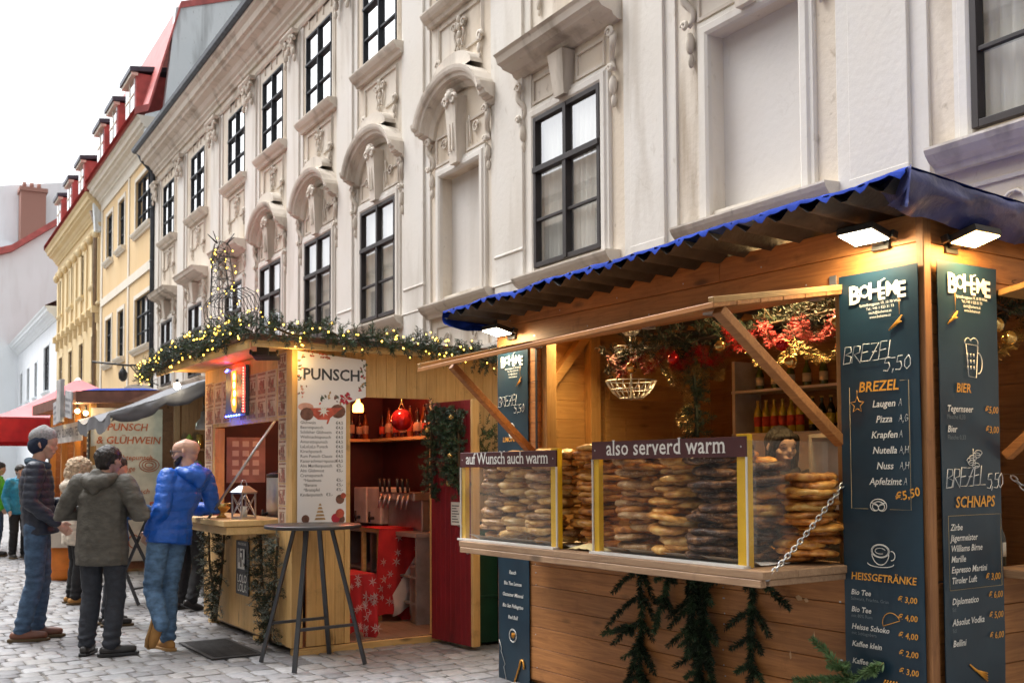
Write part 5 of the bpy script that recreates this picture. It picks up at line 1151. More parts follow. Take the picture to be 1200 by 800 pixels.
# LOLO LOLA plate
e = empty('sign_plate', fmat(PUN) @ front_plane(-.010, 1.46, .39), 'small black sign plate reading LOLO LOLA on the punch stall front', 'sign')
mb = MB(); mb.box((0, 0, 0), (.36, .50, .008)); mb.build('plate', M('sign black', (.02, .02, .028), .4), e)
mb = MB(); I = Matrix.Translation((.18, 0, .0095)); put_text(mb, 'LOLO', I, 0, .115, .105, 0, bold=.02); put_text(mb, 'LOLA', I, 0, .03, .105, 0, bold=.02); put_text(mb, 'PUNSCHSTAND', I, 0, .46, .034, 0, bold=.01)
for x, y, w, h in ((-.10, .24, .2, .19),): mb.box((x, y, .0088), (x + w, y + h, .0092), 0, T=I)
for x, y, w, h in ((-.07, .30, .03, .13), (-.02, .26, .035, .09), (.03, .33, .03, .09), (-.02, .39, .05, .02)): mb.box((x, y, .0098), (x + w, y + h, .0102), 1, T=I)
mb.build('lettering', [m_sgw, m_black], e)
# floodlight at the corner
o = flood(None, fmat(PUN) @ T3((-.22, .06, 2.50), rad(150), rad(10)), m_black, 'floodlight'); tag(o, 'small black floodlight under the roof corner of the punch stall', 'floodlight')
# PUNSCH price board (L shaped sheet)
e = empty('price_board', fmat(PUN) @ end_plane(.02, -.034, 1.08), 'white PUNSCH price board with Christmas print on the end wall of the punch stall', 'price board')
def board_mat():
    m, t, p, N, L = nodes('warm white board'); p.inputs['Base Color'].default_value = (.84, .83, .84, 1); p.inputs['Roughness'].default_value = .35; return m
mb = MB(); P = [(0, 0), (.435, 0), (.435, 1.04), (.62, 1.10), (.62, 1.42), (0, 1.47)]; mb.prism(P, Matrix.Translation((0, 0, .012)), .010); mb.build('sheet', board_mat(), e)
m_ink = M('dark ink', (.045, .05, .06), .5); m_r1 = M('bow red', (.50, .09, .055), .5, var=.3, scale=14); m_r2 = M('crimson print', (.45, .02, .05), .5, var=.2); m_g1 = M('fir print', (.07, .11, .07), .5, var=.3); m_tan = M('tan print', (.45, .28, .13), .5, var=.3, scale=12); m_brn = M('cone print', (.16, .07, .05), .5, var=.4, scale=20); m_ppk = M('pink print', (.66, .36, .28), .5, var=.25, scale=10)
mb = MB(); Z = Matrix.Translation((0, 0, .0135))
put_text(mb, 'PUNSCH', Z, .305, 1.235, .135, 0, bold=.022, sp=1.0)
for i, (a, b) in enumerate((('Glühwein', '€4,5'), ('Beerenpunsch', '€4,5'), ('Schilcher Glühwein', '€4,5'), ('Weihnachtspunsch', '€4,5'), ('Amarettopunsch', '€4,5'), ('LaLoLaLa Punsch', '€4,5'), ('Kirschpunsch', '€4,5'), ('Rum Punsch Classic', '€4,5'), ('Kaiserschmarrnpunsch', '€4,5'), ('Alm Marillenpunsch', '€5,-'), ('Alm Glühmost', '€5,-'), ('Cremepunsch', ''), ('   *Haselnuss', '€5,-'), ('   *Banane', '€5,-'), ('   *Bratapfel', '€5,-'), ('Kinderpunsch   €3,-', ''))):
    y = .858 - .0405 * i; put_text(mb, a, Z, .022, y, .036, 0, align='LEFT', bold=.002); put_text(mb, b, Z, .408, y, .036, 0, align='RIGHT', bold=.004)
def poly(pts, m, z=0.0): mb.add([Z @ Vector((x, y, z)) for x, y in pts], [tuple(range(len(pts)))], m)
def blob(cx, cy, rx, ry, m, z=0.0, n=12): poly([(cx + rx * math.cos(2 * pi * i / n), cy + ry * math.sin(2 * pi * i / n)) for i in range(n)], m, z)
poly([(.05, .99), (.40, 1.0), (.27, .895), (.18, .895)], 1, .0002); blob(.07, 1.0, .07, .035, 7, .0001); blob(.08, .94, .06, .055, 5, .0004); blob(.36, .97, .07, .06, 5, .0001); poly([(.29, .99), (.32, .99), (.27, .86), (.255, .86)], 1, .0006)
for i in range(8):
    a = i * pi / 4; poly([(.23 + .012 * math.cos(a + 1.5), .97 + .012 * math.sin(a + 1.5)), (.23 + .055 * math.cos(a), .97 + .055 * math.sin(a)), (.23 - .012 * math.cos(a + 1.5), .97 - .012 * math.sin(a + 1.5))], 8, .0008 + .0001 * i)
lq = random.Random(5); lz = [0]
def leaves(cx, cy, m):
    for k in range(7):
        a = lq.uniform(0, 2 * pi); L_ = lq.uniform(.018, .036); x = cx + lq.gauss(0, .012); y = cy + lq.gauss(0, .012); w = L_ * .28; lz[0] += 1; c, s_ = math.cos(a), math.sin(a)
        poly([(x, y), (x + c * L_ * .5 - s_ * w, y + s_ * L_ * .5 + c * w), (x + c * L_, y + s_ * L_), (x + c * L_ * .5 + s_ * w, y + s_ * L_ * .5 - c * w)], m if k % 3 else lq.choice((1, 4, 5, 6)), .0003 + .00001 * lz[0])
for cx, cy, m in ((.20, 1.07, 4), (.27, 1.08, 6), (.35, 1.09, 5), (.38, 1.06, 5), (.45, 1.11, 2), (.41, 1.05, 2), (.56, 1.16, 2), (.03, 1.10, 7), (.05, 1.16, 7), (.02, 1.24, 4), (.03, 1.34, 4), (.595, 1.2, 4), (.60, 1.27, 2), (.59, 1.33, 5), (.60, 1.38, 4), (.12, 1.44, 1), (.2, 1.435, 1), (.27, 1.435, 1), (.04, 1.41, 6)): leaves(cx, cy, m)
for a in range(5):
    w = a * 2 * pi / 5; poly([(.43, 1.08), (.43 + .05 * math.cos(w - .3), 1.08 + .04 * math.sin(w - .3)), (.43 + .065 * math.cos(w), 1.08 + .055 * math.sin(w)), (.43 + .05 * math.cos(w + .3), 1.08 + .04 * math.sin(w + .3))], 2, .0011 + .0001 * a)
for i in range(5): poly([(.20 - .05 + .009 * i, .05 + .03 * i), (.20 + .05 - .009 * i, .05 + .03 * i), (.20 + .04 - .009 * i, .068 + .03 * i), (.20 - .04 + .009 * i, .068 + .03 * i)], 6, .0004)
for cx, cy, r_, m in ((.07, .06, .035, 5), (.34, .06, .04, 2), (.38, .10, .04, 1), (.39, .05, .035, 5), (.38, .22, .04, 5), (.41, .25, .025, 1)): blob(cx, cy, r_, r_, m, .0003 + cy * .002)
mb.build('lettering', [m_ink, m_r1, m_r2, m_g1, m_g1, m_brn, m_tan, m_ppk, m_sgw], e)
# the open door
e = empty('door', None); e.parent = pun; e.matrix_basis = T3((DX1 + .0, -.03, .06), rad(-90 - 0 + 4))
mb = MB()
for i in range(8): mb.box((i * .0772, -.022, 0), (i * .0772 + .0757, 0, DZ1 - .08), 0)
mb.box((-.0, .001, .0), (.618, .022, DZ1 - .081), 1); mb.box((.619, -.024, 0), (.65, .05, DZ1 - .08), 1); bpy.data.objects.remove(e)
door = mb.build('door', [m_dred, w_pine], pun, T=T3((DX1, -.03, .045), rad(-90 + 5)), bevel=.002)
mb = MB(); mb.tube([(.58, -.03, 1.02), (.58, -.07, 1.02), (.50, -.07, 1.02)], .009, 8); mb.box((.565, -.03, .86), (.595, -.024, 1.07)); mb.cyl((.58, -.034, .80), (.58, -.024, .80), .02); mb.build('door_handle', m_steel, door)
mb = MB(); mb.box((.32, -.0245, 1.02), (.46, -.0235, 1.22), 0)
for i in range(7): mb.box((.335, -.026, 1.045 + i * .023), (.445 - .02 * (i % 3), -.025, 1.053 + i * .023), 1)
mb.build('notice', [m_sgw, m_ink], door)
# garland hung on the door
q = random.Random(31)
dm = fmat(PUN) @ T3((DX1, -.03, .045), rad(-90 + 5))
e = empty('garland', dm, 'fir garland with gold baubles looped over the open dark red door', 'garland')
pa = [(.08, -.07, 1.25), (.07, -.07, 2.0), (.14, -.07, 2.06), (.24, -.07, 1.75), (.33, -.07, 2.04), (.36, -.07, 1.40), (.44, -.07, 1.80), (.50, -.07, 2.06), (.52, -.07, 1.28)]
gm = garland_mesh(polyline(pa, 40), .085, 150, q, tl=(.05, .10), nn=32, nl=.042, nw=.0034, up=0); gm.build('branches', [m_needle, m_needle2, m_stem], e)
for x, z in ((.50, 1.95), (.48, 1.62), (.46, 1.38), (.12, 1.85)):
    b = MB(); b.ball((x, -.14, z), .026, 12, 8); b.build('bauble', m_balg, e)
# roof garlands with lights
m_bulb = glow('fairy light', (1, .60, .07), 4.5)
bm_ = MB(); bm_.ball((0, 0, 0), .0072, 6, 5); bo = bm_.build('bulb', m_bulb); BULB = bo.data; bpy.data.objects.remove(bo)
def bulb(parent, p, s=1):
    o = bpy.data.objects.new('bulb', BULB); COL.objects.link(o); o.parent = parent; o.location = p; o.scale = (s, s, s)
def roof_garland(path, label, nb, out, q):
    e = empty('garland', fmat(PUN), label, 'garland', 'garlands with lights on the punch stall roof')
    pts = polyline(path, 40); pts = [p + Vector((0, 0, .03 * math.sin(i * .9))) for i, p in enumerate(pts)]
    g = garland_mesh(pts, .09, 130, q, tl=(.07, .14), nn=34, nl=.048, nw=.0030, up=.3, out=Vector(out)); g.build('branches', [m_needle, m_needle2, m_stem], e)
    for i in range(nb):
        f = q.random() * (len(pts) - 1); k = int(f); p = pts[k].lerp(pts[min(k + 1, len(pts) - 1)], f - k)
        o = Vector((q.gauss(0, .3), q.gauss(0, .3), q.gauss(0, 1))) + Vector(out) * q.uniform(.4, 1.2); o.normalize()
        bulb(e, p + o * q.uniform(.07, .14), q.uniform(.8, 1.25))
    return e
q = random.Random(17)
roof_garland([(-.47, 3.2, 2.55), (-.48, 2.4, 2.65), (-.48, 1.2, 2.68), (-.47, .2, 2.68), (-.42, -.18, 2.68)], 'fir garland with yellow fairy lights along the street side roof edge', 96, (-1, 0, .2), q)
roof_garland([(-.40, -.22, 2.68), (.2, -.24, 2.68), (.8, -.24, 2.64), (1.5, -.24, 2.58), (2.15, -.22, 2.52)], 'fir garland with yellow fairy lights along the camera side roof edge above PUNSCH', 70, (0, -1, .2), q)
# fir swags on the front
for (y0, y1, lab, tip) in ((1.62, 2.30, 'snowy fir swag hanging left of the LOLO LOLA plate', .12), (.12, .72, 'snowy fir swag hanging right of the LOLO LOLA plate', .08)):
    e = empty('fir_swag', fmat(PUN), lab, 'fir swag', 'fir swags on the punch stall front')
    ym = (y0 + y1) / 2
    g = garland_mesh(polyline([(-.05, y1 - .05, .98), (-.06, y1 - .12, .6), (-.06, ym - .05, tip + .05)], 16), .10, 100, q, tl=(.07, .14), nn=30, nl=.045, nw=.003, up=-.6, out=Vector((-1, 0, 0)), mats=(0, 0, 1))
    h = garland_mesh(polyline([(-.05, y0 + .1, .98), (-.07, y0 + .14, .5), (-.06, ym - .02, tip)], 16), .11, 100, q, tl=(.07, .15), nn=30, nl=.045, nw=.003, up=-.6, out=Vector((-1, 0, 0)), mats=(0, 0, 1))
    g.v += []; n = len(g.v); g.v += h.v; g.f += [[i + n for i in f] for f in h.f]; g.m += h.m; g.s += h.s
    g.build('branches', [m_ndark, M('frosted needles', (.22, .26, .22), .7, island=.4), m_stem], e)
# ---------------------------------------------------------------- things on and in the punch stall
def lantern(T):
    e = empty('lantern', T, 'small white metal and glass lantern standing on the punch stall counter', 'lantern')
    mb = MB(); mb.box((-.075, -.075, 0), (.075, .075, .02)); mb.box((-.08, -.08, .22), (.08, .08, .235))
    for a in (-1, 1):
        for b in (-1, 1): mb.box((a * .07 - .006, b * .07 - .006, .02), (a * .07 + .006, b * .07 + .006, .22))
    for s in (-1, 1):
        mb.beam((s * .07, -.07, .03), (s * .07, .07, .21), .006, .006); mb.beam((s * .07, .07, .03), (s * .07, -.07, .21), .006, .006); mb.beam((-.07, s * .07, .03), (.07, s * .07, .21), .006, .006); mb.beam((.07, s * .07, .03), (-.07, s * .07, .21), .006, .006)
    mb.build('frame', m_steel, e)
    mb = MB(); mb.add([(-.085, -.085, .235), (.085, -.085, .235), (.085, .085, .235), (-.085, .085, .235), (-.03, -.03, .29), (.03, -.03, .29), (.03, .03, .29), (-.03, .03, .29)], [(0, 1, 5, 4), (1, 2, 6, 5), (2, 3, 7, 6), (3, 0, 4, 7), (4, 5, 6, 7)]); mb.tube([(.03 * math.cos(i * pi / 8), 0, .29 + .05 * math.sin(i * pi / 8)) for i in range(9)], .004, 5); mb.build('cap', m_steel, e)
    mb = MB(); mb.lathe((0, 0, .02), [(.03, 0), (.03, .09), (.004, .092)], 12); mb.build('candle', m_sgw, e)
lantern(fmat(PUN) @ T3((-.22, .62, 1.126), .3))
e = empty('bowl', fmat(PUN) @ T3((-.30, 1.0, 1.126)), 'small golden wire bowl on the punch stall counter beside the lantern', 'bowl'); mb = MB(); mb.lathe((0, 0, 0), [(.04, 0), (.05, .005), (.02, .03), (.06, .07), (.11, .13), (.105, .13), (.055, .075), (.01, .04)], 18); mb.build('dish', m_balg, e)
mb = MB(); mb.box((-.36, 1.5, 1.126), (-.12, 1.9, 1.14)); tag(mb.build('tray', M('red check cloth', (.35, .05, .05), .8, var=.3, scale=30), T=fmat(PUN)), 'flat red patterned cloth tray at the far end of the punch counter', 'tray')
# urns at the hatch
for y, lb, m in ((1.25, 'tall steel drink urn inside the hatch of the punch stall', m_steel), (.75, 'tall blue grey drink urn inside the hatch nearest the corner', M('blue grey urn', (.16, .20, .28), .3, .3))):
    e = empty('urn', fmat(PUN) @ T3((.35, y, 1.08)), lb, 'urn', 'urns inside the punch stall hatch'); mb = MB(); mb.lathe((0, 0, 0), [(.13, 0), (.14, .02), (.14, .40), (.12, .44), (.02, .46)], 20); mb.build('tank', m, e); mb = MB(); mb.cyl((-.13, 0, .06), (-.19, 0, .06), .015); mb.cyl((-.18, 0, .03), (-.18, 0, .10), .012); mb.build('tap', m_black, e); mb = MB(); mb.lathe((0, 0, .40), [(.142, 0), (.142, .03), (.03, .07)], 20); mb.build('lid', m_black, e)
e = empty('poster', fmat(PUN) @ end_plane(.22, PL - .03, 1.42), 'pale red printed poster on the far inner wall of the punch stall', 'poster'); mb = MB(); mb.box((0, 0, 0), (.42, .48, .006)); mb.build('sheet', M('poster paper', (.42, .30, .28), .6), e); mb = MB()
for i in range(4):
    for j in range(3): mb.box((.06 + j * .11, .08 + i * .1, .0065), (.13 + j * .11, .14 + i * .1, .0075))
mb.build('lettering', m_sgw, e)
# shelf with bottles on the rear wall
mb = MB(); mb.box((PD - .28, .06, 1.86), (PD - .03, PL - .03, 1.89)); tag(mb.build('bottle_shelf', w_piney, T=fmat(PUN)), 'long wooden bottle shelf on the rear wall of the punch stall', 'shelf')
m_wine = M('wine bottle', (.035, .008, .008), .12, var=.3, spec=.6); m_amb = M('amber bottle', (.22, .06, .012), .12, var=.3, spec=.6); m_lab2 = M('wine label', (.52, .36, .24), .6, var=.25)
mb = MB(); mb.box((1.15, PL - .26, 1.86), (PD - .29, PL - .03, 1.89)); tag(mb.build('bottle_shelf', w_pinex, T=fmat(PUN)), 'short wooden bottle shelf on the far end wall of the punch stall', 'shelf')
for i in range(8):
    bottle(fmat(PUN) @ T3((1.19 + .082 * i, PL - .15 + .02 * (i % 2), 1.891)), [m_wine, m_amb, m_wine][i % 3], m_lab2, ['dark wine bottle with pale label', 'amber liqueur bottle', 'dark wine bottle with pale label'][i % 3] + ' on the far end shelf of the punch stall', 'bottles on the far punch stall shelf', h=.28 + .02 * (i % 3), r=.034, cap=m_wine)
for i in range(24):
    y = 2.25 - .086 * i
    bottle(fmat(PUN) @ T3((PD - .17 + .03 * (i % 2), y, 1.891)), [m_wine, m_wine, m_amb][i % 3], m_lab2 if i % 4 else m_labr, ['dark wine bottle with pale label', 'dark red wine bottle', 'amber liqueur bottle'][i % 3] + ' in the row on the punch stall shelf', 'bottles on the punch stall shelf', h=.27 + .03 * (i % 3), r=.036, cap=m_wine)
e = empty('pendant_lamp', fmat(PUN) @ T3((1.12, 1.2, 2.12)), 'small glowing orange lamp inside the punch stall door', 'lamp'); mb = MB(); mb.lathe((0, 0, 0), [(.05, 0), (.055, .02), (.05, .07), (.02, .10), (.005, .2)], 14); mb.build('shade', glow('orange lamp', (1, .30, .05), 7), e)
mb = MB(); mb.cyl((0, 0, .2), (0, 0, .45), .004, seg=6); mb.build('cord', m_black, e)
ptlight(PUN, 1.15, 1.15, 2.02, 3, (1, .16, .05)); ptlight(PUN, 1.7, 1.5, 2.45, 3.5, (1, .16, .06)); ptlight(PUN, 1.1, .45, 2.35, 7, (1, .72, .5)); ptlight(PUN, -.32, 2.62, 2.44, 1.6, (1, .55, .15)); ptlight(PUN, -.06, -.16, 2.46, 1.3, (1, .62, .2))  # the palest one is fill without a fixture, added to show the shelves
e = empty('hanging_bauble', fmat(PUN) @ T3((1.28, .55, 2.02)), 'large shiny red bauble hanging in the punch stall doorway', 'bauble'); mb = MB(); mb.ball((0, 0, 0), .105, 20, 14); mb.build('ball', m_balr, e); mb = MB(); mb.tube([(-.03, 0, .10), (-.01, -.02, .17), (0, 0, .30)], .006, 5); mb.tube([(.03, 0, .10), (.01, .02, .17), (0, 0, .30)], .006, 5); mb.build('ribbon', m_balg, e)
# rear counter with dispensers
mb = MB(); mb.box((PD - .62, .55, .90), (PD - .03, PL - .05, .94)); mb.box((PD - .58, .58, .5), (PD - .03, PL - .05, .52)); mb.box((PD - .58, .58, .25), (PD - .03, PL - .05, .27))
for y in (.58, 1.6, 2.45): mb.box((PD - .6, y, .07), (PD - .05, y + .03, .899))
tag(mb.build('rear_counter', M('grey counter', (.30, .27, .25), .5, var=.2), T=fmat(PUN)), 'grey shelf counter along the rear wall of the punch stall', 'counter')
for i in range(9):
    mb = MB(); mb.lathe((PD - .45 + .07 * (i % 2), .75 + .14 * i, .52), [(.03, 0), (.036, .09), (.032, .09), (.028, .005)], 10); tag(mb.build('glass', m_acr, T=fmat(PUN)), 'clear glass on the middle shelf of the punch stall counter', 'glass', 'glasses on the counter shelf')
for y, lb in ((2.12, 'left white box dispenser with black tap on the punch stall counter'), (1.76, 'right white box dispenser with black tap on the punch stall counter')):
    e = empty('box_dispenser', fmat(PUN) @ T3((PD - .5, y, .94)), lb, 'drink dispenser', 'white dispensers'); mb = MB(); mb.box((0, -.16, .04), (.35, .16, .42)); mb.build('box', M('white enamel', (.60, .56, .52), .4), e, bevel=.012); mb = MB(); mb.cyl((-.06, 0, .10), (.01, 0, .10), .016); mb.cyl((-.05, 0, .06), (-.05, 0, .17), .012); mb.build('tap', m_black, e); mb = MB(); mb.box((.03, -.13, 0), (.3, .13, .039)); mb.build('foot', m_black, e)
e = empty('beer_tap', fmat(PUN) @ T3((PD - .42, 1.2, .94)), 'steel drink tower with a row of black tap handles on the punch counter', 'beer tap'); mb = MB(); mb.box((0, -.38, .0), (.16, .38, .30)); mb.box((-.1, -.4, .30), (.2, .4, .38)); mb.build('tower', m_steel, e, bevel=.01)
for i in range(6):
    y = -.32 + .11 * i + (.08 if i > 2 else 0); mb = MB(); mb.cyl((-.11, y, .36), (-.15, y, .22), .012, .009, 8); mb.cyl((-.12, y, .38), (-.13, y, .52), .014, .018, 8, 1); mb.build('tap_handle', [m_steel, m_black], e)
e = empty('mug', fmat(PUN) @ T3((1.74, 1.10, .975)), 'white mug standing on the red star cloth in the punch stall', 'mug'); mb = MB(); mb.lathe((0, 0, 0), [(.035, 0), (.042, .01), (.044, .10), (.039, .10), (.036, .012)], 16); mb.build('cup', m_sgw, e); mb = MB(); mb.tube([(-.042 - .03 * math.sin(i * pi / 8), 0, .02 + .06 * i / 8) for i in range(9)], .006, 6); mb.build('handle', m_sgw, e)
# red star tablecloth over a table, a second one at the door post
m_redc = M('red cloth', (.50, .018, .022), .85, var=.15); m_starw = M('cloth star', (.62, .50, .48), .85); m_lin = M('white cloth lining', (.62, .50, .47), .85, var=.15, scale=4, bump=.4, bscale=12)
def star_mesh(mb, T, r, m):
    for i in range(6):
        a = i * pi / 3; mb.add([T @ Vector((math.cos(a + .25) * r * .35, math.sin(a + .25) * r * .35, 0)), T @ Vector((math.cos(a) * r, math.sin(a) * r, 0)), T @ Vector((math.cos(a - .25) * r * .35, math.sin(a - .25) * r * .35, 0)), T @ Vector((0, 0, 0))], [(0, 1, 2, 3)], m)
q = random.Random(4)
def cloth(x0, x1, y, z0, z1, label, lean=0, fold=True):
    e = empty('tablecloth', fmat(PUN), label, 'tablecloth'); mb = MB(); nx, nz = 20, 24; vs = []
    def pt(f, g): 
        w = .05 * math.sin(f * 11 + 1.3) * (1 - g * .8) + .012 * noise.noise((f * 6, g * 4, 2)); return (x0 + (x1 - x0) * f + lean * (1 - g) * (1 - f), y + w - .05 * (1 - g), z0 + (z1 - z0) * g + .05 * math.sin(f * 7) * (1 - g))
    for j in range(nz + 1):
        for i in range(nx + 1): vs.append(pt(i / nx, j / nz))
    fs = [(j * (nx + 1) + i, j * (nx + 1) + i + 1, (j + 1) * (nx + 1) + i + 1, (j + 1) * (nx + 1) + i) for j in range(nz) for i in range(nx)]
    mb.add(vs, fs, 0, True); mb.add([(x0, y, z1 + .002), (x1, y, z1 + .002), (x1, y + .5, z1 + .002), (x0, y + .5, z1 + .002)], [(0, 1, 2, 3)], 0)
    for k in range(26):
        f, g = q.uniform(.08, .92), q.uniform(.05, .95); p = pt(f, g); star_mesh(mb, end_plane(p[0], p[1] - .010, p[2]) @ Matrix.Rotation(q.random() * 2, 4, 'Z'), q.uniform(.03, .055), 1)
    mb.build('cloth', [m_redc, m_starw], e)
    if fold:
        mb = MB(); n = 12; vs = []
        for i in range(n + 1):
            for j in range(n + 1):
                f, g = i / n, j / n; zt = z1 - .02 - .62 * (1 - f); zb_ = z0 + .02 + .10 * f; x = x0 + .10 + (x1 - x0 - .08) * (f if g > .5 else f * (.55 + .9 * g))
                vs.append((x, y - .085 - .03 * math.sin(f * 6 + g * 3) * (1 - g) - .02 * math.sin(g * pi), zb_ + (zt - zb_) * g if zt > zb_ else zb_))
        mb.add(vs, [((n + 1) * i + j, (n + 1) * (i + 1) + j, (n + 1) * (i + 1) + j + 1, (n + 1) * i + j + 1) for i in range(n) for j in range(n)], 0, True); mb.build('lining', m_lin, e)
    return e
cloth(1.26, 1.76, 1.0, .10, .97, 'red cloth with white stars and folded white lining draped over the stall table', lean=-.06)
cloth(.60, .86, .22, .09, .62, 'red cloth with white stars hanging low just inside the punch stall door post', fold=False)
mb = MB(); mb.box((1.27, 1.04, .93), (1.97, 1.5, .965))
for x in (1.28, 1.9):
    for y in (1.07, 1.44): mb.box((x, y, .07), (x + .04, y + .04, .929))
tag(mb.build('side_table', w_pinex, T=fmat(PUN)), 'wooden side table under the red star cloth in the punch stall', 'table')
e = empty('keg', fmat(PUN) @ T3((1.60, .74, .07)), 'steel beer keg standing on the stall floor beside the red door', 'keg'); mb = MB(); mb.lathe((0, 0, 0), [(.12, 0), (.125, .03), (.118, .05), (.128, .09), (.13, .25), (.124, .27), (.13, .29), (.128, .46), (.118, .50), (.125, .52), (.122, .56), (.10, .56), (.09, .52), (.01, .51)], 24); mb.build('barrel', M('keg steel', (.42, .40, .38), .38, .85, var=.2, scale=3), e); mb = MB(); mb.cyl((0, 0, .51), (0, 0, .60), .03); mb.cyl((0, 0, .60), (.1, 0, .64), .015); mb.build('tap_head', m_black, e)
# bin and black box behind the door
e = empty('bin', fmat(PUN) @ T3((1.68, -.26, 0)), 'dark green plastic bin standing behind the open red door', 'bin'); mb = MB(); mb.box((-.20, -.20, .03), (.20, .20, .95)); mb.box((-.21, -.21, .42), (.21, .21, .45)); mb.build('body', M('green plastic', (.006, .055, .030), .5, var=.15), e, bevel=.012); mb = MB(); mb.box((-.22, -.22, .951), (.22, .22, 1.0)); mb.build('lid', M('green lid', (.012, .09, .05), .45), e, bevel=.012)
e = empty('bin', fmat(PUN) @ T3((1.92, -.50, 0), rad(4)), 'black lidded box added in the gap beside the pretzel stall', 'bin'); mb = MB(); mb.box((-.2, -.28, .05), (.32, .28, 1.02)); mb.build('body', m_black, e, bevel=.015); mb = MB(); mb.box((-.23, -.31, 1.021), (.35, .31, 1.08)); mb.build('lid', m_black, e, bevel=.015)  # black box fills the dark region of the gap
q = random.Random(9)
e = empty('fir_bush', fmat(PUN), 'bushy green fir cuttings standing in the gap between the two stalls', 'fir bush'); mb = MB()
for i in range(230):
    p = Vector((1.93 + q.gauss(0, .16), -.36 + q.gauss(0, .12), 1.10 + q.random() ** .6 * .85)); twig(mb, p, (q.gauss(0, .6), q.gauss(0, .6), q.uniform(.1, 1)), q.uniform(.08, .16), 34, .04, .003, q, q.choice((0, 1)), 2)
mb.build('branches', [M('bush needles', (.045, .10, .025), .6, island=.45, c2=(.07, .15, .04)), m_needle, m_stem], e)
# bistro table in front
m_tblk = M('dark grey powder coat', (.055, .058, .065), .38, .3, var=.15)
m_ttop = M('dark table top', (.030, .026, .027), .35, var=.25, scale=4)
def bistro(P, rz, label, name='standing_table', r=.40, h=1.10, splay=False):
    e = empty(name, T3(P, rz), label, 'standing table', 'standing tables'); mb = MB()
    mb.lathe((0, 0, h - .03), [(r - .012, 0), (r, .006), (r, .024), (r - .008, .03)], 40); mb.build('tabletop', m_ttop, e)
    if splay:
        A4 = [(.43 * math.cos(a), .43 * math.sin(a)) for a in (rad(-98), rad(-8), rad(82), rad(172))]
        for x, y in A4:
            mb = MB(); mb.beam((x, y, 0), (x * .36, y * .36, h - .03), .034, .026); mb.build('leg', m_tblk, e)
        for k, l in ((0, 1), (2, 3)):
            mb = MB(); f = .87; mb.beam((A4[k][0] * .81, A4[k][1] * .81, .31), (A4[l][0] * .81, A4[l][1] * .81, .31), .03, .022); mb.build('crossbar', m_tblk, e)
    else:
      for s in (-1, 1):
        for (x0, x1) in (((-.36), .20), (.36, -.20)):
            mb = MB(); y = s * (.26 if x0 < 0 else .225); mb.beam((x0, y * 1.12, .0), (x1, y * .8, h - .03), .032, .022, up=(0, 1, 0)); mb.build('leg', m_tblk, e)
      for x, y, z in ((-.27, .27, .18), (.27, .235, .18)):
        mb = MB(); mb.beam((x, -y, z), (x, y, z), .028, .02); mb.build('crossbar', m_tblk, e)
    return e
bistro((-1.60, 8.56, 0.015), 0, 'round black standing table in front of the PUNSCH board', r=.385, splay=True)
bistro((-4.55, 12.55, 0.02), rad(-15), 'dark standing table with crossed legs behind the man in the olive coat', r=.42)
# iron drain grate
e = empty('drain_grate', fmat(PUN) @ T3((-.42, .62, .016), 0), 'rusty iron drain grate set in the cobbles before the punch stall', 'drain grate'); mb = MB(); mb.box((-.22, -.5, 0), (.22, -.46, .012)); mb.box((-.22, .46, 0), (.22, .5, .012)); mb.box((-.22, -.459, 0), (-.19, .459, .012)); mb.box((.19, -.459, 0), (.22, .459, .012)); mb.build('frame', M('iron', (.045, .042, .042), .6, .5), e); mb = MB()
for i in range(16): mb.box((-.189, -.44 + i * .057, .002), (.189, -.44 + i * .057 + .026, .011))
mb.box((-.189, -.458, -.006), (.189, .458, -.001), 1); mb.build('bars', [M('iron bars', (.05, .046, .045), .55, .5), m_black], e)  # black plate under the bars stands for the darkness of the shaft
# illuminated wire reindeer on the roof
q = random.Random(12)
e = empty('light_reindeer', fmat(PUN) @ T3((.35, 2.9, 2.66), rad(0)), 'wire frame reindeer covered in small lights standing on the punch stall roof', 'light figure')
m_wire = M('dark wire', (.05, .045, .04), .5)
# local: +y away; the animal looks to +y (left in the picture)
def ring_tube(mb, A, B, ra, rb, n, m): 
    A, B = Vector(A), Vector(B); t = (B - A).normalized(); a = t.orthogonal().normalized(); b = t.cross(a); R_ = []
    for i in range(n + 1):
        f = i / n; c = A.lerp(B, f); r = ra + (rb - ra) * f; r *= 1 + .0 * f
        R_.append([c + a * r * math.cos(2 * pi * k / m) + b * r * math.sin(2 * pi * k / m) for k in range(m)])
        mb.tube(R_[-1], .0045, 4, closed=True)
    for k in range(m):
        for i in range(n): mb.tube([R_[i][k], R_[i + 1][(k + i) % m if False else k]], .0045, 4); mb.tube([R_[i][k], R_[i + 1][(k + 1) % m]], .003, 4)
    return [p for r in R_ for p in r]
pts = []; body = MB(); pts += ring_tube(body, (0, -.50, .62), (0, .25, .64), .20, .22, 6, 9); body.build('body_frame', m_wire, e)
neck = MB(); pts += ring_tube(neck, (0, .18, .74), (0, .32, 1.30), .16, .10, 5, 8); neck.build('neck_frame', m_wire, e)
head = MB(); pts += ring_tube(head, (0, .26, 1.36), (0, .56, 1.26), .10, .05, 3, 7); head.build('head_frame', m_wire, e)
for s in (-1, 1):
    mb = MB(); mb.tube([(s * .05, .28, 1.42), (s * .12, .22, 1.54)], .006, 4); mb.tube([(s * .05, .30, 1.42), (s * .15, .32, 1.52), (s * .05, .29, 1.43)], .006, 4); mb.build('ear', m_wire, e)
for x, y in ((-.1, .22), (.1, .16), (-.1, -.42), (.1, -.50)):
    mb = MB(); pts += ring_tube(mb, (x, y, .56), (x, y + .02, .0), .055, .02, 5, 5); mb.build('leg_frame', m_wire, e)
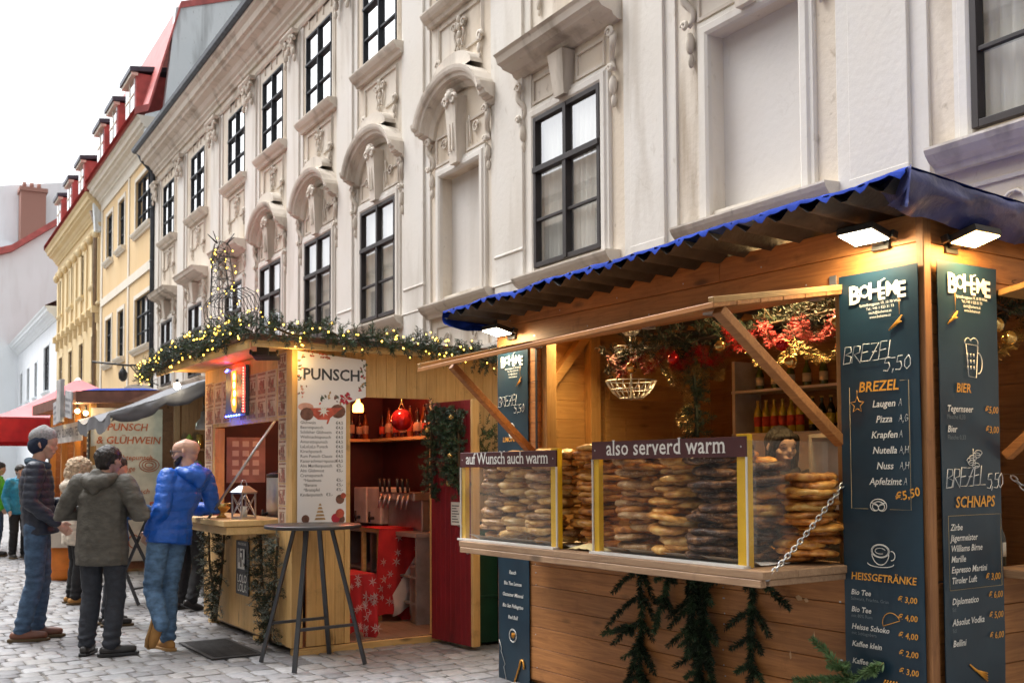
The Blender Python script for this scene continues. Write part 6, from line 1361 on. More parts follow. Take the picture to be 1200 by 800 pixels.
for p in q.sample(pts, 98): bulb(e, p + Vector((q.gauss(0, .02), q.gauss(0, .02), q.gauss(0, .02))), q.uniform(.7, 1.1))
for x, y in ((-.05, 1.95), (-.02, 2.9), (.2, 1.7)):
    b = MB(); b.lathe((x, y, 2.66), [(.10, 0), (.13, .10), (.13, .16), (.10, .16), (.02, .14)], 14); tag(b.build('flower_pot', M('pinkish pot', (.50, .28, .20), .8, var=.2), T=fmat(PUN)), 'pink terracotta pot on the punch stall roof near the reindeer', 'pot', 'pots on the punch stall roof')
# ---------------------------------------------------------------- stalls further along
w_dark = wood('dark weathered boards', (.16, .085, .045), (.09, .045, .024), 'z', island=.15)
w_brown = wood('brown hut boards', (.30, .125, .06), (.19, .075, .035), 'y', island=.15)
w_orange = wood('orange pine', (.52, .26, .08), (.38, .17, .05), 'z', island=.12)
e = empty('market_stall', fmat(PUN), 'dark stall with grey cloth canopy behind the punch stall', 'market stall'); ds = e
mb = MB(); planks_v(mb, 1.15, 2.6, .05, 2.7, lambda m, a, b, c, d, k: m.box((a, 7.9, c), (b, 7.93, d), k), .14); mb.box((2.57, 4.0, .05), (2.6, 7.9, 2.7)); mb.build('wall', w_dark, e)
mb = MB(); mb.box((1.0, 3.9, 2.72), (2.7, 8.0, 2.78)); mb.build('roof', w_dark, e)
mb = MB(); mb.box((1.05, 4.3, 1.0), (1.45, 7.9, 1.05)); mb.box((1.1, 4.35, .05), (1.14, 7.88, .999)); mb.box((1.2, 7.60, 1.45), (2.5, 7.89, 1.48)); mb.box((1.2, 7.60, 1.85), (2.5, 7.89, 1.88)); mb.build('counter', w_dark, e)
for y in (4.1, 7.85):
    mb = MB(); mb.box((1.06, y, .05), (1.14, y + .08, 2.7)); mb.build('post', w_dark, e)
mb = MB(); q = random.Random(3); nx, ny = 18, 24; vs = []
for i in range(nx + 1):
    for j in range(ny + 1):
        f, g = i / nx, j / ny; x = 1.0 - 1.30 * f; y = 5.75 + 2.3 * g
        z = 2.80 - .50 * f ** 1.1 - .09 * math.sin(g * pi * 2) ** 2 * f - .05 * math.sin(f * pi) * (1 + .3 * math.sin(g * 9)); vs.append((x, y, z))
mb.add(vs, [((ny + 1) * i + j, (ny + 1) * i + j + 1, (ny + 1) * (i + 1) + j + 1, (ny + 1) * (i + 1) + j) for i in range(nx) for j in range(ny)], 0, True)
n0 = 36; vs = []
for i in range(n0 + 1):
    f = i / n0; x = 1.0 - 1.30 * f; zt = 2.80 - .50 * f ** 1.1 - .05 * math.sin(f * pi); sw = abs(math.sin(f * pi * 2 + .15)) ** .7
    for k in range(6):
        h = k / 5; vs.append((x + .02 * math.sin(k + i), 5.745 - .03 * math.sin(h * pi) + .03 * noise.noise((f * 9, h * 3, 1)), zt - h * (.10 + .13 * sw * (1 - .3 * f))))
mb.add(vs, [(6 * i + k, 6 * i + k + 1, 6 * i + 7 + k, 6 * i + 6 + k) for i in range(n0) for k in range(5)], 0, True)
vs = []
for j in range(ny + 1):
    g = j / ny; f = 1; x = -.30; z = 2.30 - .09 * math.sin(g * pi * 2) ** 2
    for k in range(4): vs.append((x - .01 * math.sin(j), 5.75 + 2.3 * g, z - .05 * k - .03 * abs(math.sin(g * pi * 5)) * (k / 3)))
mb.add(vs, [(4 * j + k, 4 * j + k + 1, 4 * j + 5 + k, 4 * j + 4 + k) for j in range(ny) for k in range(3)], 0, True)
mb.build('canopy', M('grey canvas', (.12, .12, .13), .7, var=.15, scale=3, bump=.4, bscale=8), e)
o = empty('bulb_lamp', fmat(PUN) @ T3((.50, 5.6, 2.66)), 'bare glowing bulb at the top of the grey canopy', 'lamp', 'lamps of the dark stall'); mb = MB(); mb.ball((0, 0, 0), .045, 12, 8); mb.build('bulb', glow('white bulb', (1, .88, .65), 16), o); mb = MB(); mb.cyl((0, 0, .04), (0, 0, .09), .02); mb.build('socket', m_black, o)
o = empty('pendant_lamp', fmat(PUN) @ T3((1.05, 6.3, 2.12)), 'white enamel pendant lamp inside the dark stall', 'lamp', 'lamps of the dark stall'); mb = MB(); mb.lathe((0, 0, 0), [(.11, 0), (.09, .10), (.04, .16), (.03, .25), (.005, .26)], 18); mb.build('shade', M('grey enamel', (.40, .40, .38), .4), o); mb = MB(); mb.cyl((0, 0, .25), (0, 0, .58), .005, seg=6); mb.build('cord', m_black, o)
ptlight(PUN, .75, 7.3, 2.25, 5, (.75, 1, .85)); ptlight(PUN, 1.4, 6.6, 1.9, 5, (1, .6, .25))
for i in range(14):
    x = 1.25 + .15 * (i % 7); mb = MB(); mb.lathe((x, 7.72, 1.481 + .40 * (i // 7)), [(.03, 0), (.045, .02), (.05, .12 + .05 * (i % 3)), (.025, .2), (.015, .22)], 10); tag(mb.build('jar', [m_amb, m_bgg, m_balg][i % 3], T=fmat(PUN)), ['amber jar', 'green jar', 'gold jar'][i % 3] + ' on the shelves of the dark stall', 'jar', 'jars in the dark stall')
# the mulled wine hut
e = empty('market_stall', fmat(PUN), 'brown mulled wine hut with GLÜHWEIN banner and warm lit counter', 'market stall'); hut = e
mb = MB(); planks_hx(mb, 0, 2.0, .05, 2.62, 8.5, 8.53, gap=.001); planks_hx(mb, 0, 2.0, .05, 2.62, 12.1, 12.13, gap=.001); mb.box((1.97, 8.53, .05), (2.0, 12.1, 2.62)); planks_h(mb, 8.53, 12.1, .05, 1.0, 0, .03, gap=.001); mb.build('wall', w_brown, e)
for y in (8.46, 9.7, 10.9, 12.06):
    mb = MB(); mb.box((-.04, y, .05), (.05, y + .09, 2.62)); mb.build('post', w_orange, e)
mb = MB(); mb.box((-.25, 8.5, 1.0), (.3, 12.1, 1.05)); mb.box((.5, 8.6, 1.9), (.52, 12, 2.3)); mb.build('counter', w_orange, e)
mb = MB(); mb.add([(-.30, 8.15, 2.56), (2.2, 8.15, 2.66), (2.2, 12.4, 2.66), (-.30, 12.4, 2.56), (-.30, 8.15, 2.73), (2.2, 8.15, 2.83), (2.2, 12.4, 2.83), (-.30, 12.4, 2.73)], [(0, 3, 2, 1), (4, 5, 6, 7), (0, 1, 5, 4), (1, 2, 6, 5), (2, 3, 7, 6), (3, 0, 4, 7)]); mb.build('roof', M('brown roof board', (.20, .085, .06), .7, var=.2), e)
mb = MB(); mb.add([(-.2, 8.14, 2.745), (.9, 8.14, 2.79), (.9, 9.6, 2.79), (-.2, 9.6, 2.745), (0, 8.3, 2.79), (.7, 8.3, 2.82), (.7, 9.4, 2.82), (0, 9.4, 2.79)], [(4, 5, 6, 7), (0, 1, 5, 4), (1, 2, 6, 5), (2, 3, 7, 6), (3, 0, 4, 7)], 0, True); mb.build('tarpaulin', m_tarp, e)
mb = MB(); mb.box((.9, 8.6, .05), (1.9, 12, 2.5)); mb.build('inner_shelf', M('amber interior', (.42, .20, .05), .7, var=.4, scale=7), e)
ptlight(PUN, .35, 9.4, 2.3, 8, (1, .62, .22)); ptlight(PUN, .35, 11.2, 2.3, 8, (1, .62, .22)); ptlight(PUN, -.25, 8.30, 2.48, 3.5, (1, .72, .36))
for i, (x, y, z) in enumerate(((-.12, 8.38, 2.42), (-.2, 8.6, 2.46), (-.2, 10.2, 2.46))):
    o = empty('bulb_lamp', fmat(PUN) @ T3((x, y, z)), ['glowing bulb beside the GLÜHWEIN banner corner', 'glowing bulb under the near roof corner of the brown hut', 'glowing bulb under the middle of the brown hut roof'][i], 'lamp', 'bulbs on the brown hut'); mb = MB(); mb.ball((0, 0, 0), .035, 10, 8); mb.build('bulb', glow('hut bulb', (1, .75, .35), 18), o); mb = MB(); mb.cyl((0, 0, .03), (0, 0, .12), .015); mb.build('socket', m_black, o)
o = empty('banner', fmat(PUN) @ end_plane(-.03, 8.47, .17), 'pale banner lettered PUNSCH & GLÜHWEIN in red on the end of the brown hut', 'banner'); mb = MB(); nx, nz = 8, 16
mb.add([(1.06 * i / nx, 2.34 * j / nz, .01 + .012 * noise.noise((i * .6, j * .5, 3))) for j in range(nz + 1) for i in range(nx + 1)], [(j * 9 + i, j * 9 + i + 1, j * 9 + i + 10, j * 9 + i + 9) for j in range(nz) for i in range(nx)], 0, True); mb.build('sheet', M('cream banner', (.66, .60, .53), .6, var=.14, scale=5), o)
mb = MB(); Z = Matrix.Translation((.53, 0, .028)); m_blr = M('banner red', (.52, .12, .045), .6)
put_text(mb, 'PUNSCH', Z, .0, 2.0, .155, 0, bold=.015, shear=.15, serif=.03); put_text(mb, '& GLÜHWEIN', Z, .02, 1.80, .155, 0, bold=.015, shear=.15, serif=.03)
for t_, y, x in (('Früchtepunsch', 1.55, .1), ('Orange', 1.38, 0), ('Orange', 1.21, 0), ('Kinderpunsch', 1.03, .08)): put_text(mb, t_, Z, x - .05, y, .11, 0, bold=.006, shear=.2)
put_text(mb, '4.50', Z, .34, .76, .20, 0, bold=.02, shear=.1)
for k in (1, .7, .4): line(mb, arc(.33, 1.47, .15 * k, .10 * k, 0, 360, 16), Z, 0, .006)
for k in range(4): line(mb, arc(-.25 + .18 * k, .3 + .08 * (k % 2), .08, .10, 30, 300, 10), Z, 0, .008)
mb.build('lettering', m_blr, o)
for i, (y, z, rz, w, h, lb) in enumerate(((8.2, 2.50, 6, .55, .40, 'grey white signboard hanging from the near roof corner of the brown hut'), (9.2, 2.40, -4, .55, .36, 'grey white signboard hanging from the middle of the brown hut roof edge'))):
    o = empty('signboard', fmat(PUN) @ Matrix.Translation((-.76, y + w, z - .12)) @ Matrix.Rotation(rad(rz), 4, 'X') @ front_plane(.42, 0, 0), lb, 'signboard', 'signboards on the brown hut'); mb = MB(); mb.box((0, 0, 0), (w, h, .02)); mb.build('board', M('pale board', (.50, .50, .52), .7, var=.15, scale=9), o); mb = MB()
    for k in range(3): mb.box((.05, .07 + .09 * k, .021), (w - .06 - .08 * (k % 2), .11 + .09 * k, .023))
    mb.build('lettering', M('grey lettering', (.26, .26, .28), .7), o)
mb = MB(); mb.box((-.42, 8.75, 2.3), (-.36, 9.1, 2.95)); tag(mb.build('board', M('weathered board', (.47, .46, .45), .8, var=.2, scale=6), T=fmat(PUN), bevel=.006), 'tall weathered white board fixed upright on the brown hut roof edge', 'board')
o = empty('bunting_board', fmat(PUN) @ front_plane(-.10, 11.6, 2.02), 'pale lettered board under the roof on the front of the brown hut', 'signboard'); mb = MB(); mb.box((0, 0, 0), (2.9, .30, .015)); mb.build('board', M('pale board two', (.55, .53, .52), .7, var=.2, scale=6), o); mb = MB(); put_text(mb, 'PUNSCH  GLÜHWEIN  TEE', Matrix.Translation((1.45, .09, .017)), 0, 0, .2, 0, bold=.01); mb.build('lettering', m_ink, o)
for y, lb in ((8.40, 'narrow black menu strip on the near post of the brown hut'), (11.98, 'narrow black menu strip on the far post of the brown hut')):
    o = empty('menu_strip', fmat(PUN) @ front_plane(-.06, y + .16, 1.1), lb, 'menu board', 'menu strips on the brown hut'); mb = MB(); mb.box((0, 0, 0), (.15, 1.2, .01)); mb.build('board', m_black, o); mb = MB()
    for k in range(14): mb.box((.02, .06 + .08 * k, .0105), (.13 - .02 * (k % 3), .09 + .08 * k, .0115))
    mb.build('lettering', m_lab, o)
mb = MB(); mb.lathe((0, 0, 0), [(.20, 0), (.21, .04), (.22, .30), (.21, .55), (.20, .56), (.01, .57)], 20); mb.lathe((0, 0, .15), [(.222, 0), (.222, .02)], 20)
o = mb.build('barrel', M('orange drum', (.72, .20, .02), .5, var=.1), T=T3((-6.42, 15.3, .01))); tag(o, 'orange drum under a beige cloth standing in front of the brown hut', 'barrel')
mb = MB(); vs = []
for i in range(25):
    a = 2 * pi * i / 24
    for k in range(5): vs.append(((.24 + .02 * k + .015 * math.sin(a * 5)) * math.cos(a), (.24 + .02 * k + .015 * math.sin(a * 5)) * math.sin(a), 1.10 - .16 * k))
mb.add(vs, [(5 * i + k, 5 * i + k + 1, 5 * i + 6 + k, 5 * i + 5 + k) for i in range(24) for k in range(4)], 0, True); mb.lathe((0, 0, 1.098), [(.25, 0), (.01, .004)], 24); mb.cyl((0, 0, .5), (0, 0, 1.09), .1)
tag(mb.build('barrel_table', M('beige cloth', (.52, .45, .37), .9, var=.12, bump=.4, bscale=14), T=T3((-6.42, 15.3, .02))), 'high table with beige cloth standing over the orange drum', 'table')
# red pop up tent
e = empty('pop_up_tent', fmat(PUN) @ T3((.9, 14.8, 0)), 'red pop up canopy tent with pale peak beyond the brown hut', 'tent'); mb = MB(); A = 1.8
c4 = [(-A, -A), (A, -A), (A, A), (-A, A)]; n = 8
for k in range(4):
    (x0, y0), (x1, y1) = c4[k], c4[(k + 1) % 4]; vs = []
    for i in range(n + 1):
        for j in range(n + 1):
            f, g = i / n, j / n; x = (x0 + (x1 - x0) * f) * (1 - g); y = (y0 + (y1 - y0) * f) * (1 - g); vs.append((x, y, 2.56 + .90 * g ** 1.15 - .03 * math.sin(g * pi)))
    mb.add(vs, [((n + 1) * i + j, (n + 1) * (i + 1) + j, (n + 1) * (i + 1) + j + 1, (n + 1) * i + j + 1) for i in range(n) for j in range(n)], 0, True)
mb.build('roof', M('faded red canvas', (.72, .15, .16), .6, var=.1, scale=2), e)
mb = MB()
for k in range(4):
    (x0, y0), (x1, y1) = c4[k], c4[(k + 1) % 4]; mb.quad((x0 * 1.01, y0 * 1.01, 2.10), (x1 * 1.01, y1 * 1.01, 2.10), (x1 * 1.01, y1 * 1.01, 2.53), (x0 * 1.01, y0 * 1.01, 2.53))
mb.build('valance', M('red canvas', (.58, .012, .018), .6, var=.1), e)
mb = MB(); mb.lathe((0, 0, 3.38), [(.12, 0), (.07, .05), (.02, .10)], 12); mb.build('peak_cap', m_sgw, e)
for x, y in c4:
    mb = MB(); mb.box((x * .97 - .02, y * .97 - .02, 0), (x * .97 + .02, y * .97 + .02, 2.52)); mb.build('pole', m_steel, e)
# bracket with hanging oval sign on the palace corner
o = empty('oval_sign', fmat(FAC) @ end_plane(-1.2, 34.4, 3.6), 'white oval shop sign on the palace corner above the grey canopy', 'sign'); mb = MB(); mb.prism([(.6 + .58 * math.cos(2 * pi * i / 28), .3 + .34 * math.sin(2 * pi * i / 28)) for i in range(28)], Matrix.Translation((0, 0, .04)), .05); mb.build('panel', m_sgw, o); mb = MB(); put_text(mb, 'RAUCH', Matrix.Translation((.6, .38, .042)), 0, 0, .17, 0, bold=.02); mb.build('lettering', m_ink, o)
mb = MB(); line(mb, arc(.6, .22, .16, .09, 0, 360, 14), Matrix.Translation((0, 0, .044)), 0, .02); mb.build('emblem', m_blr, o); mb = MB(); mb.cyl((1.2, .3, .02), (1.02, .3, .02), .02); mb.build('arm', m_black, o)
o = empty('wall_lantern', fmat(FAC), 'dark lantern on a long iron bracket arm above the oval sign', 'street lamp'); mb = MB(); mb.tube([(-.01, 34.2, 4.85), (-1.0, 34.2, 4.80), (-2.0, 34.2, 4.86)], .03, 6); mb.tube([(-.01, 34.2, 4.2), (-.6, 34.2, 4.45), (-.9, 34.2, 4.8)], .018, 5); mb.build('bracket', m_black, o); mb = MB(); mb.lathe((-1.1, 34.2, 4.3), [(.05, 0), (.12, .08), (.14, .25), (.08, .36), (.03, .42), (.02, .5)], 10); mb.build('lantern', m_black, o)
# ---------------------------------------------------------------- people
m_skin = M('skin', (.55, .32, .23), .5, var=.08, scale=20, spec=.35)
m_skinp = M('pale skin', (.60, .40, .31), .65, var=.06, scale=20, spec=.35)
def fabric(name, c, rough=.75, var=.2, bump=.55, bs=38): return M(name, c, rough, var=var, scale=14, bump=bump, bscale=bs, stretch=(1, 1, 1.8))
m_navy = fabric('navy quilted nylon', (.018, .023, .040), .5); m_jean = fabric('blue denim', (.055, .10, .17), .85, .3); m_jean2 = fabric('faded denim', (.085, .16, .27), .85, .35)
m_olive = fabric('olive coat cloth', (.082, .074, .060), .7); m_dtrous = fabric('dark grey trousers', (.026, .030, .040), .8); m_royal = fabric('royal blue nylon', (.008, .10, .48), .42, .10)
m_blkc = fabric('black cloth', (.014, .014, .016), .8); m_cream = fabric('cream coat', (.60, .52, .42), .85); m_green = fabric('lime green nylon', (.10, .50, .02), .5); m_teal = fabric('teal nylon', (.01, .20, .34), .5)
m_brshoe = M('brown leather', (.16, .06, .035), .45, var=.25); m_tanb = M('tan nubuck', (.42, .21, .06), .75, var=.15); m_sole = M('rubber sole', (.10, .065, .03), .8); m_bshoe = M('black leather', (.022, .020, .020), .45)
m_hair = M('dark hair', (.022, .017, .014), .5, var=.5, scale=70, stretch=(1, 1, .25), bump=1, bscale=110); m_blond = M('blond fur', (.58, .44, .30), .9, var=.3, scale=30, bump=.8, bscale=60); m_knit = M('grey knit', (.30, .29, .29), .95, var=.2, scale=60, bump=.7, bscale=90); m_knitd = M('navy knit', (.02, .028, .055), .95, bump=.6, bscale=90); m_scarf = fabric('dark teal scarf', (.035, .065, .095), .9)
def solid(name, chains, mats, parent, vox=.012, sm=6, disp=None, balls=()):
    mb = MB()
    for pts, rs in chains:
        lat = (1, 0, 0) if isinstance(rs[0], tuple) else None
        mb.tube(pts, rs, 14, lat=lat)
        for p, r in ((pts[0], rs[0]), (pts[-1], rs[-1])):
            if not isinstance(r, tuple): mb.ball(p, r * .97, 12, 8)
    for c, r in balls: mb.ball(c, r, 14, 10)
    o = mb.build(name, mats, parent); COL.objects.unlink(o); par = o.parent; o.parent = None; TMP.collection.objects.link(o); rm = o.modifiers.new('r', 'REMESH'); rm.mode = 'VOXEL'; rm.voxel_size = vox; rm.use_smooth_shade = True
    s = o.modifiers.new('s', 'SMOOTH'); s.iterations = sm; s.factor = .5
    TMP.view_layers[0].update(); me = bpy.data.meshes.new_from_object(o.evaluated_get(TMP.view_layers[0].depsgraph)); TMP.collection.objects.unlink(o); COL.objects.link(o); o.parent = par; old = o.data; o.modifiers.clear(); o.data = me; bpy.data.meshes.remove(old)
    if disp:
        cn = [(v.co.copy(), v.normal.copy()) for v in me.vertices]; out = []
        for c, n in cn: c = c + n * disp(c, n); out += [c.x, c.y, c.z]
        me.vertices.foreach_set('co', out)
    me.polygons.foreach_set('use_smooth', [True] * len(me.polygons)); me.update()
    return o
def ridge(x, y, z): return 1 - 2 * abs(noise.noise((x, y, z)))
def wr(amp, sx=9, sz=20, seed=0): return lambda p, n: amp * (.8 * noise.noise((p.x * sx, p.y * sx, p.z * sz + seed)) + .45 * ridge(p.x * sx * 1.3 + seed, p.y * sx * 1.3, p.z * sz * 1.1 + 2 * noise.noise((p.x * 5, p.y * 5, p.z * 3))) + .25 * ridge(p.x * sx * 3, p.y * sx * 3, p.z * sz * 2.2))
def quilt(pitch, amp, w=.003): 
    k = wr(w, 12, 16); return lambda p, n: amp * (abs(math.sin(p.z / pitch * pi)) ** .5 - .6) + k(p, n)
V = Vector
def mixp(a, b, f): return V(a).lerp(V(b), f)
def head_geo(c, Hm, s=1.0, beard=0):
    f = lambda x, y, z: V(c) + Hm @ (V((x, y, z)) * s)
    balls = [(f(0, -.008, .02), None)]
    ch = [([f(0, -.055, .03), f(0, -.01, .035), f(0, .04, .03)], [.070 * s, .082 * s, .070 * s]),
          ([f(0, .02, .0), f(0, .038, -.05), f(0, .045, -.088)], [.068 * s, .058 * s, .034 * s]),
          ([f(0, -.04, -.03), f(0, -.02, -.01)], [.062 * s, .07 * s]),
          ([f(0, .088, .008), f(0, .104, -.022), f(0, .098, -.034)], [.010 * s, .014 * s, .012 * s]),
          ([f(-.035, .082, .022), f(0, .09, .024), f(.035, .082, .022)], [.012 * s] * 3),
          ([f(-.02, .084, -.064), f(0, .09, -.064), f(.02, .084, -.064)], [.010 * s] * 3),
          ([f(-.05, .05, -.018), f(-.042, .062, -.03)], [.022 * s, .022 * s]), ([f(.05, .05, -.018), f(.042, .062, -.03)], [.022 * s, .022 * s])]
    for sd in (-1, 1): ch.append(([f(sd * .080, -.008, .022), f(sd * .086, -.012, .0), f(sd * .079, -.002, -.028)], [.010 * s, .013 * s, .009 * s]))
    return ch, f
def hand_geo(w, d, side, s=1.0, curl=.5):
    # w wrist point, d pointing direction, side = thumb direction
    w, d, side = V(w), V(d).normalized(), V(side); side = (side - d * side.dot(d)).normalized(); nrm = d.cross(side).normalized(); ch = []
    ch.append(([w, w + d * .045 * s, w + d * .085 * s], [(.020 * s, .020 * s)[0], .030 * s, .028 * s]))
    for i, (o, L_) in enumerate(((.030, .070), (.010, .080), (-.010, .074), (-.028, .058))):
        b = w + d * .082 * s + side * o * s; m = b + (d * (1 - .3 * curl) + nrm * curl * .6) * L_ * .5 * s; t = m + (d * (1 - curl) + nrm * curl) * L_ * .5 * s
        ch.append(([b - d * .02 * s, b, m, t], [.010 * s, .0098 * s, .009 * s, .0075 * s]))
    b = w + d * .035 * s + side * .028 * s; ch.append(([b - side * .012 * s, b + (d * .5 + side * .8) * .03 * s, b + (d * .9 + side * .5) * .06 * s], [.013 * s, .012 * s, .009 * s])); return ch
DEF = dict(hl=(-.095, 0, .93), hr=(.095, 0, .93), kl=(-.105, .02, .50), kr=(.105, .02, .50), al=(-.11, -.03, .09), ar=(.11, -.03, .09), fl=(-.03, 1, 0), fr=(.12, 1, 0),
           pel=(0, 0, .98), waist=(0, .0, 1.12), chest=(0, .01, 1.30), neck=(0, -.005, 1.475), head=(0, .03, 1.62),
           sl=(-.185, 0, 1.415), sr=(.185, 0, 1.415), el=(-.25, -.04, 1.13), er=(.25, -.04, 1.13), wl=(-.24, .10, .90), wr=(.24, .10, .90))
def person(label, T, s, j, group=None, coat=None, coat_len=.86, coat_r=1.0, coat_disp=None, trous=None, shoe=None, sole=None, boot=False, headrot=(0, 0), hood=False, detail=True, hands=(None, None), skin=None, collar=None, trou_w=1.0):
    J = dict(DEF); J.update(j); J = {k: V(v) for k, v in J.items()}
    e = empty('person', T @ Matrix.Scale(s, 4), label, 'person', group); vx = .010 if detail else .016; skin = skin or m_skin
    Hm = (Matrix.Rotation(rad(headrot[0]), 3, 'Z') @ Matrix.Rotation(rad(headrot[1]), 3, 'X'))
    ch, hf = head_geo(J['head'], Hm)
    ch += [([J['neck'] - V((0, 0, .04)), J['neck'], mixp(J['neck'], J['head'], .6)], [.066, .056, .052])]
    ch += [([J['pel'], J['waist'], J['chest'], J['neck'] - V((0, 0, .05))], [(.14, .10), (.12, .09), (.145, .10), (.07, .06)])]
    for a, b, c in (('sl', 'el', 'wl'), ('sr', 'er', 'wr')): ch += [([J[a], mixp(J[a], J[b], .5), J[b], mixp(J[b], J[c], .4), J[c]], [.050, .044, .038, .036, .026])]
    for a, b, c in (('hl', 'kl', 'al'), ('hr', 'kr', 'ar')): ch += [([J[a], mixp(J[a], J[b], .5), J[b], mixp(J[b], J[c], .35), J[c]], [.078, .068, .052, .050, .036])]
    for k, (a, b) in enumerate((('el', 'wl'), ('er', 'wr'))):
        d = (J[b] - J[a]).normalized(); h = hands[k] or {}
        ch += hand_geo(J[b], h.get('d', d), h.get('side', (0, 1, .2) if abs(d.z) > .5 else (0, 0, 1)), 1.0, h.get('curl', .45))
    solid('body', ch, skin, e, .0065 if detail else .011, 3)
    # coat
    if coat:
        R_ = coat_r; hem = mixp(J['pel'], J['pel'], 0) + V((0, 0, coat_len - .98))
        c = [([hem, mixp(hem, J['waist'], .5), J['waist'], J['chest'], mixp(J['chest'], J['neck'], .6), J['neck'] - V((0, 0, .01))], [(.205 * R_, .150 * R_), (.200 * R_, .145 * R_), (.185 * R_, .137 * R_), (.195 * R_, .145 * R_), (.145, .112), (.078, .075)])]
        c += [([J['sl'] + (J['chest'] - J['sl']) * .35, J['sl']], [.085, .078]), ([J['sr'] + (J['chest'] - J['sr']) * .35, J['sr']], [.085, .078])]
        for a, b, w in (('sl', 'el', 'wl'), ('sr', 'er', 'wr')): c += [([J[a], mixp(J[a], J[b], .5), J[b], mixp(J[b], J[w], .5), mixp(J[b], J[w], .97)], [.080 * R_, .074 * R_, .066 * R_, .060 * R_, .046 * R_])]
        o = solid('coat', c, coat, e, vx, 4, coat_disp or wr(.010, 7, 12))
        if collar or hood:
            nk = J['neck']; cm = collar or coat
            c = [([nk + V((.078 * math.cos(a), .070 * math.sin(a) + .005, -.015 + (.015 if hood else .022) * math.sin(a + pi))) for a in [i * pi / 8 for i in range(17)]], [.036] * 17)]
            if hood: c += [([nk + V((-.12, -.03, -.01)), nk + V((-.09, -.10, -.035)), nk + V((0, -.14, -.06)), nk + V((.09, -.10, -.035)), nk + V((.12, -.03, -.01))], [.040, .055, .068, .055, .040]), ([nk + V((0, -.10, 0)), nk + V((0, -.135, -.10))], [.06, .05])]
            solid('hood' if hood else 'scarf', c, cm, e, vx, 4, wr(.006, 14, 14))
    if trous:
        c = [([J['pel'] + V((0, 0, .06)), J['pel'] - V((0, 0, .06))], [(.165, .122), (.165, .13)])]
        w = trou_w
        for a, b, k in (('hl', 'kl', 'al'), ('hr', 'kr', 'ar')): c += [([J[a] + V((0, 0, .02)), mixp(J[a], J[b], .35), J[b], mixp(J[b], J[k], .35), mixp(J[b], J[k], .75), J[k] + (J[b] - J[k]).normalized() * .01], [.102 * w, .096 * w, .078 * w, .077 * w, .070 * w, .068 * w])]
        def td(p, n):
            k = noise.noise((p.x * 6, p.y * 6, p.z * 15)) * .009; z = p.z
            k = k * .6 + .0035 * ridge(p.x * 7, p.y * 7, z * 9 + 3 * p.x) + .0018 * ridge(p.x * 22, p.y * 22, z * 40)
            k += .007 * math.sin(z * 90 + 3 * noise.noise((p.x * 8, p.y * 8, z * 3))) * max(0, 1 - abs(z - .14) / .13) + .005 * math.sin(z * 75 + p.x * 20) * max(0, 1 - abs(z - .52) / .1); return k
        solid('trousers', c, trous, e, vx, 3, td)
    for kk, (a, b, fd) in enumerate((('al', 'kl', 'fl'), ('ar', 'kr', 'fr'))):
        A = J[a]; d = J[fd].normalized(); up_ = V((0, 0, 1)) if abs(d.z) < .5 else V((0, -1, 0)); up_ = (up_ - d * up_.dot(d)).normalized(); lat = d.cross(up_).normalized()
        base = A - up_ * .045
        c = [([base - d * .055, base + d * .03, base + d * .11, base + d * .175], [.040, .043, .042, .032]), ([A + (J[b] - A).normalized() * (.09 if boot else .02), A - up_ * .01, base + d * .05], [.048 if boot else .042, .048, .044])]
        sh = solid('shoe', c, shoe or m_bshoe, e, .010, 3)
        mb = MB(); ol = [(-.105, .03), (-.06, .045), (.06, .046), (.14, .052), (.20, .04), (.225, .0), (.20, -.04), (.14, -.052), (.06, -.046), (-.06, -.045), (-.105, -.03)]
        M4 = Matrix(((d.x, lat.x, up_.x, 0), (d.y, lat.y, up_.y, 0), (d.z, lat.z, up_.z, 0), (0, 0, 0, 1))); cc = base - up_ * .022
        mb.prism(ol[::-1], Matrix.Translation(cc) @ M4, .024); mb.build('sole', sole or m_sole, sh, bevel=.004)
    e['_hf'] = 0; del e['_hf']
    return e, hf, J, Hm
def cap_hair(e, hf, m, zlo=-.02, grow=.010, name='hair', back=-.06, front=.03, disp=.007, fz=.02):
    c = [([hf(0, -.058, .035), hf(0, -.01, .048), hf(0, front, .046)], [.072 + grow, .080 + grow, .066 + grow]), ([hf(0, back, zlo), hf(0, -.05, .03)], [.056 + grow, .066 + grow])]
    for s in (-1, 1): c.append(([hf(s * .055, -.02, zlo + .03), hf(s * .05, -.01, .05)], [.030 + grow * .6, .036 + grow]))
    return solid(name, c, m, e, .008, 3, wr(disp, 40, 40))
# 1 beanie man
e, hf, J, Hm = person('tall man in navy puffer jacket, jeans and grey beanie', T3((-4.39, 9.86, .012), rad(-72)), 1.10,
    dict(al=(-.10, .0, .09), ar=(.09, -.10, .09), kl=(-.10, .03, .50), kr=(.10, .0, .50), wl=(-.14, .26, 1.12), el=(-.25, .02, 1.13), er=(.26, -.03, 1.14), wr=(.20, .17, .97), head=(0, .045, 1.625), fl=(.0, 1, 0), fr=(.05, 1, 0), pel=(0, .03, .98), waist=(0, .0, 1.12), chest=(0, -.01, 1.30)),
    coat=m_navy, coat_len=.87, coat_disp=quilt(.062, .009), trous=m_jean, shoe=m_brshoe, collar=m_scarf, headrot=(-12, -4), trou_w=.92, coat_r=.95)
cap = solid('beanie', [([hf(0, -.052, .058), hf(0, -.01, .075), hf(0, .024, .070)], [.082, .090, .080]), ([hf(0, -.03, .105), hf(0, -.01, .12)], [.055, .05])], m_knit, e, .008, 4)
solid('beanie_band', [([hf(0, -.050, -.012), hf(0, -.012, .028)], [.088, .094])], m_knitd, e, .008, 3)
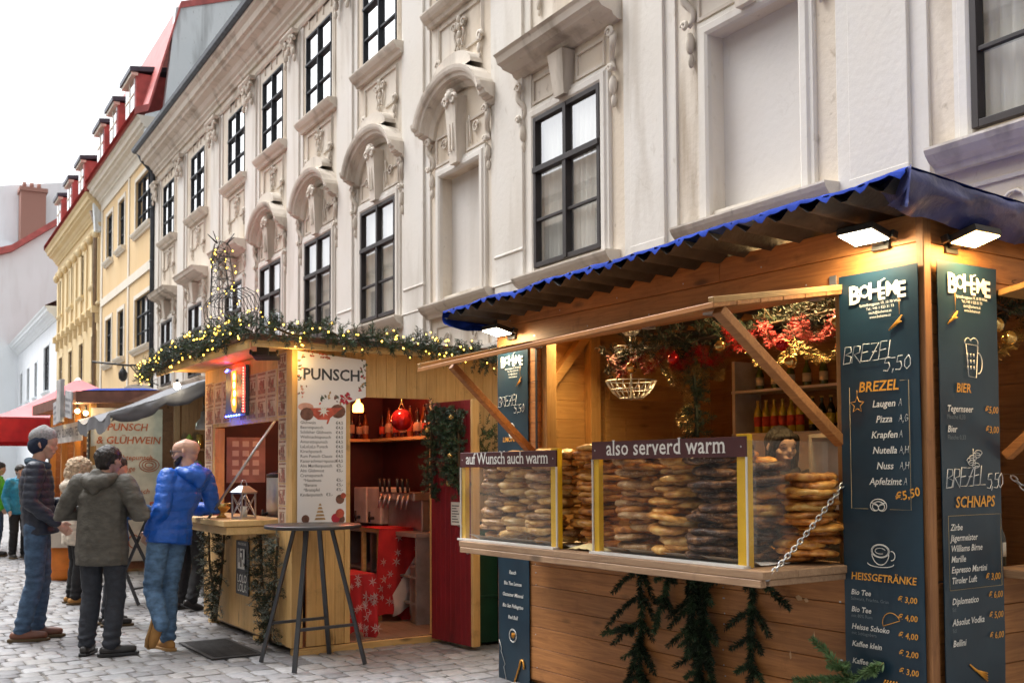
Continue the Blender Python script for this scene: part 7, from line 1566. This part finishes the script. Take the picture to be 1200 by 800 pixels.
# 2 olive coat man, seen from behind
e, hf, J, Hm = person('man in olive hooded coat and dark trousers seen from behind', T3((-3.47, 9.03, .012), rad(-8)), 1.015,
    dict(el=(-.36, -.02, 1.15), er=(.36, -.02, 1.15), wl=(-.15, .20, 1.18), wr=(.15, .20, 1.18), kl=(-.10, .02, .50), kr=(.12, .02, .50), al=(-.115, -.03, .09), ar=(.12, -.06, .09), fl=(-.25, 1, 0), fr=(.85, .6, 0), head=(.03, .05, 1.60), sl=(-.20, 0, 1.41), sr=(.20, 0, 1.41)),
    coat=m_olive, coat_len=.74, coat_r=1.08, coat_disp=wr(.010, 5, 11, 3), trous=m_dtrous, shoe=m_bshoe, sole=m_black, hood=True, headrot=(-20, 0), trou_w=.98)
cap_hair(e, hf, m_hair)
# 3 blue jacket man leaning on the counter
e, hf, J, Hm = person('bald man in bright blue hooded jacket and tan boots leaning on the punch counter', T3((-3.02, 9.20, .012), rad(58)), 1.06,
    dict(hl=(-.02, 0, .93), hr=(.15, .0, .93), pel=(.07, 0, .98), waist=(.10, .0, 1.11), chest=(.15, -.05, 1.29), neck=(.21, -.06, 1.455), head=(.225, -.01, 1.60), sl=(.02, -.04, 1.40), sr=(.38, -.07, 1.39), el=(-.09, -.10, 1.14), wl=(-.07, .08, .95), er=(.47, -.08, 1.13), wr=(.40, .18, 1.12),
         kl=(-.06, .04, .50), kr=(.10, .03, .50), al=(-.135, -.17, .23), ar=(.05, -.02, .09), fl=(-.12, .25, -1), fr=(.25, .9, 0)),
    coat=m_royal, coat_len=.86, coat_r=.98, coat_disp=quilt(.075, .006, .007), trous=m_jean2, shoe=m_tanb, sole=M('gum sole', (.36, .20, .07), .7), boot=True, hood=True, headrot=(30, -4), trou_w=.90)
solid('beard', [([hf(-.058, .02, -.04), hf(-.05, .06, -.075), hf(0, .08, -.098), hf(.05, .06, -.075), hf(.058, .02, -.04)], [.018, .022, .024, .022, .018])], m_hair, e, .007, 2)
mb = MB()
for s in (-1, 1):
    mb.tube([hf(s * .033 + .026 * math.cos(a), .105, .008 + .020 * math.sin(a)) for a in [i * pi / 8 for i in range(16)]], .003, 5, closed=True); mb.tube([hf(s * .06, .103, .012), hf(s * .085, .03, .012), hf(s * .088, -.02, .004)], .003, 5)
mb.tube([hf(-.008, .108, .012), hf(.008, .108, .012)], .003, 5); mb.build('glasses', m_black, e)
# 4 woman in cream coat
e, hf, J, Hm = person('woman in cream coat with fluffy fur hood behind the olive coat man', T3((-5.10, 12.5, .01), rad(-55)), .96, dict(el=(-.25, .04, 1.13), wl=(-.15, .26, 1.15), er=(.25, .04, 1.13), wr=(.12, .27, 1.16)), coat=m_cream, coat_len=.72, coat_r=1.12, trous=m_blkc, shoe=m_tanb, hood=True, headrot=(-10, -6), detail=False)
cap_hair(e, hf, m_blond, zlo=-.06, grow=.032, disp=.022, back=-.09)
solid('headband', [([hf(.082 * math.cos(a), .100 * math.sin(a) - .005, .045) for a in [i * pi / 8 for i in range(17)]], [.026] * 17)], fabric('pink knit', (.50, .25, .20)), e, .010, 2)
# 5 person in blue behind the olive man reaching for the table
e, hf, J, Hm = person('person in blue jacket with red cuff hidden behind the olive coat man', T3((-4.02, 10.75, .01), rad(-60)), .97, dict(er=(.22, .22, 1.20), wr=(.10, .47, 1.12), sr=(.18, .04, 1.41), el=(-.26, .0, 1.14), wl=(-.1, .28, 1.12)), coat=fabric('mid blue cloth', (.015, .085, .25)), trous=m_dtrous, shoe=m_bshoe, hood=True, detail=False)
cap_hair(e, hf, m_hair); solid('cuff', [([mixp(J['er'], J['wr'], .8), J['wr']], [.056, .050])], fabric('red knit', (.45, .02, .03)), e, .008, 2)
# 6 person in black by the dark stall
e, hf, J, Hm = person('person dressed in black with black boots standing beyond the bald man', T3((-3.60, 11.95, .01), rad(-20)), .95, dict(wl=(-.14, .28, 1.12), wr=(.14, .28, 1.12), al=(-.11, -.03, .09), ar=(.12, -.14, .12), fr=(.3, .8, -.35)), coat=m_blkc, coat_len=.80, trous=m_blkc, shoe=m_bshoe, sole=m_black, boot=True, hood=True, detail=False)
cap_hair(e, hf, m_hair)
# 7, 8 at the left edge
e, hf, J, Hm = person('person in lime green jacket and jeans cut off by the left edge', T3((-9.42, 19.5, .014), rad(-70)), .98, dict(), coat=m_green, coat_len=.84, coat_r=1.1, trous=m_jean, shoe=m_bshoe, hood=True, detail=False)
cap_hair(e, hf, m_hair)
e, hf, J, Hm = person('dark haired person in teal jacket and black trousers near the left edge', T3((-8.78, 19.0, .014), rad(-130)), .95, dict(el=(-.24, .02, 1.12), wl=(-.12, .24, 1.1)), coat=m_teal, coat_len=.82, coat_r=1.08, trous=m_blkc, shoe=m_bshoe, hood=True, detail=False)
cap_hair(e, hf, m_hair)
e, hf, J, Hm = person('person in grey coat under the red tent further back', T3((-8.1, 20.4, .014), rad(160)), .96, dict(), coat=fabric('grey coat', (.12, .12, .14)), trous=m_dtrous, shoe=m_bshoe, detail=False, collar=m_scarf)
cap_hair(e, hf, m_blond)
# the seller
e, hf, J, Hm = person('dark haired woman selling pretzels behind the clear side pane', fmat(BOH) @ T3((.62, 1.46, .075), rad(125)), .985, dict(wl=(-.2, .2, 1.0), wr=(.2, .2, 1.0)), coat=m_blkc, coat_len=.9, trous=m_blkc, shoe=m_bshoe, headrot=(36, -3), skin=m_skinp, collar=fabric('dark scarf', (.03, .03, .035)))
hair = solid('hair', [([hf(0, -.058, .035), hf(0, -.012, .052), hf(0, .035, .058)], [.082, .088, .066]), ([hf(0, -.075, -.14), hf(0, -.065, -.04), hf(0, -.05, .03)], [.060, .068, .074]), ([hf(-.076, .012, -.13), hf(-.079, .018, -.04), hf(-.055, .05, .055)], [.026, .026, .036]), ([hf(.076, .012, -.13), hf(.079, .018, -.04), hf(.055, .05, .055)], [.026, .026, .036]), ([hf(-.045, .07, .062), hf(0, .085, .066), hf(.045, .07, .062)], [.022, .022, .022])], m_hair, e, .007, 3, wr(.003, 40, 10))
m_eye = M('eye', (.03, .02, .018), .2); m_lip = M('lips', (.46, .21, .17), .5)
for s in (-1, 1):
    mb = MB(); mb.ball((0, 0, 0), (.0105, .005, .0035), 10, 6, T=Matrix.Translation(hf(s * .033, .088, -.002)) @ Hm.to_4x4()); mb.build('eye', m_eye, e)
    mb = MB(); mb.tube([hf(s * .016, .098, .018), hf(s * .035, .095, .024), hf(s * .052, .082, .016)], .0025, 5); mb.build('eyebrow', m_hair, e)
mb = MB(); mb.ball((0, 0, 0), (.018, .005, .005), 12, 6, T=Matrix.Translation(hf(0, .098, -.064)) @ Hm.to_4x4()); mb.build('lips', m_lip, e)
# someone inside the punch stall
e, hf, J, Hm = person('person in black inside the punch stall beside the door post', fmat(PUN) @ T3((.60, .95, .072), rad(-50)), .96, dict(el=(-.28, -.06, 1.13), er=(.28, -.06, 1.13), wl=(-.12, .2, 1.1), wr=(.12, .2, 1.1)), coat=m_blkc, coat_len=.75, trous=m_blkc, shoe=m_bshoe, detail=False, collar=m_blkc)
cap_hair(e, hf, m_hair)
bpy.data.scenes.remove(TMP)
